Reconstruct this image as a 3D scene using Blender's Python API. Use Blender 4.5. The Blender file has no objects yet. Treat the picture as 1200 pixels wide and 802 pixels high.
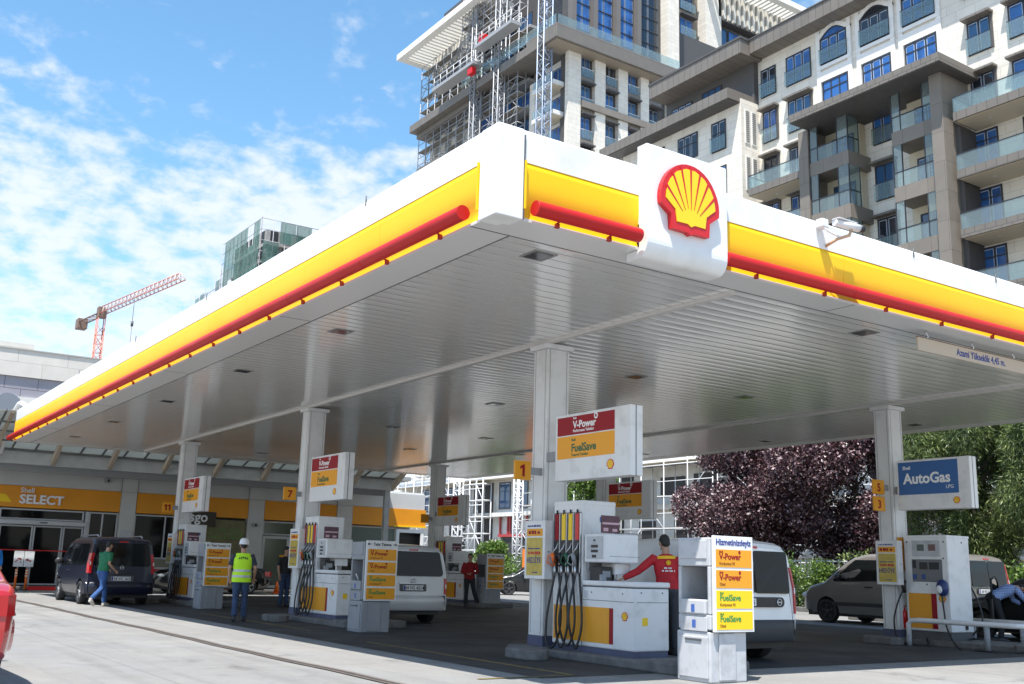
import bpy, bmesh, math, random
import numpy as np
from mathutils import Vector, Matrix, Euler
random.seed(7)
S = bpy.context.scene
C = S.collection
R = math.radians

# ---------------------------------------------------------------- camera
def make_camera():
    yaw, pitch, roll = 0.59705, 0.21534, 0.02745
    fw = Vector((math.sin(yaw)*math.cos(pitch), math.cos(yaw)*math.cos(pitch), math.sin(pitch)))
    r = Vector((math.cos(yaw), -math.sin(yaw), 0)); u = r.cross(fw)
    r2 = r*math.cos(roll) + u*math.sin(roll); u2 = -r*math.sin(roll) + u*math.cos(roll)
    m = Matrix((r2, u2, -fw)).transposed().to_4x4()
    m.translation = (-5.7401, -8.8125, 1.2899)
    cd = bpy.data.cameras.new('camera'); cd.sensor_width = 36; cd.lens = 36.386
    cd.clip_start = 0.1; cd.clip_end = 2000
    o = bpy.data.objects.new('camera', cd); C.objects.link(o); o.matrix_world = m
    S.camera = o
make_camera()

# ---------------------------------------------------------------- light
SUN_TO = Vector((-0.34, -0.25, 1.0)).normalized()
SUN_EL = math.asin(SUN_TO.z); SUN_AZ = math.atan2(SUN_TO.x, SUN_TO.y)
w = bpy.data.worlds.new('World'); S.world = w; w.use_nodes = True
nt = w.node_tree; nt.nodes.clear(); N = nt.nodes.new; K = nt.links.new
out = N('ShaderNodeOutputWorld'); bg = N('ShaderNodeBackground'); K(bg.outputs[0], out.inputs[0])
sky = N('ShaderNodeTexSky'); sky.sky_type = 'NISHITA'; sky.sun_disc = False
sky.sun_elevation = SUN_EL; sky.sun_rotation = SUN_AZ
sky.air_density = 1.0; sky.dust_density = 0.25; sky.ozone_density = 2.2; sky.altitude = 50
hs = N('ShaderNodeHueSaturation'); hs.inputs['Saturation'].default_value = 1.12; hs.inputs['Value'].default_value = 1.6; hs.inputs['Hue'].default_value = 0.488
K(sky.outputs[0], hs.inputs['Color'])
tc = N('ShaderNodeTexCoord'); sp = N('ShaderNodeSeparateXYZ'); K(tc.outputs['Generated'], sp.inputs[0])
def mth(op, a, b=None, clamp=False):
    n = N('ShaderNodeMath'); n.operation = op; n.use_clamp = clamp
    for i, v in enumerate((a, b)):
        if v is None: continue
        if isinstance(v, (int, float)): n.inputs[i].default_value = v
        else: K(v, n.inputs[i])
    return n.outputs[0]
zc = mth('ADD', mth('MAXIMUM', sp.outputs['Z'], 0.0), 0.30)
cx = mth('DIVIDE', sp.outputs['X'], zc); cy = mth('DIVIDE', sp.outputs['Y'], zc)
cb = N('ShaderNodeCombineXYZ'); K(cx, cb.inputs[0]); K(cy, cb.inputs[1])
n1 = N('ShaderNodeTexNoise'); n1.inputs['Scale'].default_value = 16.0; n1.inputs['Detail'].default_value = 12; n1.inputs['Roughness'].default_value = 0.57; n1.inputs['Distortion'].default_value = 0.1
K(cb.outputs[0], n1.inputs['Vector'])
n2 = N('ShaderNodeTexNoise'); n2.inputs['Scale'].default_value = 2.2; n2.inputs['Detail'].default_value = 3
K(cb.outputs[0], n2.inputs['Vector'])
cov = N('ShaderNodeMapRange'); cov.interpolation_type = 'SMOOTHSTEP'
K(sp.outputs['Z'], cov.inputs[0]); cov.inputs[1].default_value = 0.30; cov.inputs[2].default_value = 0.44
cov.inputs[3].default_value = 0.15; cov.inputs[4].default_value = -0.17
dens = mth('ADD', mth('ADD', n1.outputs[0], cov.outputs[0]), mth('MULTIPLY', mth('SUBTRACT', n2.outputs[0], 0.5), 0.5))
cr = N('ShaderNodeMapRange'); cr.interpolation_type = 'SMOOTHSTEP'; K(dens, cr.inputs[0])
cr.inputs[1].default_value = 0.39; cr.inputs[2].default_value = 0.74; cr.inputs[3].default_value = 0; cr.inputs[4].default_value = 0.9
mx = N('ShaderNodeMix'); mx.data_type = 'RGBA'
K(cr.outputs[0], mx.inputs[0]); K(hs.outputs[0], mx.inputs[6]); mx.inputs[7].default_value = (5.7, 6.1, 6.6, 1)
K(mx.outputs[2], bg.inputs['Color']); bg.inputs['Strength'].default_value = 0.095
sd = bpy.data.lights.new('sun', 'SUN'); sd.energy = 4.8; sd.angle = R(0.53); sd.color = (1.0, 0.955, 0.89)
so = bpy.data.objects.new('sun', sd); C.objects.link(so)
so.rotation_euler = (-SUN_TO).to_track_quat('-Z', 'Y').to_euler(); so.location = (-20, -20, 60)
S.view_settings.view_transform = 'Standard'; S.view_settings.look = 'None'
S.view_settings.exposure = 0.82; S.view_settings.gamma = 1.0
try: S.view_settings.use_curve_mapping = False
except Exception: pass

# ---------------------------------------------------------------- materials
MATS = {}
def mat(name, col, rough=0.5, metal=0.0, var=0.0, vscale=3.0, bump=0.0, bscale=40.0, spec=0.5, coat=0.0, emit=None, dirt=None, alpha=1.0, trans=0.0):
    if name in MATS: return MATS[name]
    m = bpy.data.materials.new(name); m.use_nodes = True; t = m.node_tree
    b = t.nodes['Principled BSDF']
    col4 = tuple(col)+(1,)
    b.inputs['Base Color'].default_value = col4; b.inputs['Roughness'].default_value = rough
    b.inputs['Metallic'].default_value = metal; b.inputs['Specular IOR Level'].default_value = spec
    b.inputs['Coat Weight'].default_value = coat; b.inputs['Coat Roughness'].default_value = 0.05
    b.inputs['Alpha'].default_value = alpha; b.inputs['Transmission Weight'].default_value = trans
    if emit: b.inputs['Emission Color'].default_value = tuple(emit[:3])+(1,); b.inputs['Emission Strength'].default_value = emit[3]
    tcn = t.nodes.new('ShaderNodeTexCoord'); geo = t.nodes.new('ShaderNodeNewGeometry')
    if var or dirt:
        n = t.nodes.new('ShaderNodeTexNoise'); n.inputs['Scale'].default_value = vscale; n.inputs['Detail'].default_value = 6; n.inputs['Roughness'].default_value = 0.6
        t.links.new(geo.outputs['Position'], n.inputs['Vector'])
        mr = t.nodes.new('ShaderNodeMapRange'); t.links.new(n.outputs[0], mr.inputs[0]); mr.inputs[1].default_value = 0.3; mr.inputs[2].default_value = 0.72
        mixn = t.nodes.new('ShaderNodeMix'); mixn.data_type = 'RGBA'; t.links.new(mr.outputs[0], mixn.inputs[0])
        lo = dirt if dirt else tuple(c*(1-var) for c in col)
        hi = tuple(min(1, c*(1+var*0.6)) for c in col)
        mixn.inputs[6].default_value = tuple(lo)+(1,); mixn.inputs[7].default_value = hi+(1,)
        if dirt: mixn.inputs[7].default_value = col4; mr.inputs[1].default_value = 0.28; mr.inputs[2].default_value = 0.5
        t.links.new(mixn.outputs[2], b.inputs['Base Color'])
        rr = t.nodes.new('ShaderNodeMapRange'); t.links.new(n.outputs[0], rr.inputs[0]); rr.inputs[3].default_value = min(1, rough*1.25); rr.inputs[4].default_value = rough*0.8
        t.links.new(rr.outputs[0], b.inputs['Roughness'])
    if bump:
        n = t.nodes.new('ShaderNodeTexNoise'); n.inputs['Scale'].default_value = bscale; n.inputs['Detail'].default_value = 4
        t.links.new(geo.outputs['Position'], n.inputs['Vector'])
        bn = t.nodes.new('ShaderNodeBump'); bn.inputs['Strength'].default_value = bump; bn.inputs['Distance'].default_value = 0.02
        t.links.new(n.outputs[0], bn.inputs['Height']); t.links.new(bn.outputs[0], b.inputs['Normal'])
    MATS[name] = m; return m

def stone_mat(name, col, bw, bh, axis, mortar=0.006, var=0.12, rough=0.75, mcol=0.55):
    """cladding slabs with joints; axis 'x' = wall facing X (uses Y,Z), 'y' = wall facing Y (uses X,Z)"""
    m = bpy.data.materials.new(name); m.use_nodes = True; t = m.node_tree; b = t.nodes['Principled BSDF']
    geo = t.nodes.new('ShaderNodeNewGeometry'); s = t.nodes.new('ShaderNodeSeparateXYZ'); t.links.new(geo.outputs['Position'], s.inputs[0])
    c = t.nodes.new('ShaderNodeCombineXYZ'); t.links.new(s.outputs[1 if axis == 'x' else 0], c.inputs[0]); t.links.new(s.outputs[2], c.inputs[1])
    br = t.nodes.new('ShaderNodeTexBrick'); t.links.new(c.outputs[0], br.inputs['Vector'])
    br.inputs['Scale'].default_value = 1; br.inputs['Brick Width'].default_value = bw; br.inputs['Row Height'].default_value = bh
    br.inputs['Mortar Size'].default_value = mortar; br.inputs['Mortar Smooth'].default_value = 0.0; br.inputs['Bias'].default_value = 0.0
    br.inputs['Color1'].default_value = tuple(x*(1-var) for x in col)+(1,); br.inputs['Color2'].default_value = tuple(min(1, x*(1+var)) for x in col)+(1,)
    br.inputs['Mortar'].default_value = tuple(x*mcol for x in col)+(1,)
    n = t.nodes.new('ShaderNodeTexNoise'); n.inputs['Scale'].default_value = 1.3; n.inputs['Detail'].default_value = 8; t.links.new(geo.outputs['Position'], n.inputs['Vector'])
    mr = t.nodes.new('ShaderNodeMapRange'); t.links.new(n.outputs[0], mr.inputs[0]); mr.inputs[3].default_value = 0.82; mr.inputs[4].default_value = 1.12
    mm = t.nodes.new('ShaderNodeVectorMath'); mm.operation = 'SCALE'; t.links.new(br.outputs[0], mm.inputs[0]); t.links.new(mr.outputs[0], mm.inputs['Scale'])
    t.links.new(mm.outputs[0], b.inputs['Base Color']); b.inputs['Roughness'].default_value = rough
    MATS[name] = m; return m

white = mat('white_paint', (0.80, 0.80, 0.79), 0.35, dirt=(0.70, 0.69, 0.66), vscale=1.6)
white_clean = mat('white_enamel', (0.76, 0.76, 0.76), 0.32, dirt=(0.62, 0.62, 0.61), vscale=3.5)
column_white = mat('column_white', (0.72, 0.72, 0.715), 0.42, dirt=(0.60, 0.59, 0.57), vscale=2.5)
grey_plastic = mat('grey_plastic', (0.30, 0.31, 0.33), 0.5, var=0.12)
lt_plastic = mat('pale_grey_plastic', (0.50, 0.51, 0.53), 0.5, dirt=(0.38, 0.38, 0.39), vscale=5)
dk_grey = mat('dark_grey', (0.10, 0.105, 0.11), 0.5, var=0.15)
black = mat('black_plastic', (0.018, 0.018, 0.02), 0.45)
rubber = mat('black_rubber', (0.022, 0.022, 0.024), 0.75, var=0.3, vscale=12)
hose_m = mat('hose_rubber', (0.015, 0.015, 0.018), 0.38)
yellow = mat('sign_yellow', (0.92, 0.60, 0.01), 0.38, spec=0.4)
fascia_yellow = mat('fascia_yellow', (0.95, 0.56, 0.004), 0.42, var=0.04, vscale=0.8, spec=0.35)
amber = mat('panel_amber', (0.80, 0.34, 0.01), 0.4, var=0.06)
shop_amber = mat('shop_amber', (0.78, 0.30, 0.008), 0.45, var=0.08, vscale=1.0)
red = mat('sign_red', (0.62, 0.012, 0.012), 0.3)
tube_red = mat('tube_red', (0.50, 0.012, 0.012), 0.45, var=0.08, vscale=1.2, spec=0.3)
emb_red = mat('emblem_red', (0.60, 0.012, 0.016), 0.35)
emb_yel = mat('emblem_yellow', (0.90, 0.62, 0.01), 0.4)
crimson = mat('crimson', (0.30, 0.004, 0.012), 0.45, spec=0.3)
blue_sign = mat('blue_sign', (0.008, 0.10, 0.32), 0.35)
green_ink = mat('green_ink', (0.01, 0.12, 0.045), 0.4)
blue_ink = mat('blue_ink', (0.01, 0.03, 0.22), 0.4)
red_ink = mat('red_ink', (0.5, 0.01, 0.01), 0.4)
white_ink = mat('white_ink', (0.85, 0.85, 0.85), 0.4)
dark_ink = mat('dark_ink', (0.03, 0.03, 0.03), 0.4)
gold_poster = mat('gold_poster', (0.55, 0.40, 0.06), 0.3, var=0.25, vscale=9)
plinth_blue = mat('plinth_blue', (0.085, 0.095, 0.16), 0.6, var=0.2)
kerb_m = mat('kerb_concrete', (0.16, 0.155, 0.15), 0.85, var=0.35, vscale=6, bump=0.4, bscale=60)
steel = mat('steel', (0.55, 0.56, 0.58), 0.35, metal=0.9)
alu = mat('aluminium_frame', (0.46, 0.47, 0.49), 0.4, metal=0.5)
dark_glass = mat('dark_glass', (0.006, 0.006, 0.007), 0.05, spec=0.14)
car_glass = mat('car_glass', (0.008, 0.01, 0.011), 0.05, spec=0.28)
beam_grey = mat('beam_grey', (0.36, 0.37, 0.37), 0.55, var=0.12)
tan = mat('tan_bracket', (0.42, 0.35, 0.27), 0.55)
taillight = mat('tail_lens', (0.45, 0.008, 0.01), 0.12, coat=0.6)
clear_lens = mat('clear_lens', (0.75, 0.75, 0.76), 0.1, coat=0.6)
skin_m = mat('skin', (0.42, 0.24, 0.16), 0.55)
hair_m = mat('dark_hair', (0.012, 0.01, 0.009), 0.6)
orange_m = mat('orange_plastic', (0.85, 0.16, 0.012), 0.45)

# ---------------------------------------------------------------- mesh helpers
class MB:
    def __init__(s): s.v = []; s.f = []; s.sm = []
    def add(s, vs, fs, smooth=False):
        b = len(s.v); s.v += [tuple(p) for p in vs]
        for f in fs: s.f.append(tuple(b+i for i in f)); s.sm.append(smooth)
        return s
    def box(s, x0, x1, y0, y1, z0, z1):
        if x0 > x1: x0, x1 = x1, x0
        if y0 > y1: y0, y1 = y1, y0
        if z0 > z1: z0, z1 = z1, z0
        v = [(x, y, z) for z in (z0, z1) for y in (y0, y1) for x in (x0, x1)]
        return s.add(v, [(0,2,3,1),(4,5,7,6),(0,1,5,4),(2,6,7,3),(0,4,6,2),(1,3,7,5)])
    def tube(s, pts, r, n=8, cap=True, smooth=True):
        pts = [Vector(p) for p in pts]; m = len(pts); rr = r if isinstance(r, (list, tuple)) else [r]*m
        vs = []; prev = None
        for i, p in enumerate(pts):
            d = (pts[min(i+1, m-1)] - pts[max(i-1, 0)])
            if d.length < 1e-9: d = Vector((0,0,1))
            d.normalize()
            if prev is None:
                a = Vector((0,0,1)) if abs(d.z) < 0.9 else Vector((1,0,0)); x = d.cross(a).normalized()
            else:
                x = prev - d*prev.dot(d); x = x.normalized() if x.length > 1e-6 else d.orthogonal().normalized()
            prev = x; y = d.cross(x)
            for k in range(n):
                t = 2*math.pi*k/n; vs.append(p + x*math.cos(t)*rr[i] + y*math.sin(t)*rr[i])
        fs = [(i*n+k, i*n+(k+1)%n, (i+1)*n+(k+1)%n, (i+1)*n+k) for i in range(m-1) for k in range(n)]
        s.add(vs, fs, smooth)
        if cap:
            b = len(s.v)-len(vs); s.f.append(tuple(b+k for k in reversed(range(n)))); s.sm.append(False)
            s.f.append(tuple(b+(m-1)*n+k for k in range(n))); s.sm.append(False)
        return s
    def bar(s, a, b, wd, n=4): return s.tube([a, b], wd*0.5*(1.414 if n == 4 else 1), n, smooth=(n > 4))
    def prism(s, poly, axis, a, b):
        """poly of 2D points; axis 'x': pts=(y,z); 'y': pts=(x,z); 'z': pts=(x,y)"""
        n = len(poly)
        def P(p, t): return {'x': (t, p[0], p[1]), 'y': (p[0], t, p[1]), 'z': (p[0], p[1], t)}[axis]
        vs = [P(p, a) for p in poly] + [P(p, b) for p in poly]
        fs = [tuple(range(n)), tuple(reversed(range(n, 2*n)))] + [(i, (i+1)%n, n+(i+1)%n, n+i) for i in range(n)]
        return s.add(vs, fs)
    def sheet(s, x0, x1, y0, y1, z): return s.add([(x0,y0,z),(x1,y0,z),(x1,y1,z),(x0,y1,z)], [(0,1,2,3)])
    def ellipsoid(s, c, r, nu=14, nv=10, rot=None):
        vs = []; M_ = rot or Matrix.Identity(3); c = Vector(c)
        for i in range(nv+1):
            ph = math.pi*i/nv
            for j in range(nu):
                th = 2*math.pi*j/nu
                vs.append(c + M_ @ Vector((r[0]*math.sin(ph)*math.cos(th), r[1]*math.sin(ph)*math.sin(th), r[2]*math.cos(ph))))
        fs = [(i*nu+j, (i+1)*nu+j, (i+1)*nu+(j+1)%nu, i*nu+(j+1)%nu) for i in range(nv) for j in range(nu)]
        return s.add(vs, fs, True)
    def mesh(s, name):
        me = bpy.data.meshes.new(name); me.from_pydata(s.v, [], s.f); me.validate()
        if len(me.polygons) == len(s.sm): me.polygons.foreach_set('use_smooth', s.sm)
        bm = bmesh.new(); bm.from_mesh(me); bmesh.ops.recalc_face_normals(bm, faces=bm.faces); bm.to_mesh(me); bm.free()
        return me
def link(name, me, m, parent=None, bevel=0.0, shift=None):
    o = bpy.data.objects.new(name, me); C.objects.link(o)
    if m is not None:
        me.materials.clear(); me.materials.append(m)
    if shift is not None: me.transform(Matrix.Translation(-Vector(shift)))
    if parent is not None: o.parent = parent
    if bevel:
        b = o.modifiers.new('bevel', 'BEVEL'); b.width = bevel; b.segments = 2; b.limit_method = 'ANGLE'; b.angle_limit = R(40); b.harden_normals = False
    return o
ORG = {}
def root_of(p):
    while p.parent is not None: p = p.parent
    return p
def part(name, mb, m, parent, bevel=0.0, label=None, world=False):
    me = mb.mesh(name) if isinstance(mb, MB) else mb
    o = link(name, me, m, parent, bevel, ORG[root_of(parent).name] if world else None)
    if label: o['label'] = label
    return o
def wpart(name, mb, m, parent, bevel=0.0, label=None): return part(name, mb, m, parent, bevel, label, True)
def thing(name, label, cat, loc=(0,0,0), rotz=0, group=None):
    o = bpy.data.objects.new(name, None); C.objects.link(o); o.empty_display_size = 0.2
    o.location = loc; o.rotation_euler = (0, 0, rotz); o['label'] = label; o['category'] = cat
    if group: o['group'] = group
    ORG[o.name] = Vector(loc); return o
def solo(name, mb, m, label, cat, group=None, bevel=0.0, loc=(0,0,0)):
    me = mb.mesh(name) if isinstance(mb, MB) else mb
    o = link(name, me, m, None, bevel, loc); o.location = loc
    o['label'] = label; o['category'] = cat
    if group: o['group'] = group
    return o
def struct(name, mb, m, bevel=0.0):
    me = mb.mesh(name) if isinstance(mb, MB) else mb
    o = link(name, me, m, None, bevel); o['kind'] = 'structure'; return o
def dup(root, loc, rotz=None, label=None, group=None, skip=()):
    def cp(o, par):
        c = o.copy(); C.objects.link(c)
        if par is not None: c.parent = par
        for ch in o.children:
            if ch.name.split('.')[0] in skip: continue
            cp(ch, c)
        return c
    r = cp(root, None); r.location = loc
    if rotz is not None: r.rotation_euler = (0, 0, rotz)
    if label: r['label'] = label
    if group: r['group'] = group
    ORG[r.name] = Vector(loc); return r

FACE = {'-X': Matrix(((0,0,-1),(-1,0,0),(0,1,0))), '-Y': Matrix(((1,0,0),(0,0,-1),(0,1,0))), '+Y': Matrix(((-1,0,0),(0,0,1),(0,1,0))), '+X': Matrix(((0,0,1),(1,0,0),(0,1,0))), '-Z': Matrix(((1,0,0),(0,1,0),(0,0,1)))}
def text_mb(mb, txt, size, origin, facing='-X', bold=0.012, align='LEFT', depth=0.003, sx=1.0, shear=0.0):
    cu = bpy.data.curves.new('t', 'FONT'); cu.body = txt; cu.size = size; cu.offset = bold*size; cu.extrude = depth; cu.align_x = align; cu.shear = shear; cu.resolution_u = 3
    ob = bpy.data.objects.new('t', cu); C.objects.link(ob)
    dg = bpy.context.evaluated_depsgraph_get(); me = bpy.data.meshes.new_from_object(ob.evaluated_get(dg))
    M3 = FACE[facing]; o = Vector(origin)
    vs = [o + M3 @ Vector((v.co.x*sx, v.co.y, v.co.z)) for v in me.vertices]
    mb.add(vs, [tuple(p.vertices) for p in me.polygons])
    bpy.data.objects.remove(ob); bpy.data.curves.remove(cu); bpy.data.meshes.remove(me)
    return mb
def on_face(mb, pts2, origin, facing, depth, base=0.0):
    """extruded 2D polygon placed on a face (2D x to the reader's right, y up)"""
    M3 = FACE[facing]; o = Vector(origin); n = len(pts2)
    vs = [o + M3 @ Vector((p[0], p[1], base)) for p in pts2] + [o + M3 @ Vector((p[0], p[1], base+depth)) for p in pts2]
    return mb.add(vs, [tuple(range(n)), tuple(reversed(range(n, 2*n)))] + [(i, (i+1)%n, n+(i+1)%n, n+i) for i in range(n)])
# scallop emblem: unit width 1, drawn in 2D
def _mir(h): return h + [(-x, y) for x, y in h[::-1] if abs(x) > 1e-6]
SC_OUT = _mir([(0, .455), (.08, .45), (.16, .43), (.24, .395), (.31, .345), (.38, .275), (.43, .20), (.475, .11), (.50, .02), (.507, -.06), (.50, -.145), (.335, -.26), (.32, -.45), (.06, -.455), (0, -.485)])
SC_IN = _mir([(0, .388), (.075, .388), (.15, .36), (.165, .352), (.24, .315), (.29, .262), (.305, .245), (.355, .185), (.395, .105), (.40, .085), (.42, .01), (.428, -.07), (.27, -.19), (.245, -.348), (.06, -.345), (0, -.378)])
def emblem(parent, origin, facing, wdt, thick=0.02, name='emblem', world=False):
    sc = lambda pl: [(x*wdt, y*wdt) for x, y in pl]
    a = MB(); on_face(a, sc(SC_OUT), origin, facing, thick)
    e = part(name, a, emb_red, parent, world=world)
    b = MB(); on_face(b, sc(SC_IN), origin, facing, thick*0.12, thick*1.001)
    part('yellow_shell', b, emb_yel, e, world=world)
    c = MB()
    for (xo, yo, xi, yi) in ((0, .43, 0, -.15), (.17, .40, .05, -.14), (-.17, .40, -.05, -.14), (.315, .285, .10, -.17), (-.315, .285, -.10, -.17), (.415, .095, .148, -.195), (-.415, .095, -.148, -.195)):
        d = Vector((xo-xi, yo-yi)).normalized(); n_ = Vector((-d.y, d.x))
        on_face(c, sc([(xi-n_.x*.003, yi-n_.y*.003), (xo-n_.x*.017, yo-n_.y*.017), (xo+n_.x*.017, yo+n_.y*.017), (xi+n_.x*.003, yi+n_.y*.003)]), origin, facing, thick*0.04, thick*1.13)
    part('rib_lines', c, emb_red, e, world=world)
    return e
# ================================================================ ground
def ground_mat():
    m = bpy.data.materials.new('concrete_ground'); m.use_nodes = True; t = m.node_tree; b = t.nodes['Principled BSDF']; L = t.links.new; Nn = t.nodes.new
    geo = Nn('ShaderNodeNewGeometry')
    def noise(s, d, r=0.6, dist=0):
        n = Nn('ShaderNodeTexNoise'); n.inputs['Scale'].default_value = s; n.inputs['Detail'].default_value = d; n.inputs['Roughness'].default_value = r; n.inputs['Distortion'].default_value = dist
        L(geo.outputs['Position'], n.inputs['Vector']); return n.outputs[0]
    def rng(v, a, b_, c, d):
        n = Nn('ShaderNodeMapRange'); L(v, n.inputs[0]); n.inputs[1].default_value = a; n.inputs[2].default_value = b_; n.inputs[3].default_value = c; n.inputs[4].default_value = d; return n.outputs[0]
    def mul(a, b_):
        n = Nn('ShaderNodeMath'); n.operation = 'MULTIPLY'; L(a, n.inputs[0]); L(b_, n.inputs[1]); return n.outputs[0]
    big = rng(noise(0.22, 5), 0.35, 0.65, 0.86, 1.08); mid = rng(noise(1.6, 8, 0.7), 0.3, 0.7, 0.88, 1.08); fine = mul(rng(noise(75, 3), 0.3, 0.7, 0.80, 1.16), rng(noise(14, 4, 0.7), 0.3, 0.7, 0.93, 1.05))
    stain = rng(noise(0.75, 7, 0.7, 1.2), 0.57, 0.72, 1.0, 0.62)
    mpn = Nn('ShaderNodeMapping'); mpn.inputs['Scale'].default_value = (2.6, 0.10, 1); L(geo.outputs['Position'], mpn.inputs[0])
    tn = Nn('ShaderNodeTexNoise'); tn.inputs['Scale'].default_value = 1.0; tn.inputs['Detail'].default_value = 5; L(mpn.outputs[0], tn.inputs['Vector'])
    tyre = rng(tn.outputs[0], 0.52, 0.68, 1.0, 0.84)
    # expansion joints every 4.8 m, slightly irregular
    s = Nn('ShaderNodeSeparateXYZ'); L(geo.outputs['Position'], s.inputs[0])
    def joint(o, per, off):
        a = Nn('ShaderNodeMath'); a.operation = 'ADD'; L(o, a.inputs[0]); a.inputs[1].default_value = off
        c = Nn('ShaderNodeMath'); c.operation = 'PINGPONG'; L(a.outputs[0], c.inputs[0]); c.inputs[1].default_value = per/2
        return rng(c.outputs[0], 0.0, 0.018, 0.62, 1.0)
    j = mul(joint(s.outputs[0], 5.2, 2.1), joint(s.outputs[1], 4.8, 0.7))
    f = mul(mul(mul(mul(big, mid), mul(fine, stain)), j), tyre)
    c = Nn('ShaderNodeMix'); c.data_type = 'RGBA'; L(rng(noise(0.5, 3), 0.3, 0.7, 0, 1), c.inputs[0])
    c.inputs[6].default_value = (0.262, 0.254, 0.238, 1); c.inputs[7].default_value = (0.245, 0.245, 0.242, 1)
    vm = Nn('ShaderNodeVectorMath'); vm.operation = 'SCALE'; L(c.outputs[2], vm.inputs[0]); L(f, vm.inputs['Scale']); L(vm.outputs[0], b.inputs['Base Color'])
    b.inputs['Roughness'].default_value = 0.8
    bn = Nn('ShaderNodeBump'); bn.inputs['Strength'].default_value = 0.35; bn.inputs['Distance'].default_value = 0.01; L(noise(70, 5), bn.inputs['Height']); L(bn.outputs[0], b.inputs['Normal'])
    return m
gm = ground_mat()
struct('ground', MB().sheet(-600, 600, -300, 900, 0.0), gm)
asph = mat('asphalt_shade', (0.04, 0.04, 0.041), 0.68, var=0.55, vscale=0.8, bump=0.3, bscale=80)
struct('forecourt_shade_sheet', MB().sheet(2.0, 17.9, 1.75, 29.5, 0.004), asph)  # asphalt colour darkened and edged on the canopy shadow to deepen that shade
# worn yellow paint lines near the first island
yp = mat('worn_yellow_paint', (0.20, 0.15, 0.05), 0.8, dirt=(0.05, 0.048, 0.045), vscale=5)
g = MB()
def strip(mb, a, b, wd, z): 
    a = Vector(a); b = Vector(b); d = (b-a).normalized(); n = Vector((-d.y, d.x))*wd/2
    mb.add([(a.x-n.x, a.y-n.y, z), (b.x-n.x, b.y-n.y, z), (b.x+n.x, b.y+n.y, z), (a.x+n.x, a.y+n.y, z)], [(0,1,2,3)])
strip(g, (2.62, 7.6), (2.60, 1.9), 0.10, 0.008); strip(g, (2.60, 1.9), (1.2, 1.92), 0.08, 0.008); strip(g, (2.9, 17.2), (2.9, 10.6), 0.10, 0.008)
struct('lane_marking', g, yp)
# drain channel along the canopy edge
drain_m = mat('drain_rust', (0.055, 0.045, 0.04), 0.85, var=0.5, vscale=9)
edge_m = mat('drain_edge', (0.17, 0.14, 0.12), 0.9, var=0.35, vscale=4)
dr = thing('drain_channel', 'long dark drain channel with rusty edges crossing the sunlit concrete', 'drain', (0.0, 10, 0))
pts = [(0.02 + 0.02*math.sin(y*0.7) + 0.015*math.sin(y*2.3) - 0.004*(y-8)*0.5, y) for y in np.arange(-3.0, 27.01, 0.5)]
a = MB(); e1 = MB(); e2 = MB()
def ribbon(mb, pts, o0, o1, z):
    vs = []; 
    for x, y in pts: vs += [(x+o0, y, z), (x+o1, y, z)]
    mb.add(vs, [(2*i, 2*i+1, 2*i+3, 2*i+2) for i in range(len(pts)-1)])
ribbon(a, pts, -0.06, 0.06, 0.009); ribbon(e1, pts, -0.09, -0.055, 0.013); ribbon(e2, pts, 0.055, 0.09, 0.013)
wpart('grating', a, drain_m, dr); wpart('edge_strip', e1, edge_m, dr); wpart('edge_strip', e2, edge_m, dr)

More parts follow.
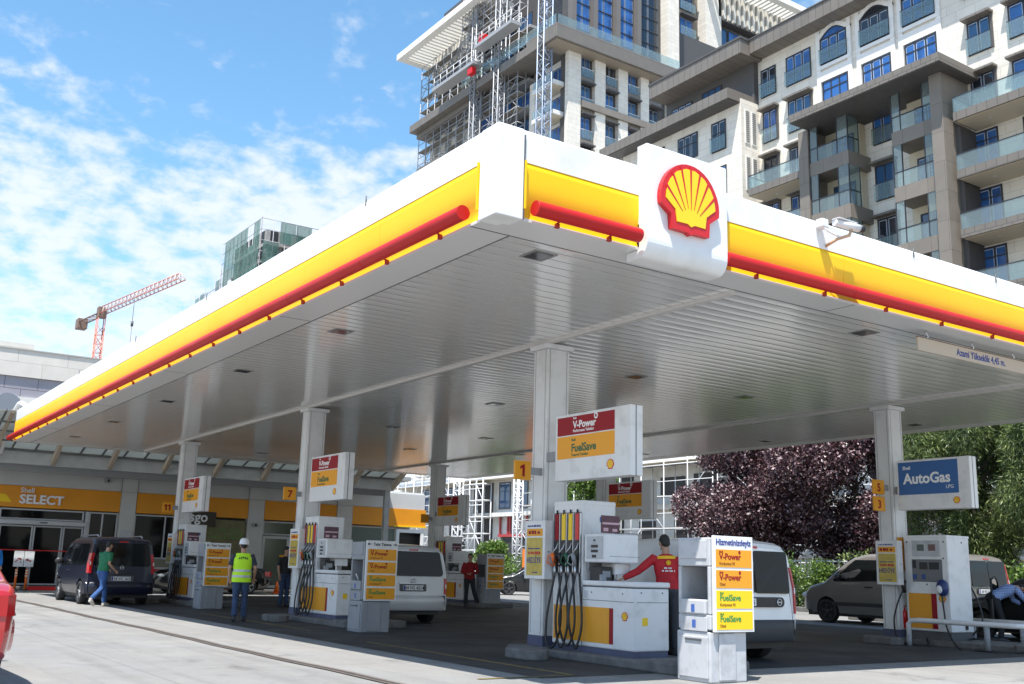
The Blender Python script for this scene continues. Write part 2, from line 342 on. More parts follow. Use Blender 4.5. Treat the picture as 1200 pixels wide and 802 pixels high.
# ================================================================ canopy
def soffit_mat():
    m = bpy.data.materials.new('soffit_panels'); m.use_nodes = True; t = m.node_tree; b = t.nodes['Principled BSDF']; L = t.links.new; Nn = t.nodes.new
    geo = Nn('ShaderNodeNewGeometry'); s = Nn('ShaderNodeSeparateXYZ'); L(geo.outputs['Position'], s.inputs[0])
    pp = Nn('ShaderNodeMath'); pp.operation = 'PINGPONG'; L(s.outputs[1], pp.inputs[0]); pp.inputs[1].default_value = 0.125
    mr = Nn('ShaderNodeMapRange'); L(pp.outputs[0], mr.inputs[0]); mr.inputs[1].default_value = 0.0; mr.inputs[2].default_value = 0.016; mr.inputs[3].default_value = 0.0; mr.inputs[4].default_value = 1.0
    # slow waviness of thin sheet
    n = Nn('ShaderNodeTexNoise'); n.inputs['Scale'].default_value = 1.0; n.inputs['Detail'].default_value = 2
    mp = Nn('ShaderNodeMapping'); mp.inputs['Scale'].default_value = (0.5, 5.0, 1); L(geo.outputs['Position'], mp.inputs[0]); L(mp.outputs[0], n.inputs['Vector'])
    ad = Nn('ShaderNodeMath'); ad.operation = 'MULTIPLY_ADD'; L(n.outputs[0], ad.inputs[0]); ad.inputs[1].default_value = 0.55; L(mr.outputs[0], ad.inputs[2])
    sn = Nn('ShaderNodeMath'); sn.operation = 'PINGPONG'; L(s.outputs[1], sn.inputs[0]); sn.inputs[1].default_value = 0.125
    ad2 = Nn('ShaderNodeMath'); ad2.operation = 'MULTIPLY_ADD'; L(sn.outputs[0], ad2.inputs[0]); ad2.inputs[1].default_value = 3.0; L(ad.outputs[0], ad2.inputs[2])
    bn = Nn('ShaderNodeBump'); bn.inputs['Strength'].default_value = 1.0; bn.inputs['Distance'].default_value = 0.005; L(ad2.outputs[0], bn.inputs['Height']); L(bn.outputs[0], b.inputs['Normal'])
    n2 = Nn('ShaderNodeTexNoise'); n2.inputs['Scale'].default_value = 0.5; n2.inputs['Detail'].default_value = 7; L(geo.outputs['Position'], n2.inputs['Vector'])
    m2 = Nn('ShaderNodeMapRange'); L(n2.outputs[0], m2.inputs[0]); m2.inputs[3].default_value = 0.84; m2.inputs[4].default_value = 0.93
    gap = Nn('ShaderNodeMapRange'); L(pp.outputs[0], gap.inputs[0]); gap.inputs[1].default_value = 0; gap.inputs[2].default_value = 0.016; gap.inputs[3].default_value = 0.35; gap.inputs[4].default_value = 1.0
    mu = Nn('ShaderNodeMath'); mu.operation = 'MULTIPLY'; L(m2.outputs[0], mu.inputs[0]); L(gap.outputs[0], mu.inputs[1])
    cc = Nn('ShaderNodeCombineColor'); 
    for i, k in enumerate((1.0, 0.99, 0.965)):
        q = Nn('ShaderNodeMath'); q.operation = 'MULTIPLY'; L(mu.outputs[0], q.inputs[0]); q.inputs[1].default_value = k; L(q.outputs[0], cc.inputs[i])
    L(cc.outputs[0], b.inputs['Base Color']); b.inputs['Metallic'].default_value = 0.28; b.inputs['Roughness'].default_value = 0.13; b.inputs['Specular IOR Level'].default_value = 1.0; b.inputs['IOR'].default_value = 1.6
    return m
soffit = soffit_mat()
soffit_flat = mat('soffit_trim', (0.66, 0.655, 0.64), 0.3)
rib_m = mat('rib_cream', (0.62, 0.60, 0.565), 0.4)
W, L_, H = 17.98, 29.17, 5.0
cano = thing('petrol_station_canopy', 'large flat canopy with white, yellow and red edge over the pump forecourt', 'canopy', (9, 14.6, 0))
wpart('soffit', MB().box(0.55, W-0.55, 0.55, L_-0.55, H, H+0.03), soffit, cano)
bd = MB(); e = 0.548
bd.box(0.02, W-0.02, 0.02, e, H-0.004, H+0.03); bd.box(0.02, W-0.02, L_-e, L_-0.02, H-0.004, H+0.03)
bd.box(0.02, e, e+.002, L_-e-.002, H-0.004, H+0.03); bd.box(W-e, W-0.02, e+.002, L_-e-.002, H-0.004, H+0.03)
wpart('soffit_border', bd, soffit_flat, cano)
sl = MB()
for y in (6.05, 12.1, 18.1, 24.2): sl.box(0.02, e-.006, y-0.006, y+0.006, H-0.007, H-0.003)
for x in (6, 12): sl.box(x-0.006, x+0.006, 0.02, e-.006, H-0.007, H-0.003)
sl.box(0.02, W-.02, e-0.012, e+.004, H-0.008, H+0.001); sl.box(e-0.012, e+.004, e+.01, L_-.02, H-0.009, H+0.001)
wpart('border_joint', sl, dk_grey, cano)
AX, BX = 4.183, 13.421
AY = [4.718, 14.39, 24.076]; BY = [4.867, 14.45, 24.09]
for x in (AX+0.02, BX+0.02):
    wpart('cover_strip', MB().box(x-0.035, x+0.05, 0.6, L_-0.6, H-0.05, H-0.001), rib_m, cano)
wpart('roof_deck', MB().box(0.25, W-0.25, 0.25, L_-0.25, H+0.035, 5.85), mat('roof_grey', (0.4,0.4,0.4), 0.8), cano)

# fascia profile: o = outward offset, z
prof_white = [(-0.05, 5.672), (0.0, 5.668), (0.0, 6.02), (-0.012, 6.045), (-0.04, 6.055), (-0.22, 6.055)]
prof_yel = [(-0.03, 5.671), (-0.006, 5.667), (-0.004, 5.60), (-0.004, 5.50), (-0.004, 5.40), (-0.014, 5.31), (-0.035, 5.235), (-0.055, 5.17), (-0.055, 5.09), (-0.04, 5.05), (-0.03, 5.002)]
def sweep(prof, p0, p1, outn, smooth=True, cap=True):
    """thin closed shell swept from p0 to p1; outn = outward unit (x,y)"""
    mb = MB(); inner = [(o-0.03, z) for o, z in prof]; ring = prof + inner[::-1]; n = len(ring)
    vs = [(p[0]+outn[0]*o, p[1]+outn[1]*o, z) for p in (p0, p1) for o, z in ring]
    fs = [(i, (i+1) % n, n+(i+1) % n, n+i) for i in range(n)]
    mb.add(vs, fs, False)
    for i in range(len(prof)-1): mb.sm[i] = smooth
    mb.add([vs[i] for i in range(n)], [tuple(range(n))]); mb.add([vs[n+i] for i in range(n)], [tuple(range(n))])
    return mb
PW = 0.345
def fascia_run(p0, p1, outn, step, tag_end=False):
    p0 = Vector(p0); p1 = Vector(p1); d = (p1-p0); Ltot = d.length; d.normalize(); n = max(1, round(Ltot/step))
    for i in range(n):
        a = p0 + d*(Ltot*i/n + (0.006 if i else 0)); b = p0 + d*(Ltot*(i+1)/n)
        wpart('white_fascia_panel', sweep(prof_white, a, b, outn, False), white, cano)
        wpart('yellow_fascia_panel', sweep(prof_yel, a, b, outn), fascia_yellow, cano)
def tube_run(p0, p1, outn_, ends=(0, 0), seg=2.4, z=5.125, off=0.095, r=0.086):
    outn = Vector((outn_[0], outn_[1], 0)); p0 = Vector(p0); p1 = Vector(p1); d = (p1-p0); Lt = d.length; d.normalize(); n = max(1, round(Lt/seg)); o = Vector(outn)*off
    for i in range(n):
        a = p0+d*(Lt*i/n)+o; b = p0+d*(Lt*(i+1)/n)+o
        wpart('red_tube', MB().tube([(a.x, a.y, z), (a.x+d.x*0.012, a.y+d.y*0.012, z), (b.x-d.x*0.012, b.y-d.y*0.012, z), (b.x, b.y, z)], [r, r, r, r*0.985], 20), tube_red, cano)
    m_ = max(2, round(Lt/1.3))
    for i in range(m_):
        k = MB()
        c = p0+d*(Lt*(i+0.5)/m_)
        a = c + Vector(outn)*(-0.02); b = c + Vector(outn)*off
        k.tube([(a.x, a.y, 5.05), (b.x, b.y, 5.07), (b.x, b.y, 5.10)], 0.012, 6)
        k.box(c.x-0.022, c.x+0.022, c.y-0.022, c.y+0.022, 5.0, 5.05)
        wpart('tube_bracket', k, mat('bracket_red', (0.35, 0.03, 0.02), 0.5), cano)
# left edge (faces -X), front edge (faces -Y), far and right edges
fascia_run((0, PW, 0), (0, L_, 0), (-1, 0), 2.4)
tube_run((0, 0.52, 0), (0, L_+0.25, 0), (-1, 0))
fascia_run((PW, 0, 0), (2.03, 0, 0), (0, -1), 2.4)
tube_run((0.44, 0, 0), (1.94, 0, 0), (0, -1), seg=3)
fascia_run((3.33, 0, 0), (W, 0, 0), (0, -1), 2.4)
tube_run((3.345, 0, 0), (W, 0, 0), (0, -1))
fascia_run((W, 0, 0), (W, L_, 0), (1, 0), 4.8); fascia_run((0, L_, 0), (W, L_, 0), (0, 1), 4.8)
cp = MB(); cp.prism([(-0.012, -0.012), (PW-0.004, -0.012), (PW-0.004, 0.25), (0.25, 0.25), (0.25, PW-0.004), (-0.012, PW-0.004)], 'z', 4.995, 5.985)
wpart('corner_panel', cp, white, cano, 0.008)
cap = MB(); cap.prism([(0.0, 0.0), (PW+.002, 0.0), (PW+.002, 0.28), (0.28, 0.28), (0.28, PW+.002), (0.0, PW+.002)], 'z', 5.98, 6.055); wpart('corner_cap', cap, white, cano, 0.015)
wpart('corner_seam', MB().box(PW-0.004, PW+0.010, -0.016, 0.0, 5.0, 5.98), dk_grey, cano)
# yellow return at the panel ends near the corner
for nm, mbx in (('yellow_end_cap', MB().box(PW+0.002, PW+0.02, -0.035, 0.0, 5.12, 5.68)), ('yellow_end_cap', MB().box(-0.035, 0.0, PW+0.002, PW+0.02, 5.12, 5.68))):
    wpart(nm, mbx, fascia_yellow, cano)
# far left end of the fascia is patched
# emblem board
bp = [(0.03, 6.29), (-0.135, 6.29), (-0.15, 6.275), (-0.15, 5.10)]
for k in range(9):
    a_ = R(90*k/8); bp.append((-0.15+0.16*(1-math.cos(a_)), 5.10-0.21*math.sin(a_)))
bp += [(0.22, 4.89), (0.22, 4.99), (0.0, 4.992), (0.0, 5.3), (0.03, 5.32)]
mbp = MB(); mbp.prism([(y, z) for y, z in bp], 'x', 2.02, 3.34)
wpart('emblem_board', mbp, white, cano, 0.004)
emblem(cano, (2.65, -0.152, 5.70), '-Y', 0.95, 0.07, world=True)
# downlights
for (x, y) in [(1.25, 0.95), (1.22, 6.4), (1.25, 11.0), (1.3, 16.2), (1.3, 21.2), (1.3, 26), (7.5, 1.0), (10.65, 6.4), (7.4, 6.2), (7.3, 11.0), (10.7, 16.6), (13.9, 19.5), (10.6, 21.0), (7.5, 16.4), (16.6, 1.05), (16.6, 6.4), (16.6, 11.2), (16.6, 16.4), (7.5, 21.3), (7.5, 26)]:
    fr = wpart('downlight', MB().box(x-0.17, x+0.17, y-0.17, y+0.17, H-0.012, H-0.002), mat('light_bezel', (0.30, 0.29, 0.28), 0.4, metal=0.4), cano)
    wpart('lamp_glass', MB().box(x-0.13, x+0.13, y-0.13, y+0.13, H-0.018, H-0.011), mat('lamp_glass', (0.08, 0.08, 0.085), 0.08, spec=0.9), fr)
# small screw rods sticking up on the fascia top
for y in (3.2, 9.7, 14.5, 20): wpart('fascia_clamp', MB().tube([(-0.0, y, 5.98), (-0.0, y, 6.12)], 0.010, 5), dk_grey, cano)
for x in (7.4, 9.55, 12.4): wpart('fascia_clamp', MB().tube([(x, -0.005, 5.95), (x, -0.005, 6.09)], 0.010, 5), dk_grey, cano)

# ---------------------------------------------------------------- columns
CW, CD = 0.45, 0.383
def column(x, y, label):
    t = thing('canopy_column', label, 'column', (x, y, 0), group='white canopy columns')
    s = MB(); s.box(0, CW, 0, CD, 0.27, 4.87)
    part('shaft', s, column_white, t, 0.012)
    gr = MB(); gr.box(-0.004, 0.0, CD-0.06, CD-0.045, 0.31, 4.86); gr.box(-0.004, 0.0, 0.045, 0.06, 0.31, 4.86); gr.box(0.045, 0.06, -0.004, 0, 0.31, 4.86); gr.box(CW-0.06, CW-0.045, -0.004, 0, 0.31, 4.86)
    part('groove', gr, mat('groove_grey', (0.42, 0.41, 0.40), 0.6), t)
    part('base', MB().box(-0.01, CW+0.01, -0.01, CD+0.01, 0.1, 0.27), plinth_blue, t, 0.006)
    part('collar', MB().box(-0.055, CW+0.055, -0.055, CD+0.055, 4.87, 4.949), column_white, t, 0.006)
    return t
column(AX, AY[0], 'white square column beside the nearest fuel pump, with a number 1 plate')
column(AX, AY[1], 'white square column with the number 7 plate, behind the second pump')
column(AX, AY[2], 'white square column with the number 11 plate, closest to the shop')
column(BX, BY[0], 'white square column beside the gas pump, with number 5 and 3 plates')
column(BX, BY[1], 'shaded column mostly hidden behind the nearest red and amber fuel sign')
column(BX, BY[2], 'dark shaded column rising behind the silver van and distant fuel sign')

# ---------------------------------------------------------------- islands
def island(x0, x1, y0, y1, label, loc, gx=3.25, gy=(3.72, 4.5)):
    t = thing('pump_island', label, 'kerb', loc, group='concrete pump islands')
    wpart('slab', MB().box(x0+0.5, x1-0.12, y0+0.25, y1-0.3, 0.0, 0.115), kerb_m, t, 0.02)
    for (a, b, c, d) in ((gx, gx+0.42, gy[0], gy[1]), (x1-0.45, x1, y1-1.05, y1), (x0+0.45, x1+0.05, y0, y0+0.85)):
        m_ = MB(); r = 0.12
        poly = [(a+r, c), (b-r, c), (b, c+r), (b, d-r), (b-r, d), (a+r, d), (a, d-r), (a, c+r)]
        m_.prism(poly, 'z', 0.0, 0.148); wpart('kerb_stone', m_, kerb_m, t, 0.025)
    return t
island(3.42, 5.25, 1.35, 5.6, 'grey concrete island under the nearest pump and column', (4.3, 3.5, 0))
island(3.42, 5.25, 11.0, 15.2, 'grey concrete island under the second pump, by the number 7 column', (4.3, 13.2, 0), 3.25, (13.4, 14.2))
island(3.42, 5.25, 20.7, 24.9, 'grey concrete island under the pump nearest the shop', (4.3, 23, 0), 3.25, (23.1, 23.9))
island(12.9, 15.0, 1.6, 5.75, 'grey concrete island under the gas pump and its white rail', (13.9, 3.5, 0), 12.68, (4.45, 5.3))
island(12.7, 14.5, 11.0, 15.2, 'concrete island of the pump hidden behind the nearest pump', (13.6, 13.2, 0), 12.6, (13.4, 14.2))
island(12.7, 14.5, 20.4, 24.9, 'dark concrete island under the far pump behind the silver van', (13.6, 23, 0), 12.6, (23.1, 23.9))
# ================================================================ dispensers
# local frame: origin at the column's near-left foot; +Y away from the viewer
def make_dispenser(label, loc):
    t = thing('fuel_dispenser', label, 'fuel pump', loc, group='white four-hose fuel pumps')
    x0 = -0.03
    b = MB(); b.box(x0, 0.62, -1.02, -0.29, 0.20, 2.33)
    part('hose_tower', b, white_clean, t, 0.02)
    part('tower_crown', MB().box(x0-0.003, 0.623, -1.023, -0.287, 2.26, 2.34), white_clean, t, 0.02)
    part('plinth', MB().box(x0+0.02, 0.62, -2.18, -0.32, 0.10, 0.21), plinth_blue, t)
    c = MB(); c.box(x0, 0.63, -2.20, -1.022, 0.20, 1.06); part('lower_cabinet', c, white_clean, t, 0.02)
    part('cabinet_lid', MB().box(x0-0.015, 0.645, -2.215, -1.022, 1.075, 1.15), white_clean, t, 0.018)
    part('lid_gap', MB().box(x0+0.01, 0.62, -2.19, -1.03, 1.055, 1.08), dk_grey, t)
    # yellow and red panels
    part('yellow_panel', MB().box(x0-0.006, x0, -1.66, -0.33, 0.27, 0.77), amber, t)
    part('red_stripe', MB().box(x0-0.006, x0, -1.745, -1.663, 0.27, 0.77), crimson, t)
    emblem(t, (x0-0.001, -2.0, 0.67), '-X', 0.13, 0.006)
    # hose bay
    bay = part('hose_bay', MB().box(x0-0.008, x0, -1.0, -0.32, 1.24, 2.16), mat('bay_grey', (0.22, 0.22, 0.23), 0.4, metal=0.3), t)
    ys = [-0.40, -0.57, -0.74, -0.91]
    cols = [crimson, yellow, yellow, red]; nz = [orange_m, black, mat('nozzle_green', (0.01, 0.10, 0.05), 0.4), grey_plastic]
    dv = MB()
    for yy in (-0.33, -0.485, -0.655, -0.825, -0.995): dv.box(x0-0.035, x0-0.008, yy-0.008, yy+0.008, 1.26, 2.14)
    part('bay_divider', dv, steel, bay)
    for k, yy in enumerate(ys):
        part('grade_strip', MB().box(x0-0.03, x0-0.008, yy-0.05, yy+0.035, 1.74, 2.14), cols[k], t)
        part('nozzle_boot', MB().box(x0-0.03, x0-0.008, yy-0.055, yy+0.045, 1.26, 1.735), black, t)
        n_ = MB(); n_.tube([(x0-0.05, yy, 1.36), (x0-0.075, yy, 1.46), (x0-0.10, yy+0.01, 1.54)], [0.028, 0.036, 0.03], 8)
        n_.tube([(x0-0.09, yy+0.01, 1.52), (x0-0.13, yy+0.06, 1.50), (x0-0.14, yy+0.075, 1.40), (x0-0.07, yy+0.01, 1.34)], 0.011, 6)
        noz = part('nozzle', n_, nz[k], t)
        part('spout', MB().tube([(x0-0.10, yy, 1.54), (x0-0.05, yy-0.03, 1.62), (x0-0.03, yy-0.05, 1.70)], 0.011, 6), steel, noz)
        part('coupling', MB().tube([(x0-0.05, yy, 1.36), (x0-0.045, yy, 1.20)], 0.024, 8), steel, noz)
    # hoses: from under each nozzle down in a loop near the ground and back up the tower side
    for k, yy in enumerate(ys):
        sag = 0.20 + 0.04*((k*7) % 3); sp = (0.10, -0.03, 0.03, -0.10)[k]
        P0 = Vector((x0-0.045, yy, 1.22)); P1 = Vector((x0-0.13-0.03*k, yy+sp*0.7, 0.62)); P2 = Vector((x0-0.15, yy+sp*0.9-0.04, sag)); P3 = Vector((x0-0.12, yy+sp*0.3-0.14, 0.17+0.02*k)); P4 = Vector((x0-0.07, yy-0.20, 0.55)); P5 = Vector((x0-0.035, yy-0.085, 1.24))
        ctl = [P0, P1, P2, P3, P4, P5]; pts = []
        for i in range(len(ctl)-1):
            a_, b_ = ctl[i], ctl[i+1]; p_ = ctl[max(i-1, 0)]; n__ = ctl[min(i+2, len(ctl)-1)]
            for q in range(7):
                u = q/7; pts.append(0.5*((2*a_)+(b_-p_)*u+(2*p_-5*a_+4*b_-n__)*u*u+(3*a_-p_-3*b_+n__)*u**3))
        pts.append(P5)
        part('hose', MB().tube(pts, 0.0175, 8), hose_m, t)
        part('hose_clip', MB().tube([(x0-0.02, yy, 2.12), (x0-0.02, yy, 2.20)], 0.014, 6), black, t)
    # display head
    part('display_head', MB().box(x0-0.02, 0.58, -1.60, -1.09, 1.41, 1.83), white_clean, t, 0.02)
    sc = part('display_face', MB().box(x0-0.027, x0-0.02, -1.535, -1.155, 1.46, 1.79), lt_plastic, t, 0.004)
    sm = MB(); sm.box(x0-0.030, x0-0.026, -1.42, -1.26, 1.625, 1.665); sm.box(x0-0.030, x0-0.026, -1.42, -1.26, 1.555, 1.595); sm.box(x0-0.030, x0-0.026, -1.38, -1.28, 1.48, 1.52); sm.box(x0-0.030, x0-0.026, -1.36, -1.31, 1.72, 1.745)
    part('readout', sm, black, sc)
    part('head_neck', MB().box(0.04, 0.5, -1.092, -1.02, 1.3, 1.80), grey_plastic, t)
    # card on top, printer bracket, terminal
    cd_ = part('promo_card', MB().box(-0.12, 0.22, -1.585, -1.56, 1.835, 2.09), mat('promo_maroon', (0.10, 0.03, 0.05), 0.35, var=0.5, vscale=20), t)
    pc = MB(); pc.box(-0.11, 0.21, -1.589, -1.586, 1.96, 1.99); pc.box(-0.09, 0.0, -1.589, -1.586, 1.86, 1.91); pc.box(0.08, 0.17, -1.589, -1.586, 1.86, 1.9); part('card_print', pc, mat('promo_pink', (0.55, 0.35, 0.40), 0.4), cd_)
    part('printer_box', MB().box(0.26, 0.56, -1.44, -1.12, 1.24, 1.405), white_clean, t, 0.01)
    part('receipt_rail', MB().box(0.28, 0.32, -1.40, -1.3, 1.15, 1.24), steel, t)
    part('card_terminal', MB().box(0.02, 0.24, -1.40, -1.14, 1.15, 1.35), black, t, 0.01)
    part('terminal_base', MB().box(-0.01, 0.10, -1.44, -1.40, 1.15, 1.24), grey_plastic, t, 0.008)
    sc2 = MB()
    for (yy, zz) in ((-1.25, 0.98), (-1.95, 0.98)): sc2.tube([(x0-0.004, yy, zz), (x0+0.01, yy, zz)], 0.012, 8)
    for xx in (0.1, 0.5): sc2.tube([(xx, -2.204, 1.0), (xx, -2.19, 1.0)], 0.012, 8)
    part('lock', sc2, dk_grey, t)
    se = MB(); se.box(x0-0.004, x0, -1.03, -1.022, 0.21, 1.05); se.box(x0-0.004, x0, -2.19, -1.0, 0.865, 0.872); se.box(0.02, 0.60, -2.204, -2.20, 0.865, 0.872); se.box(0.02, 0.60, -1.604, -1.60, 1.50, 1.504)
    part('panel_seam', se, dk_grey, t)
    part('warning_label', MB().box(x0-0.004, x0, -1.16, -1.08, 0.90, 1.0), mat('label_pale', (0.55, 0.56, 0.60), 0.5), t); part('warning_label', MB().box(0.12, 0.22, -2.204, -2.20, 0.55, 0.66), yellow, t); part('small_sticker', MB().box(0.30, 0.44, -1.024, -1.02, 2.02, 2.10), mat('sticker_blue', (0.05, 0.12, 0.4), 0.4), t)
    part('keypad', MB().box(0.05, 0.20, -1.405, -1.40, 1.20, 1.29), grey_plastic, t)
    return t
d1 = make_dispenser('white four-hose fuel pump nearest the camera, sunlit, with the red-jacketed attendant', (AX, AY[0], 0))
dup(d1, (AX, AY[1], 0), label='white four-hose fuel pump beside the column numbered 7')
dup(d1, (AX, AY[2], 0), label='white four-hose fuel pump closest to the shop, beside the dark blue van')
dup(d1, (BX, BY[2], 0), label='shaded fuel pump behind the silver van, with a red-shirted worker')
dup(d1, (BX, BY[1]+0.1, 0), label='shaded fuel pump whose top shows behind the nearest pump')

# ================================================================ hanging sign boxes
def sign_box(label, loc, cat='sign', kind='fuel'):
    t = thing('fuel_sign' if kind == 'fuel' else 'gas_sign', label, cat, loc, group='signs fixed to the canopy columns')
    # local: front face at x=0 facing -X, spans y 0..-w, z from 0 up
    w_ = 1.81 if kind == 'fuel' else 1.68; h_ = 1.03
    part('casing', MB().box(0.006, 0.24, -w_, 0, 0, h_), white_clean, t, 0.012)
    part('casing_joint', MB().box(0.10, 0.115, -w_-0.003, -w_+0.004, 0.0, h_), dk_grey, t)
    part('arm', MB().box(0.16, 0.22, 0.0, 0.42, 0.35, 0.5), grey_plastic, t)
    if kind == 'fuel':
        part('red_field', MB().box(0.0, 0.006, -1.45, -0.06, 0.70, 0.985), crimson, t)
        part('amber_field', MB().box(0.0, 0.006, -1.45, -0.06, 0.335, 0.68), mat('amber_field', (0.86, 0.36, 0.005), 0.4), t)
        m_ = MB(); text_mb(m_, 'V-Power', 0.155, (0, -0.46, 0.80), '-X', 0.03, depth=0.002); text_mb(m_, 'Shell', 0.042, (0, -0.46, 0.94), '-X', 0.03, depth=0.002); text_mb(m_, 'Performans Yakıtları', 0.062, (0, -0.46, 0.735), '-X', 0.02, depth=0.002)
        ring = [(0.045*math.cos(q), 0.05*math.sin(q)) for q in np.linspace(0, 2*math.pi, 17)[:-1]]; rin = [(0.02*math.cos(q), 0.025*math.sin(q)) for q in np.linspace(0, 2*math.pi, 17)[:-1]]
        on_face(m_, ring, (0, -1.02, 0.945), '-X', 0.003); part('white_lettering', m_, white_ink, t)
        rr = MB(); on_face(rr, rin, (0, -1.02, 0.945), '-X', 0.005); part('ring_centre', rr, crimson, t)
        m_ = MB(); text_mb(m_, 'FuelSave', 0.175, (0, -0.42, 0.435), '-X', 0.03, depth=0.002); text_mb(m_, 'Shell', 0.055, (0, -0.42, 0.60), '-X', 0.03, depth=0.002); text_mb(m_, 'Tasarruf Yakıtları', 0.06, (0, -0.42, 0.365), '-X', 0.02, depth=0.002)
        part('green_lettering', m_, green_ink, t)
        emblem(t, (0.006, -1.36, 0.19), '-X', 0.16, 0.006)
    else:
        part('blue_field', MB().box(0.0, 0.006, -1.42, -0.05, 0.31, 0.985), blue_sign, t)
        m_ = MB(); text_mb(m_, 'AutoGas', 0.30, (0, -0.17, 0.54), '-X', 0.03, depth=0.002); text_mb(m_, 'Shell', 0.10, (0, -0.16, 0.83), '-X', 0.02, depth=0.002); text_mb(m_, 'LPG', 0.10, (0, -1.14, 0.41), '-X', 0.004, depth=0.002)
        part('white_lettering', m_, white_ink, t)
        emblem(t, (0.006, -1.36, 0.17), '-X', 0.15, 0.006)
    return t
s1 = sign_box('red and amber fuel sign on the nearest column, largest of its kind in view', (4.05, AY[0]-0.42, 2.64))
dup(s1, (4.05, AY[1]-0.62, 2.66), label='red and amber fuel sign above the second pump, next to the number 7')
dup(s1, (4.05, AY[2]-0.78, 2.68), label='red and amber fuel sign above the pump nearest the shop')
dup(s1, (BX-0.12, BY[2]-0.38, 2.71), label='small dark fuel sign on the far column above the silver van')
dup(s1, (BX-0.12, BY[1]-0.30, 2.71), label='shaded fuel sign seen behind the right edge of the nearest fuel sign')
sign_box('blue and white gas sign on the right hand column', (BX-0.05, BY[0]-0.15, 2.70), kind='gas')

# number plates
def number_plate(txts, x, y, z, label, wd=0.31, hh=0.30):
    t = thing('number_plate', label, 'number plate', (x, y, z), group='amber number plates on the columns')
    for i, s_ in enumerate(txts):
        zz = -i*(hh+0.05)
        pl = part('plate', MB().box(0, wd, 0, 0.04, zz-hh, zz), amber, t, 0.004)
        if not s_: continue
        m_ = MB()
        if s_.strip('1'): text_mb(m_, s_, hh*0.78, (wd/2, -0.0, zz-hh*0.80), '-Y', 0.03, 'CENTER', depth=0.003)
        else:
            for q in range(len(s_)):
                on_face(m_, [(x_*hh/0.3, y_*hh/0.3) for x_, y_ in ((-0.012, 0), (0.034, 0), (0.034, 0.19), (-0.002, 0.19), (-0.055, 0.155), (-0.055, 0.112), (-0.012, 0.138))], (wd/2+(q-(len(s_)-1)/2)*0.11, -0.0, zz-hh*0.82), '-Y', 0.004)
        part('numeral', m_, crimson, pl)
    part('bracket', MB().box(wd, wd+0.26, 0.01, 0.03, -hh*0.7, -hh*0.3), grey_plastic, t)
number_plate(['1'], 3.64, 4.80, 2.98, 'amber plate with the number 1 on the nearest column')
number_plate(['7'], 3.73, 14.5, 3.03, 'amber plate with the number 7')
number_plate(['11'], 3.70, 24.1, 3.01, 'amber plate with the number 11, nearest the shop')
number_plate(['5', '3'], 12.90, 4.95, 3.33, 'pair of amber plates numbered 5 and 3', 0.37, 0.30)
number_plate([''], 12.96, 24.2, 3.12, 'small dark amber plate on the far column behind the silver van')

# poster boxes on the columns
def marks(mb, y0, z, length, h, n, seed):
    """row of small upright strokes: print too small to read"""
    rn = random.Random(seed); w_ = length/n
    for k in range(n):
        a = y0 - k*w_; mb.box(-0.003, 0.0, a-w_*rn.uniform(0.5, 0.85), a, z+rn.uniform(0, 0.15)*h, z+h*rn.uniform(0.75, 1.0))
def poster_box(x, y, z, label):
    t = thing('poster_box', label, 'poster', (x, y, z), group='gold poster boxes on the columns')
    part('box', MB().box(0.004, 0.16, -0.27, 0.27, 0, 0.90), white_clean, t, 0.008)
    part('price_strip', MB().box(0.0, 0.005, -0.21, 0.21, 0.66, 0.775), amber, t)
    part('poster', MB().box(0.0, 0.005, -0.21, 0.21, 0.055, 0.635), gold_poster, t)
    m_ = MB(); text_mb(m_, 'HEDİYE', 0.125, (-0.001, 0.205, 0.245), '-X', 0.01, depth=0.002, sx=0.88)
    marks(m_, 0.19, 0.80, 0.36, 0.035, 9, 3); marks(m_, 0.17, 0.455, 0.33, 0.022, 14, 5); marks(m_, 0.05, 0.09, 0.15, 0.02, 6, 6)
    part('poster_lettering', m_, blue_ink, t)
    m_ = MB(); marks(m_, 0.17, 0.375, 0.34, 0.05, 9, 4); part('red_lettering', m_, red_ink, t)
    m_ = MB(); marks(m_, 0.16, 0.685, 0.32, 0.06, 4, 5); part('strip_marks', m_, crimson, t)
    lk = MB(); lk.tube([(0.08, -0.275, 0.42), (0.08, -0.268, 0.42)], 0.012, 8); part('lock', lk, black, t)
    return t
p_ = poster_box(3.98, 4.70, 1.14, 'white box with gold poster on the nearest column')
dup(p_, (3.98, 14.28, 1.16), label='white box with gold poster on the column numbered 7')
dup(p_, (3.98, 23.95, 1.16), label='white box with gold poster on the column numbered 11')
dup(p_, (13.22, 4.94, 1.17), label='white box with gold poster on the right hand column by the gas pump')
t = thing('notice_board', 'amber notice sheet on the front of the right hand column', 'notice', (13.62, 4.86, 1.55))
part('sheet', MB().box(-0.13, 0.20, -0.008, 0.002, -0.08, 0.60), amber, t)
nb = MB(); 
for k in range(9): nb.box(-0.10, 0.17, -0.011, -0.008, 0.0+k*0.06, 0.012+k*0.06)
part('notice_print', nb, mat('faded_print', (0.45, 0.16, 0.01), 0.5), t)

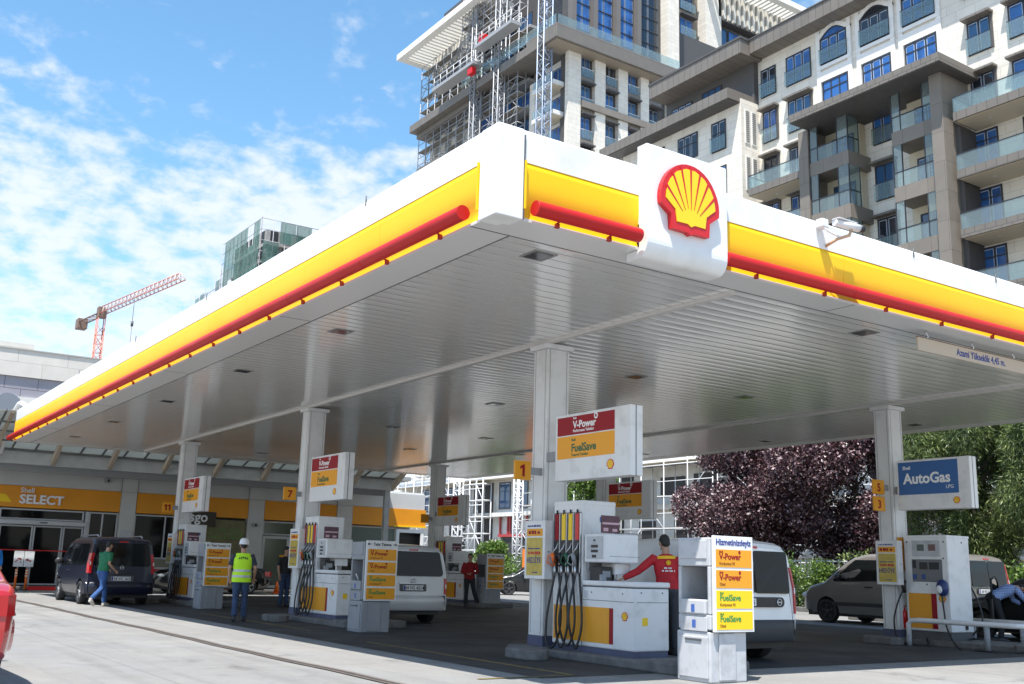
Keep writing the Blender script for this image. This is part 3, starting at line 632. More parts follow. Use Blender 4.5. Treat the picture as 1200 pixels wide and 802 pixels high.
# ================================================================ info and refuse stands
def service_stand(label, loc, head='Hizmetinizdeyiz', bright=True):
    t = thing('service_stand', label, 'service stand', loc, group='grey service stands with price boards')
    # local: front (-Y) face at y=0, x 0..0.66, depth to y 0.55
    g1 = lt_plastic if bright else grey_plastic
    wd, dp = 0.68, 0.56
    b = MB(); b.box(0, wd, 0.0, dp, 0.62, 0.80); b.box(0, wd, 0, dp, 1.38, 1.73); b.box(0.55, wd, 0, dp, 0.8, 1.38); b.box(0, 0.55, 0, 0.05, 0.8, 1.38); b.box(0, 0.55, dp-0.05, dp, 0.8, 1.38)
    part('upper_body', b, g1, t, 0.015)
    part('lower_body', MB().box(0.0, wd-0.05, 0.01, dp+0.03, 0.0, 0.60), g1, t, 0.02)
    part('rib', MB().box(0.14, 0.42, -0.012, 0.01, 0.03, 0.58), g1, t, 0.008)
    # side (-X) details: locker door, open tray, drawer, bin
    part('locker_door', MB().box(-0.014, 0, 0.05, dp-0.05, 1.47, 1.70), g1, t, 0.012)
    tr = part('tray', MB().box(-0.03, 0.04, 0.06, dp-0.06, 0.80, 0.98), g1, t, 0.02)
    hl = MB(); hl.box(0.045, 0.30, 0.09, dp-0.09, 0.93, 0.975); part('tray_recess', hl, dk_grey, tr)
    part('drawer', MB().box(-0.014, 0, 0.05, dp-0.05, 0.60, 0.775), g1, t, 0.012)
    bn_ = part('bin_door', MB().box(-0.016, 0, 0.04, dp-0.02, 0.05, 0.54), g1, t, 0.014)
    part('bin_handle', MB().box(-0.032, -0.014, 0.14, 0.42, 0.49, 0.515), dk_grey, bn_, 0.004)
    m_ = MB(); on_face(m_, [(-0.03,-0.045),(0.03,-0.045),(0.03,0.045),(-0.03,0.045)], (-0.015, 0.27, 0.69), '-X', 0.003); on_face(m_, [(-0.03,-0.045),(0.03,-0.045),(0.03,0.045),(-0.03,0.045)], (-0.03, 0.27, 0.875), '-X', 0.003)
    part('blue_sticker', m_, mat('sticker_blue', (0.05, 0.12, 0.4), 0.4), t)
    # price board
    bd_ = part('board', MB().box(0.02, wd+0.03, -0.05, -0.014, 0.60, 1.755), white_clean, t, 0.004)
    zs = [1.375, 1.125, 0.88, 0.63]; tx = [('V-Power', 'Kurşunsuz 95'), ('V-Power', 'Dizel'), ('FuelSave', 'Kurşunsuz 95'), ('FuelSave', 'Dizel')]
    mr_ = MB(); mg_ = MB(); dk_ = MB()
    for k, z in enumerate(zs):
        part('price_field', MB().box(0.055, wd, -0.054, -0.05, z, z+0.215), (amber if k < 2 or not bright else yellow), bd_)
        text_mb(mr_ if k < 2 else mg_, tx[k][0], 0.105, (0.11, -0.0545, z+0.095), '-Y', 0.025, depth=0.002)
        text_mb(mr_ if k < 2 else mg_, 'Shell', 0.035, (0.11, -0.0545, z+0.175), '-Y', 0.02, depth=0.002)
        text_mb(dk_, tx[k][1], 0.048, (0.11, -0.0545, z+0.03), '-Y', 0.012, depth=0.002)
        if k < 2: on_face(mr_, [(0.02*math.cos(q), 0.024*math.sin(q)) for q in np.linspace(0, 6.28, 9)[:-1]], (0.465, -0.0545, z+0.185), '-Y', 0.002)
    part('red_lettering', mr_, crimson, bd_); part('green_lettering', mg_, mat('light_green_ink', (0.03, 0.25, 0.06), 0.4), bd_); part('small_lettering', dk_, mat('brown_ink', (0.22, 0.07, 0.01), 0.4), bd_)
    hm = MB()
    if head.startswith('<'):
        text_mb(hm, 'Taşıt Tanıma', 0.075, (wd/2+0.02, -0.0515, 1.66), '-Y', 0.03, 'CENTER', depth=0.002)
        for sgn in (-1, 1):
            cxx = wd/2+0.02+sgn*0.28
            on_face(hm, [(-0.04*sgn, -0.008), (0.01*sgn, -0.008), (0.01*sgn, -0.03), (0.05*sgn, 0), (0.01*sgn, 0.03), (0.01*sgn, 0.008), (-0.04*sgn, 0.008)], (cxx, -0.0515, 1.685), '-Y', 0.003)
        part('header_lettering', hm, dark_ink, bd_)
    else:
        text_mb(hm, head, 0.105, (wd/2+0.025, -0.0515, 1.645), '-Y', 0.02, 'CENTER', depth=0.002, sx=0.92); part('header_lettering', hm, blue_ink, bd_)
    return t
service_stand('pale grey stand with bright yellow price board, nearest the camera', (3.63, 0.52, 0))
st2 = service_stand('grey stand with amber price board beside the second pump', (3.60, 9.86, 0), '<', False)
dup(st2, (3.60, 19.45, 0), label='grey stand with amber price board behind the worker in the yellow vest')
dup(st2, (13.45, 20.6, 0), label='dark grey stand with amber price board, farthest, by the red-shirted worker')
# blue and white wiping cloth beside stand 2
t = thing('squeegee', 'squeegee with white handle standing in the second service stand', 'squeegee', (3.64, 10.2, 0.95))
part('handle', MB().tube([(0.05, 0, 0.0), (-0.02, 0.02, 0.16)], 0.012, 6), white_clean, t); part('blade', MB().box(0.03, 0.06, -0.08, 0.08, -0.02, 0.01), black, t)

# ================================================================ gas pump with rail
t = thing('gas_dispenser', 'tall white gas pump with blue nozzle holder behind a white rail', 'gas pump', (13.5, 3.72, 0))
part('housing', MB().box(0, 0.76, 0, 1.0, 0.28, 2.17), white_clean, t, 0.02)
part('plinth', MB().box(0.03, 0.73, 0.03, 0.97, 0.10, 0.28), dk_grey, t)
part('top_cap', MB().box(-0.008, 0.768, -0.008, 1.008, 2.13, 2.185), white_clean, t, 0.01)
pa = part('price_window', MB().box(-0.012, 0, 0.16, 0.80, 1.76, 2.08), lt_plastic, t, 0.006)
m_ = MB(); m_.box(-0.016, -0.012, 0.52, 0.68, 1.87, 2.0); part('green_readout', m_, mat('readout_green', (0.02, 0.05, 0.04), 0.2), pa)
m_ = MB(); m_.box(-0.016, -0.012, 0.26, 0.42, 1.87, 2.0); part('red_readout', m_, mat('readout_red', (0.10, 0.02, 0.02), 0.2), pa)
pb = part('control_recess', MB().box(-0.012, 0, 0.13, 0.82, 1.25, 1.70), mat('recess_grey', (0.16, 0.165, 0.17), 0.5), t, 0.004)
m_ = MB(); m_.box(-0.02, -0.012, 0.20, 0.42, 1.50, 1.64); m_.box(-0.02, -0.012, 0.46, 0.64, 1.50, 1.64); m_.box(-0.02, -0.012, 0.72, 0.80, 1.52, 1.68); part('keypad', m_, black, pb)
m_ = MB(); m_.box(-0.02, -0.012, 0.52, 0.60, 1.30, 1.40); m_.box(-0.02, -0.012, 0.72, 0.80, 1.30, 1.40); part('blue_label', m_, mat('label_blue', (0.02, 0.06, 0.25), 0.4), pb)
part('yellow_panel', MB().box(-0.006, 0, 0.42, 0.94, 0.33, 1.02), amber, t); part('red_stripe', MB().box(-0.006, 0, 0.30, 0.417, 0.33, 1.02), crimson, t)
emblem(t, (-0.001, 0.17, 0.93), '-X', 0.16, 0.006)
hd = part('nozzle_holder', MB().ellipsoid((-0.09, 0.10, 1.14), (0.09, 0.13, 0.17)), mat('holder_blue', (0.015, 0.035, 0.14), 0.35), t)
part('nozzle_mouth', MB().ellipsoid((-0.17, 0.12, 1.11), (0.03, 0.07, 0.08)), white_clean, hd)
part('side_nozzle', MB().tube([(-0.05, 0.98, 1.26), (-0.10, 0.99, 1.18), (-0.08, 0.97, 1.02)], [0.035, 0.05, 0.03], 10), black, t)
def spline(ctl, n=7):
    ctl = [Vector(c) for c in ctl]; pts = []
    for i in range(len(ctl)-1):
        a_, b_ = ctl[i], ctl[i+1]; p_ = ctl[max(i-1, 0)]; q_ = ctl[min(i+2, len(ctl)-1)]
        for k in range(n):
            u = k/n; pts.append(0.5*((2*a_)+(b_-p_)*u+(2*p_-5*a_+4*b_-q_)*u*u+(3*a_-p_-3*b_+q_)*u**3))
    return pts+[ctl[-1]]
part('hose', MB().tube(spline([(-0.09, 1.0, 1.08), (-0.22, 1.08, 0.75), (-0.28, 1.12, 0.4), (-0.42, 0.9, 0.06), (-0.3, 0.4, 0.02), (-0.1, 0.5, 0.14)]), 0.018, 8), hose_m, t)
part('hose', MB().tube(spline([(-0.14, 0.08, 1.0), (-0.2, 0.02, 0.7), (-0.30, -0.1, 0.35), (-0.55, -0.5, 0.02), (-0.6, -1.0, 0.02), (-0.3, -1.5, 0.02), (0.2, -1.7, 0.16)]), 0.018, 8), hose_m, t)
part('hose', MB().tube(spline([(0.78, 0.1, 1.3), (0.95, 0, 0.9), (0.9, -0.1, 0.5), (0.8, 0.1, 0.17), (0.5, -0.2, 0.17), (0.8, -0.5, 0.17)]), 0.018, 8), hose_m, t)
m_ = MB()
for p in ((-0.004, 0.08, 2.05), (-0.004, 0.92, 2.05), (-0.004, 0.10, 1.72), (-0.004, 0.5, 1.2)): m_.tube([p, (0.01, p[1], p[2])], 0.018, 8)
m_.tube([(0.5, -0.004, 2.05), (0.5, 0.01, 2.05)], 0.02, 8); m_.box(0.46, 0.52, -0.03, 0, 0.33, 0.48)
part('lock', m_, black, t)
t = thing('guard_rail', 'white tubular guard rail on grey posts around the gas pump', 'rail', (13.0, 2.7, 0))
rail = [(0, 1.65, 0.16), (0, 1.65, 0.42), (0.0, 1.58, 0.49), (0, 1.4, 0.50), (0, -0.5, 0.50)]
arc = [(0.35-0.35*math.cos(a_), -0.5-0.30*math.sin(a_), 0.50) for a_ in np.linspace(0, math.pi/2, 5)] + [(1.25+0.35*math.sin(a_), -0.5-0.30*math.cos(a_), 0.50) for a_ in np.linspace(0, math.pi/2, 5)]
part('handrail', MB().tube(rail + arc + [(1.6, 1.3, 0.50)], 0.05, 12), white_clean, t)
for (x, y) in ((0.0, -0.02), (1.6, 0.2), (1.6, 1.25), (0.9, -0.78)):
    part('post', MB().tube([(x, y, 0.0), (x, y, 0.47)], 0.052, 12), grey_plastic, t)
part('post', MB().tube([(0, 1.65, 0.0), (0, 1.65, 0.2)], 0.054, 12), grey_plastic, t)
solo('fire_extinguisher', MB().tube([(13.62, 4.86, 0.30), (13.62, 4.86, 0.62), (13.62, 4.86, 0.68), (13.62, 4.86, 0.70)], [0.055, 0.055, 0.02, 0.015], 12).tube([(13.62, 4.86, 0.70), (13.60, 4.88, 0.75), (13.65, 4.84, 0.74)], 0.012, 6), red, 'red fire extinguisher standing between the column and the gas pump', 'fire extinguisher', loc=(13.62, 4.86, 0.30))

# hanging height limit sign
t = thing('height_limit_sign', 'long beige hanging board giving the clearance height, under the canopy edge', 'sign', (7.84, 0.30, 4.66))
part('board', MB().box(0, 3.6, 0, 0.03, 0, 0.205), mat('board_beige', (0.55, 0.45, 0.34), 0.5), t, 0.003)
m_ = MB(); text_mb(m_, 'Azami Yükseklik 4,45 m.', 0.155, (0.98, -0.001, 0.055), '-Y', 0.02, depth=0.002, sx=0.88); part('lettering', m_, blue_ink, t)
part('edge_trim', MB().box(0, 3.6, -0.004, 0.034, 0.203, 0.215), mat('trim_brown', (0.18, 0.08, 0.05), 0.5), t)
for x in (0.25, 1.45, 2.6): part('hook', MB().tube([(x, 0.015, 0.205), (x+0.03, 0.015, 0.25), (x-0.02, 0.015, 0.29), (x, 0.015, 0.34)], 0.012, 6), steel, t)

# surveillance camera on the fascia
t = thing('surveillance_camera', 'white bullet camera on a bent bracket above the yellow canopy edge', 'camera', (5.40, -0.06, 5.84))
part('camera_body', MB().tube([(-0.02, -0.12, 0.17), (0.38, -0.22, 0.14)], 0.052, 16), white_clean, t)
part('sun_shield', MB().box(-0.03, 0.36, -0.21, -0.09, 0.212, 0.222), white_clean, t)
part('lens_hood', MB().tube([(0.38, -0.22, 0.14), (0.44, -0.235, 0.137)], [0.056, 0.055], 16), black, t)
part('bracket', MB().tube([(0.25, -0.19, 0.12), (0.22, -0.17, 0.02), (0.05, -0.1, -0.05), (0.0, 0.09, -0.13)], 0.022, 8), mat('bracket_rust', (0.55, 0.35, 0.22), 0.6), t)
part('junction_box', MB().box(-0.22, -0.08, -0.08, 0.04, 0.08, 0.21), white_clean, t, 0.02)
part('cable', MB().tube(spline([(-0.2, -0.03, 0.12), (-0.1, -0.1, 0.02), (0.1, -0.12, -0.02)]), 0.012, 6), white_clean, t)
# ================================================================ vehicles
def interp(tab, y):
    if y <= tab[0][0]: return tab[0][1]
    for (a, za), (b, zb) in zip(tab, tab[1:]):
        if y <= b: return za + (zb-za)*(y-a)/(b-a)
    return tab[-1][1]
def realize(ob):
    dg = bpy.context.evaluated_depsgraph_get(); me = bpy.data.meshes.new_from_object(ob.evaluated_get(dg)); return me
class Car:
    def __init__(s, cfg): s.c = cfg
    def halfw(s, y, z):
        c = s.c; Wd = interp(c['plan'], y)*c['W']/2; H_, B_ = c['H'], c['belt']
        if z > B_: return Wd*(1 - c['tumble']*((z-B_)/(H_-B_))**1.15)
        q = (B_-z)/(B_-c['zb']); return Wd*(1 - 0.07*max(0, q-0.45)**2*3.3 - 0.012*max(0, 0.35-q))
    def lean(s, z): return s.c['lean']*max(0, z-s.c['belt']) if z > s.c['belt'] else 0.0
    def shift(s, y, z):
        wgt = max(0, 1-y/0.8); return y + s.lean(z)*wgt
    def body(s):
        c = s.c; ys = sorted(set([0, .03, .08, .16, .3] + [p[0] for p in c['top']] + list(np.arange(0.5, c['L']-0.4, 0.22)) + [c['L']-.4, c['L']-.25, c['L']-.14, c['L']-.05, c['L']]))
        ys = [y for y in ys if 0 <= y <= c['L']]
        rings = []
        for y in ys:
            zt = interp(c['top'], y); zb = interp(c['bot'], y); r = min(c['rad'], (zt-zb)*0.3); hw = s.halfw(y, zt-r)
            side = [(s.halfw(y, zb)*0.90, zb)]
            for k in range(11):
                z = zb+0.03+(zt-r-zb-0.03)*k/10; side.append((s.halfw(y, z), z))
            for k in range(1, 6):
                a = math.pi/2*k/5; side.append((hw - r*1.0*(1-math.cos(a)), zt-r+r*math.sin(a)))
            cr = c.get('crown', 0.03)
            xs = side[-1][0]
            top = [(xs*f, zt + cr*(1-f*f)) for f in (0.66, 0.33, 0)]
            half = side + top; ring = half + [(-x, z) for x, z in half[-2::-1]]
            rings.append([(x, s.shift(y, z), z) for x, z in ring])
        n = len(rings[0]); mb = MB(); vs = [p for r_ in rings for p in r_]
        fs = [(i*n+k, i*n+k+1, (i+1)*n+k+1, (i+1)*n+k) for i in range(len(rings)-1) for k in range(n-1)]
        fs += [(i*n+n-1, i*n, (i+1)*n, (i+1)*n+n-1) for i in range(len(rings)-1)]
        mb.add(vs, fs, True); mb.add(rings[0], [tuple(range(n))]); mb.add(rings[-1], [tuple(range(n))])
        me = bpy.data.meshes.new('body'); me.from_pydata(mb.v, [], mb.f)
        bm = bmesh.new(); bm.from_mesh(me); bmesh.ops.remove_doubles(bm, verts=bm.verts, dist=0.0005); bmesh.ops.recalc_face_normals(bm, faces=bm.faces); bm.to_mesh(me); bm.free()
        ob = bpy.data.objects.new('tmp', me); C.objects.link(ob); cut = []
        for yw in c['axles']:
            cm = MB().tube([(-c['W'], yw, c['wr']), (c['W'], yw, c['wr'])], c['wr']+0.075, 28, smooth=True).mesh('cut')
            co = bpy.data.objects.new('cut', cm); C.objects.link(co); md = ob.modifiers.new('b', 'BOOLEAN'); md.operation = 'DIFFERENCE'; md.object = co; md.solver = 'EXACT'; cut.append(co)
        bpy.context.view_layer.update()
        out_ = realize(ob)
        for co in cut: bpy.data.objects.remove(co)
        bpy.data.objects.remove(ob)
        out_.name = 'body'; out_.polygons.foreach_set('use_smooth', [True]*len(out_.polygons)); out_.set_sharp_from_angle(angle=R(28))
        return out_
    def side_panel(s, poly, sgn, off=0.007, th=0.02, sub=0.25):
        """polygon of (y,z) wrapped on the side surface"""
        mb = MB(); n = len(poly)
        o_ = [(sgn*(s.halfw(y, z)+off), s.shift(y, z), z) for y, z in poly]; i_ = [(sgn*(s.halfw(y, z)-th), s.shift(y, z), z) for y, z in poly]
        mb.add(o_+i_, [tuple(range(n))]+[(i, (i+1) % n, n+(i+1) % n, n+i) for i in range(n)]); return mb
    def rear_panel(s, poly, off=0.012, th=0.03):
        mb = MB(); n = len(poly)
        o_ = [(x, s.shift(0, z)-off, z) for x, z in poly]; i_ = [(x, s.shift(0, z)+th, z) for x, z in poly]
        mb.add(o_+i_, [tuple(range(n))]+[(i, (i+1) % n, n+(i+1) % n, n+i) for i in range(n)]); return mb
def rpoly(x0, x1, z0, z1, r=0.05, tx=0.0):
    """rounded rectangle; tx narrows the top"""
    pts = []
    for (cx_, cz_, a0) in ((x1-r, z0+r, -90), (x1-r-tx, z1-r, 0), (x0+r+tx, z1-r, 90), (x0+r, z0+r, 180)):
        for k in range(5):
            a = R(a0+90*k/4); pts.append((cx_+r*math.cos(a), cz_+r*math.sin(a)))
    return pts
def wheel(t, x, y, r, sgn, rim_m, rim=0.64, wd=0.2, spokes=5):
    prof = [(0, r*0.97), (wd*0.1, r), (wd*0.9, r), (wd, r*0.97), (wd+0.005, r*0.80), (wd-0.01, r*rim*1.02), (wd-0.05, r*rim)]
    mb = MB(); n = 32; vs = []
    for (o, rr) in prof:
        for k in range(n): a = 2*math.pi*k/n; vs.append((x+sgn*(o-wd), y+rr*math.cos(a), r+rr*math.sin(a)))
    m_ = len(prof); mb.add(vs, [(i*n+k, i*n+(k+1) % n, (i+1)*n+(k+1) % n, (i+1)*n+k) for i in range(m_-1) for k in range(n)], True)
    mb.add(vs[:n], [tuple(range(n))])
    wh = part('wheel', mb, rubber, t)
    rm = MB(); R_ = r*rim
    rm.tube([(x-sgn*0.09, y, r), (x-sgn*0.07, y, r)], R_*0.98, 28)
    rr = MB()
    for k in range(spokes):
        a = 2*math.pi*k/spokes+0.3; da = 0.20
        p = [(math.cos(a-da)*R_*0.2, math.sin(a-da)*R_*0.2), (math.cos(a-da*0.7)*R_*0.97, math.sin(a-da*0.7)*R_*0.97), (math.cos(a+da*0.7)*R_*0.97, math.sin(a+da*0.7)*R_*0.97), (math.cos(a+da)*R_*0.2, math.sin(a+da)*R_*0.2)]
        rr.prism([(y+q[0], r+q[1]) for q in p], 'x', x-sgn*0.055, x-sgn*0.022)
    rr.tube([(x-sgn*0.06, y, r), (x-sgn*0.012, y, r)], R_*0.24, 16)
    ang = np.linspace(0, 2*math.pi, 29)[:-1]
    vs = [(x-sgn*0.05, y+math.cos(a)*R_*f, r+math.sin(a)*R_*f) for f in (0.98, 0.90) for a in ang]; rr.add(vs, [(k, (k+1) % 28, 28+(k+1) % 28, 28+k) for k in range(28)])
    part('rim_back', rm, black, wh); part('rim', rr, rim_m, wh)
def mirror(t, x, y, z, sgn, m):
    part('wing_mirror', MB().ellipsoid((x+sgn*0.13, y, z), (0.13, 0.07, 0.10)), m, t)
    part('mirror_arm', MB().tube([(x-sgn*0.04, y+0.03, z-0.06), (x+sgn*0.08, y, z-0.05)], 0.025, 6), black, t)
def plate(t, x, z, y, txt, wd=0.52, h=0.11):
    p = part('number_plate', MB().box(x-wd/2, x+wd/2, y-0.012, y, z-h/2, z+h/2), white_clean, t, 0.004)
    b_ = MB().box(x-wd/2+0.005, x-wd/2+0.045, y-0.014, y-0.012, z-h/2+.005, z+h/2-.005); part('blue_band', b_, mat('plate_blue', (0.01, 0.03, 0.3), 0.4), p)
    m_ = MB(); text_mb(m_, txt, 0.10, (x+0.02, y-0.0135, z-0.035), '-Y', 0.02, 'CENTER', depth=0.001); part('plate_lettering', m_, dark_ink, p)
def ringmark(t, x, z, y, r, name='badge', m=steel):
    mb = MB(); n = 20
    vs = [(x+rr*math.cos(2*math.pi*k/n), yy, z+rr*math.sin(2*math.pi*k/n)) for (rr, yy) in ((r, y), (r, y-0.012), (r*0.72, y-0.012), (r*0.72, y)) for k in range(n)]
    mb.add(vs, [(i*n+k, i*n+(k+1) % n, ((i+1) % 4)*n+(k+1) % n, ((i+1) % 4)*n+k) for i in range(4) for k in range(n)], True)
    mb.box(x-r*0.75, x+r*0.75, y-0.010, y, z-r*0.12, z+r*0.12)
    part(name, mb, m, t)
VAN_TOP = [(0, 1.69), (0.05, 1.76), (0.18, 1.81), (0.6, 1.835), (1.6, 1.845), (2.5, 1.82), (2.85, 1.73), (3.05, 1.60), (3.62, 1.10), (4.1, 0.96), (4.3, 0.80), (4.40, 0.55)]
def van_cfg(**k):
    c = dict(L=4.4, W=1.83, H=1.845, belt=1.04, zb=0.26, tumble=0.15, lean=0.10, rad=0.13, top=VAN_TOP, bot=[(0, 0.36), (0.3, 0.25), (4.0, 0.25), (4.4, 0.35)], plan=[(0, 0.965), (0.12, 0.99), (0.6, 1), (3.5, 1), (4.0, 0.95), (4.25, 0.86), (4.4, 0.70)], axles=(0.78, 3.52), wr=0.315)
    c.update(k)
    if 'toph' in k:
        f = k['toph']; c['top'] = [(y*c['L']/4.4, z*f) for y, z in VAN_TOP]; c['H'] = 1.845*f
        c['plan'] = [(y*c['L']/4.4, q) for y, q in c['plan']]; c['bot'] = [(0, 0.36), (0.3, 0.25), (c['L']-.4, 0.25), (c['L'], 0.35)]
    return c
def paint(name, col, rough=0.28, coat=0.7, metal=0.0): return mat(name, col, rough, metal, coat=coat, var=0.05, vscale=2)

def van(label, loc, rotz, cfg, col, bumper, style, platetxt, rim_m=steel, cat='van'):
    t = thing('parked_van', label, cat, loc, rotz); cr = Car(cfg); L, Wd, Hh = cfg['L'], cfg['W'], cfg['H']; B = cfg['belt']
    part('body', cr.body(), col, t)
    hw = lambda z: cr.halfw(0.02, z)
    # rear window(s)
    zt = Hh-0.17; x1 = hw(zt)-0.045
    if style == 'twin':
        for sg in (-1, 1):
            xs = sorted((sg*0.012, sg*x1+sg*0.02)); poly = rpoly(xs[0], xs[1], B-0.02, zt, 0.05)
            part('rear_window', cr.rear_panel(poly), car_glass, t)
        part('door_gap', cr.rear_panel([(-0.006, 0.42), (0.006, 0.42), (0.006, Hh-0.09), (-0.006, Hh-0.09)], 0.004), black, t)
    else:
        poly = rpoly(-x1-0.04, x1+0.04, B+0.02, zt+0.02, 0.08, 0.07)
        part('rear_window', cr.rear_panel(poly), car_glass, t)
    part('brake_lamp', cr.rear_panel(rpoly(-0.12, 0.12, Hh-0.135, Hh-0.10, 0.012), 0.014), taillight, t)
    g_ = MB(); 
    for sg in (-1, 1):
        xa = hw(B)-0.055
        g2 = cr.rear_panel([(sg*xa-0.004, 0.6), (sg*xa+0.004, 0.6), (sg*(xa-0.10)+0.004, Hh-0.10), (sg*(xa-0.10)-0.004, Hh-0.10)], 0.003)
        g_.add(g2.v, g2.f)
    part('door_seam', g_, black, t)
    # tail lamps at the corners
    z0, z1 = cfg.get('lamp', (0.80, 1.22))
    for sg in (-1, 1):
        mb = MB(); xo = lambda z: sg*(cr.halfw(0.0, z))
        vs = []
        for z in np.linspace(z0, z1, 5):
            yy = cr.shift(0, z); wdt = 0.035 if style == 'twin' else (0.075 if style != 'caddy' else 0.06)
            vs += [(sg*(cr.halfw(0, z)-wdt), yy-0.018, z), (sg*(cr.halfw(0, z)+0.002), yy-0.016, z), (sg*(cr.halfw(0.13, z)+0.014), yy+0.13, z), (sg*(cr.halfw(0.0, z)-wdt), yy+0.05, z)]
        mb.add(vs, [(4*i+k, 4*i+(k+1) % 4, 4*i+4+(k+1) % 4, 4*i+4+k) for i in range(4) for k in range(4)]+[(0, 1, 2, 3), (16, 17, 18, 19)])
        tl = part('tail_lamp', mb, taillight, t)
        zc_ = (z0+z1)/2
        lens = MB().box(sg*(cr.halfw(0, zc_)-0.03), sg*(cr.halfw(0, zc_)-0.005), cr.shift(0, zc_)-0.021, cr.shift(0, zc_), zc_-0.05, zc_+0.04); part('reverse_lens', lens, clear_lens, tl)
    # bumper
    bm_ = MB(); pr = []
    for x in np.linspace(-1, 1, 15):
        yy = -0.07 + 0.10*abs(x)**6; pr.append((x*(Wd/2+0.005), yy))
    vs = []
    for (z, o) in ((0.30, 0.045), (0.34, 0.01), (0.52, 0.0), (0.60, 0.012), (0.63, 0.06)):
        vs += [(x, y+o, z) for x, y in pr]
    n = len(pr); bm_.add(vs, [(i*n+k, i*n+k+1, (i+1)*n+k+1, (i+1)*n+k) for i in range(4) for k in range(n-1)], True)
    vs2 = [(x, 0.35 if abs(x) > Wd/2-0.02 else y+0.1, z) for z in (0.30, 0.63) for x, y in pr]; b0 = len(bm_.v)
    for sg, k in ((-1, 0), (1, n-1)):
        x = pr[k][0]; bm_.box(x-sg*0.03, x+sg*0.006, pr[k][1]+0.02, 0.42, 0.31, 0.62)
    bm_.box(-Wd/2+0.05, Wd/2-0.05, 0.0, 0.05, 0.33, 0.628)
    part('rear_bumper', bm_, bumper, t)
    part('underbody', MB().box(-Wd/2+0.12, Wd/2-0.12, 0.15, L-0.3, 0.2, 0.34), black, t)
    if style == 'twin':
        gz = B-0.15
        st_ = part('handle_strip', cr.rear_panel(rpoly(-0.62, 0.62, gz-0.075, gz+0.075, 0.07), 0.02), black, t)
        plate(t, -0.28, gz, cr.shift(0, gz)-0.02, platetxt)
        ringmark(t, 0.50, gz, cr.shift(0, gz)-0.02, 0.055)
    else:
        pz = 0.80 if style == 'caddy' else 0.72
        part('plate_recess', cr.rear_panel(rpoly(-0.34, 0.34, pz-0.08, pz+0.085, 0.02), 0.004), dk_grey, t)
        plate(t, 0, pz, -0.006, platetxt)
        ringmark(t, 0.0, B-0.09 if style == 'caddy' else B-0.02, cr.shift(0, B-0.05)-0.004, 0.055)
        mm_ = MB().box(-0.36, 0.36, cr.shift(0, pz)-0.02, cr.shift(0, pz), pz+0.085, pz+0.105); part('plate_trim', mm_, steel if style == 'caddy' else black, t)
    # side glass
    A0 = 3.02*L/4.4
    for sg in (-1, 1):
        bz = B+0.03; tz = Hh-0.19
        if cfg.get('glazed', True):
            part('side_window', cr.side_panel([(0.30, bz+0.02), (1.18, bz), (1.20, tz), (0.40, tz), (0.33, tz-0.06)], sg), car_glass, t)
            part('side_window', cr.side_panel([(1.27, bz), (2.12, bz), (2.12, tz), (1.27, tz)], sg), car_glass, t)
        k = L/4.4
        part('door_window', cr.side_panel([(2.20*k, bz), (3.32*k, bz-0.04), (3.36*k, bz+0.02), (2.92*k, tz-0.12), (2.78*k, tz), (2.20*k, tz)], sg), car_glass, t)
        ln = MB()
        for pl in ([(2.155*k, 0.42), (2.165*k, 0.42), (2.165*k, tz+0.03), (2.155*k, tz+0.03)], [(3.20*k, 0.45), (3.21*k, 0.45), (3.38*k, bz-0.05), (3.37*k, bz-0.05)], [(1.22, 0.65), (1.23, 0.65), (1.235, tz+0.03), (1.225, tz+0.03)]):
            q = cr.side_panel(pl, sg, 0.003); ln.add(q.v, q.f)
        part('door_line', ln, black, t)
        part('rub_strip', cr.side_panel([(1.15, 0.50), (L-1.25, 0.50), (L-1.25, 0.60), (1.15, 0.60)], sg, 0.012), bumper if style != 'caddy' else col, t)
        part('door_handle', cr.side_panel(rpoly(2.30*k, 2.50*k, B-0.16, B-0.12, 0.015), sg, 0.03), black, t)
        mirror(t, sg*(Wd/2-0.02), 3.15*k, B+0.12, sg, black)
        for yw in cfg['axles']: wheel(t, sg*(Wd/2-0.005), yw, cfg['wr'], sg, rim_m)
    # windscreen and front lamps
    wsm = MB(); y0, z0_ = 3.62*L/4.4, 1.10*Hh/1.845; y1, z1_ = 2.90*L/4.4, 1.72*Hh/1.845
    a0 = cr.halfw(y0, z0_)-0.12; a1 = cr.halfw(y1, z1_)-0.14
    nrm = Vector((0, z1_-z0_, y0-y1)).normalized()*0.022
    f4 = [(-a0, y0-0.06, z0_+0.06), (a0, y0-0.06, z0_+0.06), (a1, y1+0.04, z1_-0.02), (-a1, y1+0.04, z1_-0.02)]
    top4 = [(x, y+nrm.y+0.01, z+nrm.z+0.02) for x, y, z in f4]; bot4 = [(x, y-0.03, z-0.03) for x, y, z in f4]
    wsm.add(top4+bot4, [(0, 1, 2, 3), (0, 1, 5, 4), (1, 2, 6, 5), (2, 3, 7, 6), (3, 0, 4, 7)]); part('windscreen', wsm, car_glass, t)
    for sg in (-1, 1):
        part('headlight', MB().ellipsoid((sg*(Wd/2-0.28), L-0.16, 0.76), (0.20, 0.14, 0.10)), clear_lens, t)
    return t, cr
silver_p = paint('silver_paint', (0.60, 0.61, 0.62), 0.35, 0.5, 0.1); white_p = paint('van_white', (0.82, 0.82, 0.81)); navy_p = paint('navy_paint', (0.010, 0.013, 0.030), 0.3, 0.35)
beige_p = paint('warm_grey_paint', (0.22, 0.205, 0.19), 0.32, 0.5, 0.2); black_p = paint('black_paint', (0.012, 0.012, 0.013), 0.18, 1.0); red_p = paint('red_paint', (0.42, 0.012, 0.014), 0.25, 1.0); dkgrey_p = paint('dark_paint', (0.012, 0.013, 0.015), 0.35, 0.35)
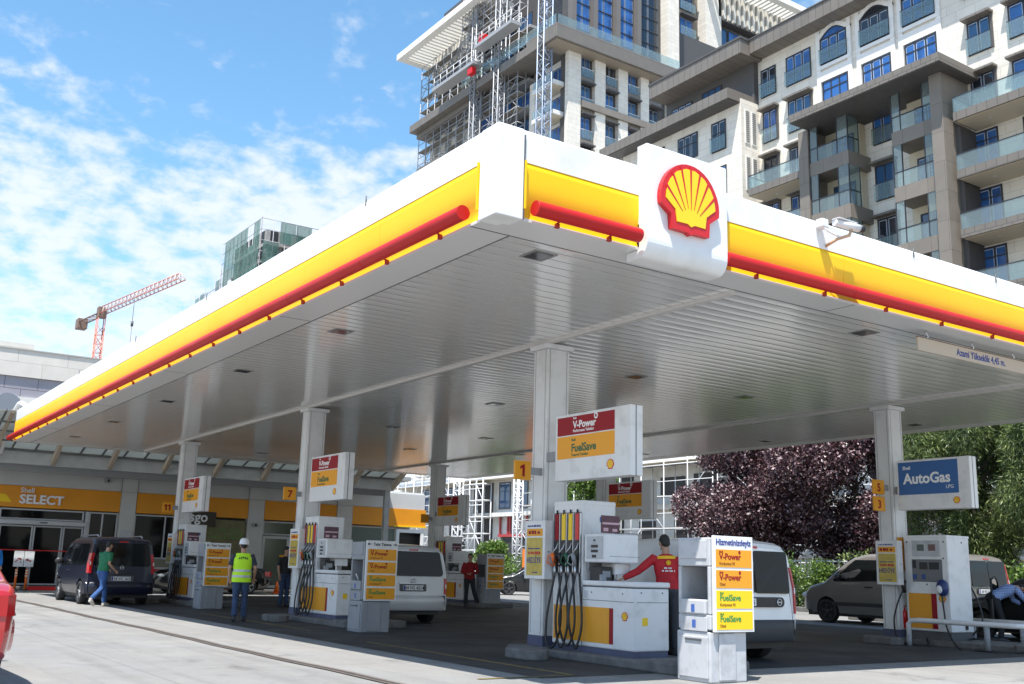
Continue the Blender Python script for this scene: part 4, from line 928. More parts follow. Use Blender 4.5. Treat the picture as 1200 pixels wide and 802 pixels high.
rim_grey = mat('hubcap_grey', (0.42, 0.43, 0.44), 0.4, metal=0.5); rim_dark = mat('steel_rim_dark', (0.06, 0.06, 0.065), 0.5)
bump_blk = mat('bumper_charcoal', (0.045, 0.047, 0.05), 0.6)

van('white delivery van with twin rear doors and black bumper behind the bright price board', (6.50, 2.42, 0), 0, van_cfg(glazed=False, lamp=(0.72, 1.42), toph=0.99), white_p, bump_blk, 'twin', '34 VB 705', rim_dark)
tt, cc_ = van('silver van with large dark rear window, parked beside the second pump', (6.15, 12.40, 0), 0, van_cfg(lamp=(0.66, 1.02), toph=0.955, W=1.80), silver_p, silver_p, 'caddy', '34 VG 4214', rim_grey)
tt, cc_ = van('dark blue passenger van with roof bars parked in front of the shop', (2.07, 21.74, 0), 0, van_cfg(lamp=(0.86, 1.40)), navy_p, navy_p, 'single', '34 VC 163', rim_grey)
for sg in (-1, 1):
    part('roof_bar', MB().tube([(sg*0.60, 0.45, 1.85), (sg*0.60, 0.6, 1.90), (sg*0.61, 2.4, 1.90), (sg*0.61, 2.6, 1.84)], 0.022, 8), steel, tt)
van('warm grey panel van with a short bonnet standing right of the purple tree', (20.42, 7.05, 0), 0, van_cfg(L=5.6, W=1.92, toph=1.075, glazed=False, belt=1.18, axles=(1.05, 4.55), wr=0.335, lamp=(0.85, 1.75)), beige_p, bump_blk, 'twin', '34 VD 51', rim_dark)

SED_TOP = [(0, 0.80), (0.06, 0.94), (0.25, 1.0), (0.72, 1.04), (1.42, 1.38), (1.9, 1.44), (2.5, 1.43), (2.75, 1.36), (3.42, 0.98), (4.1, 0.86), (4.4, 0.72), (4.55, 0.50)]
def sedan(label, loc, rotz, col, rim_m=steel, door_open=False, top=None, cat='car', name='parked_car', tail=True):
    cfg = dict(L=4.55, W=1.78, H=1.44, belt=0.94, zb=0.22, tumble=0.24, lean=0.0, rad=0.10, top=top or SED_TOP, bot=[(0, 0.34), (0.4, 0.2), (4.0, 0.2), (4.55, 0.3)], plan=[(0, 0.84), (0.06, 0.90), (0.15, 0.945), (0.35, 0.98), (0.8, 1), (3.6, 1), (4.1, 0.95), (4.4, 0.84), (4.55, 0.68)], axles=(0.95, 3.65), wr=0.32)
    t = thing(name, label, cat, loc, rotz); cr = Car(cfg); tp = cfg['top']
    part('body', cr.body(), col, t)
    def glass_between(y0, y1, inset, nm):
        z0, z1 = interp(tp, y0), interp(tp, y1); a0 = cr.halfw(y0, z0)-inset; a1 = cr.halfw(y1, z1)-inset-0.06
        o = 0.045
        v = [(-a0, y0, z0+o), (a0, y0, z0+o), (a1, y1, z1+o), (-a1, y1, z1+o)]; v2 = [(x, y, z-0.05) for x, y, z in v]
        part(nm, MB().add(v+v2, [(0,1,2,3),(0,1,5,4),(1,2,6,5),(2,3,7,6),(3,0,4,7)]), car_glass, t)
    glass_between(3.34, 2.80, 0.12, 'windscreen'); glass_between(0.80, 1.36, 0.14, 'rear_window')
    for sg in (-1, 1):
        part('side_window', cr.side_panel([(1.05, 0.985), (1.98, 0.965), (1.98, 1.34), (1.55, 1.33), (1.40, 1.27)], sg), car_glass, t)
        part('side_window', cr.side_panel([(2.05, 0.965), (3.02, 0.955), (2.72, 1.24), (2.50, 1.33), (2.05, 1.345)], sg), car_glass, t)
        ln = MB()
        for pl in ([(2.01, 0.32), (2.018, 0.32), (2.018, 0.95), (2.01, 0.95)], [(3.12, 0.35), (3.128, 0.35), (3.16, 0.94), (3.152, 0.94)], [(1.20, 0.60), (1.208, 0.60), (1.05, 0.95), (1.042, 0.95)]):
            q = cr.side_panel(pl, sg, 0.003); ln.add(q.v, q.f)
        part('door_line', ln, black, t)
        for yy in (1.25, 2.15): part('door_handle', cr.side_panel(rpoly(yy, yy+0.18, 0.84, 0.875, 0.012), sg, 0.028), steel if col is not dkgrey_p else black, t)
        part('headlight', MB().ellipsoid((sg*0.62, 4.32, 0.68), (0.19, 0.16, 0.075)), clear_lens, t)
        # tail lamp wraps the rear corner
        mb = MB(); vs = []
        for z in (0.70, 0.76, 0.84, 0.90):
            vs += [(sg*0.40, -0.015, z), (sg*(cr.halfw(0, z)+0.0), -0.012, z), (sg*(cr.halfw(0.12, z)+0.012), 0.10, z), (sg*(cr.halfw(0.3, z)+0.012), 0.32 if z > 0.75 else 0.2, z), (sg*0.4, 0.3, z)]
        mb.add(vs, [(5*i+k, 5*i+(k+1) % 5, 5*i+5+(k+1) % 5, 5*i+5+k) for i in range(3) for k in range(5)]+[(0,1,2,3,4), (15,16,17,18,19)])
        tl = part('tail_lamp', mb, taillight, t); part('lamp_lens', MB().box(sg*0.48, sg*0.62, -0.020, -0.0, 0.765, 0.80), clear_lens, tl)
        mirror(t, sg*0.86, 2.95, 1.0, sg, col)
        for yw in cfg['axles']: wheel(t, sg*0.885, yw, 0.32, sg, rim_m, 0.70)
    bb = MB(); us = np.linspace(-1, 1, 25); prf = [(0.34, 0.03), (0.37, -0.035), (0.45, -0.075), (0.54, -0.085), (0.60, -0.07), (0.645, -0.02), (0.655, 0.06)]
    rows = [[(0.905*math.copysign(1-(1-abs(u))**1.0, u) if abs(u) < 1 else 0.905*u, off+0.42*abs(u)**5, z) for u in us] for z, off in prf]
    vs = [p for r_ in rows for p in r_]; bb.add(vs, [(i*25+k, i*25+k+1, (i+1)*25+k+1, (i+1)*25+k) for i in range(len(prf)-1) for k in range(24)], True); part('rear_bumper', bb, col, t)
    part('bumper_insert', MB().box(-0.6, 0.6, -0.098, -0.06, 0.36, 0.44), black, t)
    part('underbody', MB().box(-0.72, 0.72, 0.25, 4.3, 0.17, 0.3), black, t)
    return t, cr
sedan('black saloon with silver wheels parked across the front of the shop', (10.5, 32.6, 0), R(90), black_p, rim_grey)
sedan('dark hatchback beyond the farthest service stand, near the sunlit shrubs', (27.6, 33.6, 0), R(62), dkgrey_p, rim_dark)
sedan('bright red car cut off by the left edge of the photo', (-4.62, 2.55, 0), R(2), red_p, rim_grey)
dcar, dcr = sedan('dark car with an open door at the right edge, a man leaning in', (17.92, 1.65, 0), 0, dkgrey_p, rim_dark)
# open driver's door on the near side of that car
dm = MB(); dm.box(0, 0.9, -0.03, 0.03, 0.30, 0.93); dd = part('open_door', dm, dkgrey_p, dcar, 0.02)
dd.location = (-0.90, 3.12, 0); dd.rotation_euler = (0, 0, R(180+20))
fr = MB().tube([(0.02, 0, 0.92), (0.24, 0, 1.30), (0.42, 0, 1.39), (0.84, 0, 1.34), (0.88, 0, 0.92)], 0.024, 6); part('door_window_frame', fr, black, dd)
part('door_glass', MB().prism([(0.04, 0.93), (0.26, 1.29), (0.43, 1.37), (0.82, 1.33), (0.86, 0.93)], 'y', -0.006, 0.006), car_glass, dd)

# ================================================================ people
def remesh(mb, voxel, smooth=3):
    me = mb.mesh('tmp'); ob = bpy.data.objects.new('tmp', me); C.objects.link(ob)
    r = ob.modifiers.new('r', 'REMESH'); r.mode = 'VOXEL'; r.voxel_size = voxel; r.use_smooth_shade = True
    s_ = ob.modifiers.new('s', 'SMOOTH'); s_.factor = 0.5; s_.iterations = smooth
    bpy.context.view_layer.update(); out_ = realize(ob); bpy.data.objects.remove(ob)
    out_.polygons.foreach_set('use_smooth', [True]*len(out_.polygons)); return out_
def rotz3(a): return Matrix.Rotation(a, 3, 'Z')
def person(label, loc, rotz, J, shirt, trousers, shoes, extra=None, group=None, sleeve=1.0, hair=hair_m):
    """J: joints in metres, local frame facing +Y (x = person's right is +x). keys: pel, chest, neck, head, head_dir, sh_l, el_l, wr_l, hip_l, kn_l, an_l, toe_l ... _r"""
    t = thing('person', label, 'person', loc, rotz, group)
    V = {k: Vector(v) for k, v in J.items()}
    up = (V['head']-V['neck']).normalized(); fwd = V.get('head_dir', Vector((0, 1, 0))).normalized(); rt = fwd.cross(up).normalized(); fwd = up.cross(rt).normalized()
    HR = Matrix((rt, fwd, up)).transposed()
    b = MB(); hc = V['head']
    P = lambda x, y, z: hc + HR @ Vector((x, y, z))
    b.ellipsoid(hc + HR @ Vector((0, -0.01, 0.03)), (0.074, 0.092, 0.095), rot=HR); b.ellipsoid(P(0, 0.02, -0.045), (0.058, 0.068, 0.075), rot=HR)
    b.ellipsoid(P(0, 0.085, -0.105+0.0), (0.028, 0.022, 0.02), rot=HR)
    b.tube([P(0, 0.088, 0.02), P(0, 0.108, -0.018), P(0, 0.092, -0.03)], [0.009, 0.016, 0.012], 8)
    for sg in (-1, 1):
        b.ellipsoid(P(sg*0.078, -0.005, -0.005), (0.012, 0.024, 0.034), rot=HR)
        b.ellipsoid(P(sg*0.032, 0.078, 0.028), (0.022, 0.012, 0.008), rot=HR)
    b.ellipsoid(P(0, 0.088, -0.06), (0.026, 0.01, 0.010), rot=HR)
    b.tube([V['chest']+(V['neck']-V['chest'])*0.6, V['neck'], V['head']+HR@Vector((0, -0.01, -0.05))], [0.07, 0.056, 0.055], 12)
    side = (V['sh_r']-V['sh_l']).normalized(); sp_ = (V['chest']-V['pel']).normalized(); fw2 = sp_.cross(side).normalized() * -1
    TR = Matrix((side, side.cross(sp_)*-1, sp_)).transposed()
    def torso(mb, g):
        pel, ch, nk = V['pel'], V['chest'], V['neck']; mid = pel.lerp(ch, 0.5)
        rings = [(pel-sp_*0.06, 0.15+g, 0.10+g), (pel+sp_*0.03, 0.165+g, 0.115+g), (mid, 0.15+g, 0.105+g), (ch-sp_*0.04, 0.175+g, 0.118+g), (ch+sp_*0.08, 0.182+g, 0.112+g), (nk.lerp(ch, 0.35), 0.145+g, 0.085+g), (nk-sp_*0.01, 0.07+g, 0.06+g)]
        n = 20; vs = []
        for c_, rx, ry in rings:
            for k in range(n):
                a = 2*math.pi*k/n; vs.append(c_ + TR @ Vector((rx*math.cos(a), ry*math.sin(a), 0)))
        mb.add(vs, [(i*n+k, i*n+(k+1) % n, (i+1)*n+(k+1) % n, (i+1)*n+k) for i in range(len(rings)-1) for k in range(n)]); m_ = len(vs)
        mb.add(vs[:n], [tuple(range(n))]); mb.add(vs[-n:], [tuple(range(n))])
    torso(b, -0.012)
    for sd_ in ('l', 'r'):
        sh, el, wr = V['sh_'+sd_], V['el_'+sd_], V['wr_'+sd_]
        b.tube([sh, sh.lerp(el, 0.4), el, el.lerp(wr, 0.35), wr], [0.052, 0.045, 0.037, 0.037, 0.026], 12)
        d = (wr-el).normalized(); pd = d.orthogonal().normalized(); 
        ax = Vector((0, 0, 1)).cross(d); ax = ax.normalized() if ax.length > 0.1 else Vector((0, 1, 0)); nn = d.cross(ax).normalized()
        HM = Matrix((ax, d, nn)).transposed(); hcn = wr + d*0.05
        b.ellipsoid(hcn, (0.040, 0.052, 0.017), rot=HM)
        for q, (o, ln) in enumerate(((-0.029, 0.062), (-0.010, 0.074), (0.010, 0.070), (0.028, 0.054))):
            p0 = wr + d*0.075 + ax*o; p1 = p0 + d*ln*0.5 - nn*0.006; p2 = p0 + d*ln*0.85 - nn*0.026; b.tube([p0, p1, p2], [0.0095, 0.0088, 0.0075], 8)
        th0 = wr + d*0.03 + ax*(-0.03); b.tube([th0, th0+d*0.03-ax*0.028-nn*0.008, th0+d*0.058-ax*0.032-nn*0.016], [0.012, 0.0105, 0.009], 8)
        hp, kn, an, toe = V['hip_'+sd_], V['kn_'+sd_], V['an_'+sd_], V['toe_'+sd_]
        b.tube([hp, hp.lerp(kn, 0.4), kn, kn.lerp(an, 0.35), an], [0.082, 0.072, 0.05, 0.05, 0.035], 12)
        b.tube([an, an.lerp(toe, 0.6)+Vector((0, 0, -0.02)), toe], [0.036, 0.036, 0.028], 10)
    body = part('body', remesh(b, 0.0075, 2), skin_m, t)
    ey = MB(); 
    for sg in (-1, 1): ey.ellipsoid(P(sg*0.032, 0.087, 0.014), (0.011, 0.007, 0.007), 8, 6, HR)
    part('eyes', ey, dark_ink, body)
    if hair is not None:
        h_ = MB(); h_.ellipsoid(P(0, -0.018, 0.045), (0.081, 0.094, 0.092), rot=HR); h_.ellipsoid(P(0, -0.05, -0.005), (0.072, 0.056, 0.07), rot=HR); part('hair', remesh(h_, 0.012, 2), hair, t)
    s_ = MB(); torso(s_, 0.016)
    for sd_ in ('l', 'r'):
        sh, el, wr = V['sh_'+sd_], V['el_'+sd_], V['wr_'+sd_]; 
        if sleeve >= 1: s_.tube([V['chest'].lerp(sh, 0.55), sh, sh.lerp(el, 0.5), el, el.lerp(wr, 0.45), wr-(wr-el)*0.03], [0.075, 0.075, 0.064, 0.055, 0.052, 0.042], 14)
        else: s_.tube([V['chest'].lerp(sh, 0.55), sh, sh.lerp(el, 0.75)], [0.075, 0.075, 0.066], 14)
    part('shirt', remesh(s_, 0.012, 3), shirt, t)
    tr = MB()
    pel = V['pel']; tr.ellipsoid(pel-sp_*0.03, (0.178, 0.128, 0.12), rot=TR)
    for sd_ in ('l', 'r'):
        hp, kn, an = V['hip_'+sd_], V['kn_'+sd_], V['an_'+sd_]; tr.tube([hp+Vector((0, 0, 0.03)), hp.lerp(kn, 0.35), kn, kn.lerp(an, 0.5), an+(kn-an).normalized()*0.02], [0.102, 0.092, 0.070, 0.066, 0.062], 14)
    part('trousers', remesh(tr, 0.012, 3), trousers, t)
    for sd_ in ('l', 'r'):
        an, toe = V['an_'+sd_], V['toe_'+sd_]; f_ = (toe-an); fd = Vector((f_.x, f_.y, f_.z+0.03)); m_ = MB()
        heel = an - Vector((f_.x, f_.y, 0)).normalized()*0.045 + Vector((0, 0, -0.035))
        m_.tube([heel, an.lerp(toe, 0.25)+Vector((0, 0, -0.02)), an.lerp(toe, 0.7)+Vector((0, 0, -0.012)), toe+Vector((0, 0, 0.0)), toe+Vector((f_.x, f_.y, 0)).normalized()*0.05], [0.042, 0.052, 0.05, 0.043, 0.022], 12)
        m_.tube([an+Vector((0, 0, -0.03)), an+Vector((0, 0, 0.03))], 0.048, 12)
        part('shoe', remesh(m_, 0.009, 2), shoes, t)
    return t, V, TR, HR
def stand_pose(**k):
    J = dict(pel=(0, 0, 0.96), chest=(0, 0.0, 1.27), neck=(0, -0.01, 1.47), head=(0, 0.02, 1.62), sh_l=(-0.185, -0.01, 1.40), sh_r=(0.185, -0.01, 1.40), el_l=(-0.25, -0.03, 1.12), el_r=(0.25, -0.03, 1.12), wr_l=(-0.25, 0.06, 0.87), wr_r=(0.25, 0.06, 0.87),
             hip_l=(-0.09, 0, 0.90), hip_r=(0.09, 0, 0.90), kn_l=(-0.10, 0.02, 0.49), kn_r=(0.10, 0.02, 0.49), an_l=(-0.11, -0.02, 0.085), an_r=(0.11, -0.02, 0.085), toe_l=(-0.13, 0.13, 0.035), toe_r=(0.13, 0.13, 0.035))
    J.update(k); return J
denim = mat('denim', (0.035, 0.065, 0.14), 0.85, var=0.35, vscale=14); dk_trouser = mat('charcoal_cloth', (0.045, 0.05, 0.06), 0.85, var=0.2, vscale=12)
shoe_dark = mat('shoe_dark', (0.03, 0.032, 0.04), 0.6); shoe_pale = mat('shoe_pale', (0.45, 0.42, 0.38), 0.6)
# worker in a high-visibility vest, walking away
tee = mat('dark_tee', (0.035, 0.04, 0.06), 0.85, var=0.2, vscale=10)
t, V, TR, HR = person('person in a yellow safety vest and white helmet walking away in jeans', (2.58, 13.72, 0), R(-18),
    stand_pose(kn_l=(-0.09, 0.03, 0.50), an_l=(-0.10, -0.10, 0.10), toe_l=(-0.11, 0.05, 0.035), kn_r=(0.10, 0.10, 0.50), an_r=(0.11, 0.10, 0.085), toe_r=(0.12, 0.25, 0.035), el_l=(-0.27, -0.02, 1.12), el_r=(0.28, -0.04, 1.13), wr_l=(-0.24, 0.12, 0.92), wr_r=(0.27, 0.10, 0.93)), tee, denim, shoe_dark, sleeve=0.7)
vest_m = mat('hi_vis_yellow', (0.50, 0.86, 0.02), 0.7, var=0.08, vscale=9)
def shell(V, TR, g, lo, hi, mtl, name, parent, n=24, wide=1.0):
    pel, ch, nk = V['pel'], V['chest'], V['neck']; sp_ = (ch-pel).normalized()
    tab = [(-0.14, 0.165, 0.12), (0.0, 0.17, 0.12), (0.15, 0.152, 0.108), (0.27, 0.178, 0.12), (0.39, 0.186, 0.114), (0.45, 0.15, 0.09), (0.49, 0.10, 0.07)]
    mb = MB(); rows = []
    for s_ in np.linspace(lo, hi, 14):
        rx = float(np.interp(s_, [q[0] for q in tab], [q[1] for q in tab])); ry = float(np.interp(s_, [q[0] for q in tab], [q[2] for q in tab]))
        c_ = pel + sp_*s_; rows.append([c_ + TR @ Vector(((rx+g)*math.cos(a)*wide, (ry+g)*math.sin(a), 0)) for a in np.linspace(0, 2*math.pi, n+1)[:-1]])
    vs = [p for r_ in rows for p in r_]; mb.add(vs, [(i*n+k, i*n+(k+1) % n, (i+1)*n+(k+1) % n, (i+1)*n+k) for i in range(13) for k in range(n)], True)
    mb.add(rows[0], [tuple(range(n))]); mb.add(rows[-1], [tuple(range(n))])
    return part(name, mb, mtl, parent)
vst = shell(V, TR, 0.034, -0.12, 0.50, vest_m, 'safety_vest', t, wide=1.04)
sv = mat('reflective_band', (0.42, 0.44, 0.46), 0.35, metal=0.4)
for z0 in (-0.02, 0.10): shell(V, TR, 0.038, z0, z0+0.05, sv, 'reflective_band', vst, wide=1.045)
hm = MB(); hc = V['head']
for (zz, rx, ry) in ((0,0,0),): pass
vs = []; n = 20; prof = [(0.128, 0.03), (0.112, 0.045), (0.108, 0.09), (0.09, 0.14), (0.055, 0.165), (0.01, 0.172)]
for (r_, z_) in prof:
    for k in range(n): a = 2*math.pi*k/n; vs.append((hc.x+r_*0.95*math.cos(a), hc.y+r_*1.1*math.sin(a)-0.01, hc.z+z_))
hm.add(vs, [(i*n+k, i*n+(k+1) % n, (i+1)*n+(k+1) % n, (i+1)*n+k) for i in range(len(prof)-1) for k in range(n)], True); hm.add(vs[:n], [tuple(range(n))]); hm.add(vs[-n:], [tuple(range(n))])
part('helmet', hm, white_clean, t)
vm_ = MB()
for q in range(5): vm_.box(-0.10+q*0.042, -0.072+q*0.042, V['chest'].y-0.165, V['chest'].y-0.150, 1.33+0.01*(2-abs(q-2)), 1.365+0.01*(2-abs(q-2)))
part('vest_print', vm_, mat('vest_print_green', (0.02, 0.12, 0.04), 0.7), vst)
# man in green shirt striding to the right
green_s = mat('green_stripe_shirt', (0.02, 0.16, 0.07), 0.8, dirt=(0.01, 0.03, 0.03), vscale=9)
t, V, TR, HR = person('person in a green striped shirt and jeans striding past the dark blue van', (1.38, 20.95, 0), R(-62),
    stand_pose(pel=(0, 0.0, 0.93), chest=(0, 0.05, 1.25), neck=(0, 0.09, 1.45), head=(0, 0.14, 1.60), sh_l=(-0.18, 0.06, 1.39), sh_r=(0.18, 0.05, 1.38), el_l=(-0.22, 0.10, 1.12), wr_l=(-0.18, 0.30, 1.0), el_r=(0.22, 0.0, 1.12), wr_r=(0.20, 0.22, 0.96),
    hip_l=(-0.09, 0, 0.88), hip_r=(0.09, 0, 0.88), kn_l=(-0.09, 0.20, 0.50), an_l=(-0.09, 0.22, 0.085), toe_l=(-0.10, 0.37, 0.035), kn_r=(0.09, -0.05, 0.48), an_r=(0.09, -0.38, 0.20), toe_r=(0.09, -0.28, 0.06)), green_s, mat('bright_denim', (0.03, 0.09, 0.26), 0.85, var=0.3, vscale=12), shoe_pale, sleeve=0.7)
# attendant in red jacket
red_j = mat('jacket_red', (0.48, 0.012, 0.02), 0.7, var=0.25, vscale=8)
t, V, TR, HR = person('person in a red and yellow station jacket reaching to the nearest pump', (5.14, 2.90, 0.10), R(-40),
    stand_pose(chest=(-0.01, 0.03, 1.27), neck=(-0.02, 0.05, 1.47), head=(-0.04, 0.09, 1.62), head_dir=(-0.35, 1, -0.25), sh_l=(-0.21, 0.03, 1.39), sh_r=(0.20, -0.02, 1.40), el_l=(-0.44, -0.03, 1.20), wr_l=(-0.66, -0.10, 1.09), el_r=(0.26, -0.03, 1.12), wr_r=(0.22, 0.10, 0.90)), red_j, dk_trouser, shoe_dark)
yk = MB(); ch = V['chest']
yoke = shell(V, TR, 0.022, 0.425, 0.470, mat('yoke_yellow', (0.85, 0.50, 0.02), 0.7), 'yoke', t, wide=1.03)
lg = MB(); bk = V['chest'].y-0.150
for k in range(12):
    a = 2*math.pi*k/12; 
    lg.box(0.01+0.028*math.cos(a)-0.006, 0.01+0.028*math.cos(a)+0.006, bk-0.01, bk+0.02, 1.335+0.028*math.sin(a)-0.006, 1.335+0.028*math.sin(a)+0.006)
lg.box(-0.004, 0.024, bk-0.01, bk+0.02, 1.321, 1.349); part('back_emblem', lg, yellow, t)
lw = MB()
for row, (z_, n_, w_) in enumerate(((1.245, 8, 0.016), (1.205, 12, 0.016))):
    for k in range(n_):
        if (k+row) % 4 == 3: continue
        x_ = 0.01-(n_*w_)/2+k*w_; lw.box(x_, x_+w_*0.7, bk-0.008, bk+0.02, z_, z_+0.022)
part('back_print', lw, white_ink, t)
# red-shirted worker leaning at the far pump
t, V, TR, HR = person('person in a red shirt and dark trousers leaning by the far shaded pump', (13.12, 21.05, 0.0), R(150),
    stand_pose(pel=(0, 0, 0.93), chest=(0.03, 0.04, 1.24), kn_l=(-0.16, 0.02, 0.48), an_l=(-0.30, -0.02, 0.085), toe_l=(-0.36, 0.10, 0.035), wr_l=(-0.05, 0.22, 1.10), el_l=(-0.26, 0.05, 1.13), wr_r=(0.08, 0.2, 1.08), el_r=(0.27, 0.03, 1.13)), mat('shirt_red_dark', (0.30, 0.01, 0.015), 0.8, var=0.2, vscale=9), mat('black_cloth', (0.02, 0.022, 0.026), 0.85), shoe_dark)
# man in dark shirt beside the number 7 column
person('person in a dark shirt and jeans standing in shade left of the number 7 column', (6.55, 20.9, 0), R(-160), stand_pose(an_l=(-0.07, 0.06, 0.085), toe_l=(-0.08, 0.2, 0.035), wr_l=(-0.14, 0.2, 0.95)), mat('dark_shirt', (0.02, 0.02, 0.022), 0.8, var=0.2, vscale=9), denim, shoe_dark, sleeve=0.7)
# man bending into the dark car
def plaid():
    m = bpy.data.materials.new('blue_plaid'); m.use_nodes = True; t = m.node_tree; b = t.nodes['Principled BSDF']; L = t.links.new; Nn = t.nodes.new
    tcn = Nn('ShaderNodeTexCoord'); s = Nn('ShaderNodeSeparateXYZ'); L(tcn.outputs['Object'], s.inputs[0]); outs = []
    for i in (1, 2, 0):
        p = Nn('ShaderNodeMath'); p.operation = 'PINGPONG'; L(s.outputs[i], p.inputs[0]); p.inputs[1].default_value = 0.018
        g = Nn('ShaderNodeMath'); g.operation = 'GREATER_THAN'; L(p.outputs[0], g.inputs[0]); g.inputs[1].default_value = 0.0145; outs.append(g.outputs[0])
    a = Nn('ShaderNodeMath'); a.operation = 'ADD'; L(outs[0], a.inputs[0]); L(outs[1], a.inputs[1]); a.use_clamp = True
    mx = Nn('ShaderNodeMix'); mx.data_type = 'RGBA'; L(a.outputs[0], mx.inputs[0]); mx.inputs[6].default_value = (0.10, 0.20, 0.50, 1); mx.inputs[7].default_value = (0.50, 0.58, 0.75, 1); L(mx.outputs[2], b.inputs['Base Color']); b.inputs['Roughness'].default_value = 0.8
    return m
person('person in a blue plaid shirt bending into the dark car at the right edge', (16.42, 4.5, 0), R(-122),
    dict(pel=(0, -0.08, 0.95), chest=(0, 0.24, 1.10), neck=(0, 0.44, 1.17), head=(0, 0.57, 1.16), head_dir=(0, 0.5, -0.9), sh_l=(-0.18, 0.38, 1.13), sh_r=(0.18, 0.38, 1.13), el_l=(-0.24, 0.50, 0.90), el_r=(0.24, 0.52, 0.92), wr_l=(-0.18, 0.70, 0.80), wr_r=(0.16, 0.74, 0.84),
    hip_l=(-0.09, -0.08, 0.90), hip_r=(0.09, -0.08, 0.90), kn_l=(-0.11, -0.03, 0.49), kn_r=(0.11, 0.04, 0.49), an_l=(-0.12, -0.12, 0.085), an_r=(0.12, -0.02, 0.085), toe_l=(-0.13, 0.03, 0.035), toe_r=(0.13, 0.13, 0.035)), plaid(), mat('black_cloth', (0.02, 0.022, 0.026), 0.85), shoe_dark)
# person in blue at the far left by the shop
person('person in a bright blue top standing by the shop door at the left edge', (0.62, 34.0, 0.0), R(180), stand_pose(), mat('bright_blue_cloth', (0.01, 0.18, 0.55), 0.8), dk_trouser, shoe_dark)
# ================================================================ shop
SY = 36.0
shop_white = mat('shop_white_panel', (0.56, 0.56, 0.545), 0.5, var=0.06, vscale=1.2)
pillar_w = mat('shop_pillar', (0.58, 0.57, 0.54), 0.5, var=0.06)
t = thing('shop_building', 'station shop with amber band, white upper panels, grey pillars and dark glass front', 'shop', (8, 38, 0))
wpart('wall', MB().box(-9, 19.75, 37.3, 46, 0, 4.5), mat('shop_wall_back', (0.4, 0.4, 0.39), 0.7), t)
wpart('roof', MB().box(-9, 19.8, 36.1, 46, 4.66, 4.78), mat('shop_roof_pale', (0.62, 0.62, 0.60), 0.6), t)
for (a, b) in ((-9, 5.36), (5.38, 6.0), (6.02, 10.84), (10.86, 11.58), (11.6, 15.1), (15.12, 15.9), (15.92, 19.8)):
    wpart('upper_panel', MB().box(a, b, SY-0.10 if b-a < 1 else SY-0.03, SY+0.4, 3.96, 4.70), shop_white, t, 0.01)
for (a, b) in ((-9, 5.36), (6.02, 10.84), (11.6, 15.1), (15.92, 19.86)):
    wpart('amber_band', MB().box(a, b, SY-0.06, SY+0.4, 3.12, 3.955), shop_amber, t, 0.006)
yt = wpart('yellow_tip', MB().box(18.1, 19.9, SY-0.10, SY-0.062, 3.10, 3.17), yellow, t)
m_ = MB(); on_face(m_, [(-1.6, 0), (0.40, 0), (0.15, 0.30), (-1.6, 0.30)], (0.87, SY-0.062, 3.30), '-Y', 0.01); wpart('yellow_wedge', m_, yellow, t)
for (a, b) in ((5.38, 6.0), (10.86, 11.58), (15.12, 15.9)): wpart('pillar', MB().box(a, b, SY-0.10, SY+0.35, 0.14, 3.955), pillar_w, t, 0.012)
m_ = MB(); text_mb(m_, 'SELECT', 0.48, (1.52, SY-0.13, 3.28), '-Y', 0.03, depth=0.03, sx=1.04); text_mb(m_, 'Shell', 0.27, (1.53, SY-0.13, 3.70), '-Y', 0.012, depth=0.02)
wpart('raised_lettering', m_, white_ink, t)
# door frames and glass
gm_ = alu
def shopwin(x0, x1, z0, z1, muls=(), y=SY+0.1, rail=0.06, nm='shop_window', mt=None, pane_m=dark_glass):
    f = MB(); f.box(x0, x1, y-0.05, y+0.03, z1-rail, z1); f.box(x0, x1, y-0.05, y+0.03, z0, z0+rail); f.box(x0, x0+rail, y-0.05, y+0.03, z0+rail, z1-rail); f.box(x1-rail, x1, y-0.05, y+0.03, z0+rail, z1-rail)
    for mx_ in muls: f.box(mx_-rail/2, mx_+rail/2, y-0.045, y+0.025, z0+rail, z1-rail)
    o = wpart(nm, f, mt or gm_, t, 0.004); wpart('pane', MB().box(x0+rail, x1-rail, y-0.01, y+0.004, z0+rail, z1-rail), pane_m, o); return o
shopwin(-9, 0.85, 0.16, 3.06, (-6, -3, -1))
shopwin(0.9, 4.02, 2.66, 3.08, ()); 
wpart('door_header', MB().box(-1.2, 4.05, SY-0.28, SY+0.06, 2.46, 2.64), alu, t, 0.01)
wpart('door_sensor', MB().box(2.35, 2.62, SY-0.30, SY-0.28, 2.53, 2.57), black, t)
shopwin(-1.1, 0.85, 0.16, 2.44, (), SY+0.02); shopwin(0.95, 2.16, 0.16, 2.44, (), SY+0.02, nm='sliding_door'); shopwin(2.18, 3.25, 0.16, 2.44, (), SY+0.0, nm='sliding_door'); shopwin(3.28, 4.04, 0.16, 2.44, (), SY+0.04)
wpart('door_stripe', MB().box(1.05, 4.0, SY-0.055, SY-0.051, 1.46, 1.50), red, t)
wpart('frame_post', MB().box(4.06, 4.20, SY-0.06, SY+0.1, 0.14, 3.08), alu, t, 0.008)
shopwin(4.22, 5.36, 0.16, 3.08, (4.75,))
shopwin(6.02, 8.9, 1.28, 3.08, (7.3,))
wpart('counter_panel', MB().box(6.02, 10.84, SY-0.02, SY+0.25, 0.95, 1.27), mat('counter_olive', (0.22, 0.21, 0.15), 0.6), t)
wpart('counter_panel_low', MB().box(6.02, 10.84, SY+0.0, SY+0.25, 0.14, 0.52), mat('counter_olive', (0.22, 0.21, 0.15), 0.6), t)
wpart('red_ledge', MB().box(6.02, 10.84, SY-0.12, SY+0.25, 0.55, 0.86), red, t, 0.01); wpart('ledge_top', MB().box(6.02, 10.84, SY-0.14, SY+0.25, 0.87, 0.94), shop_white, t)
bn = MB()
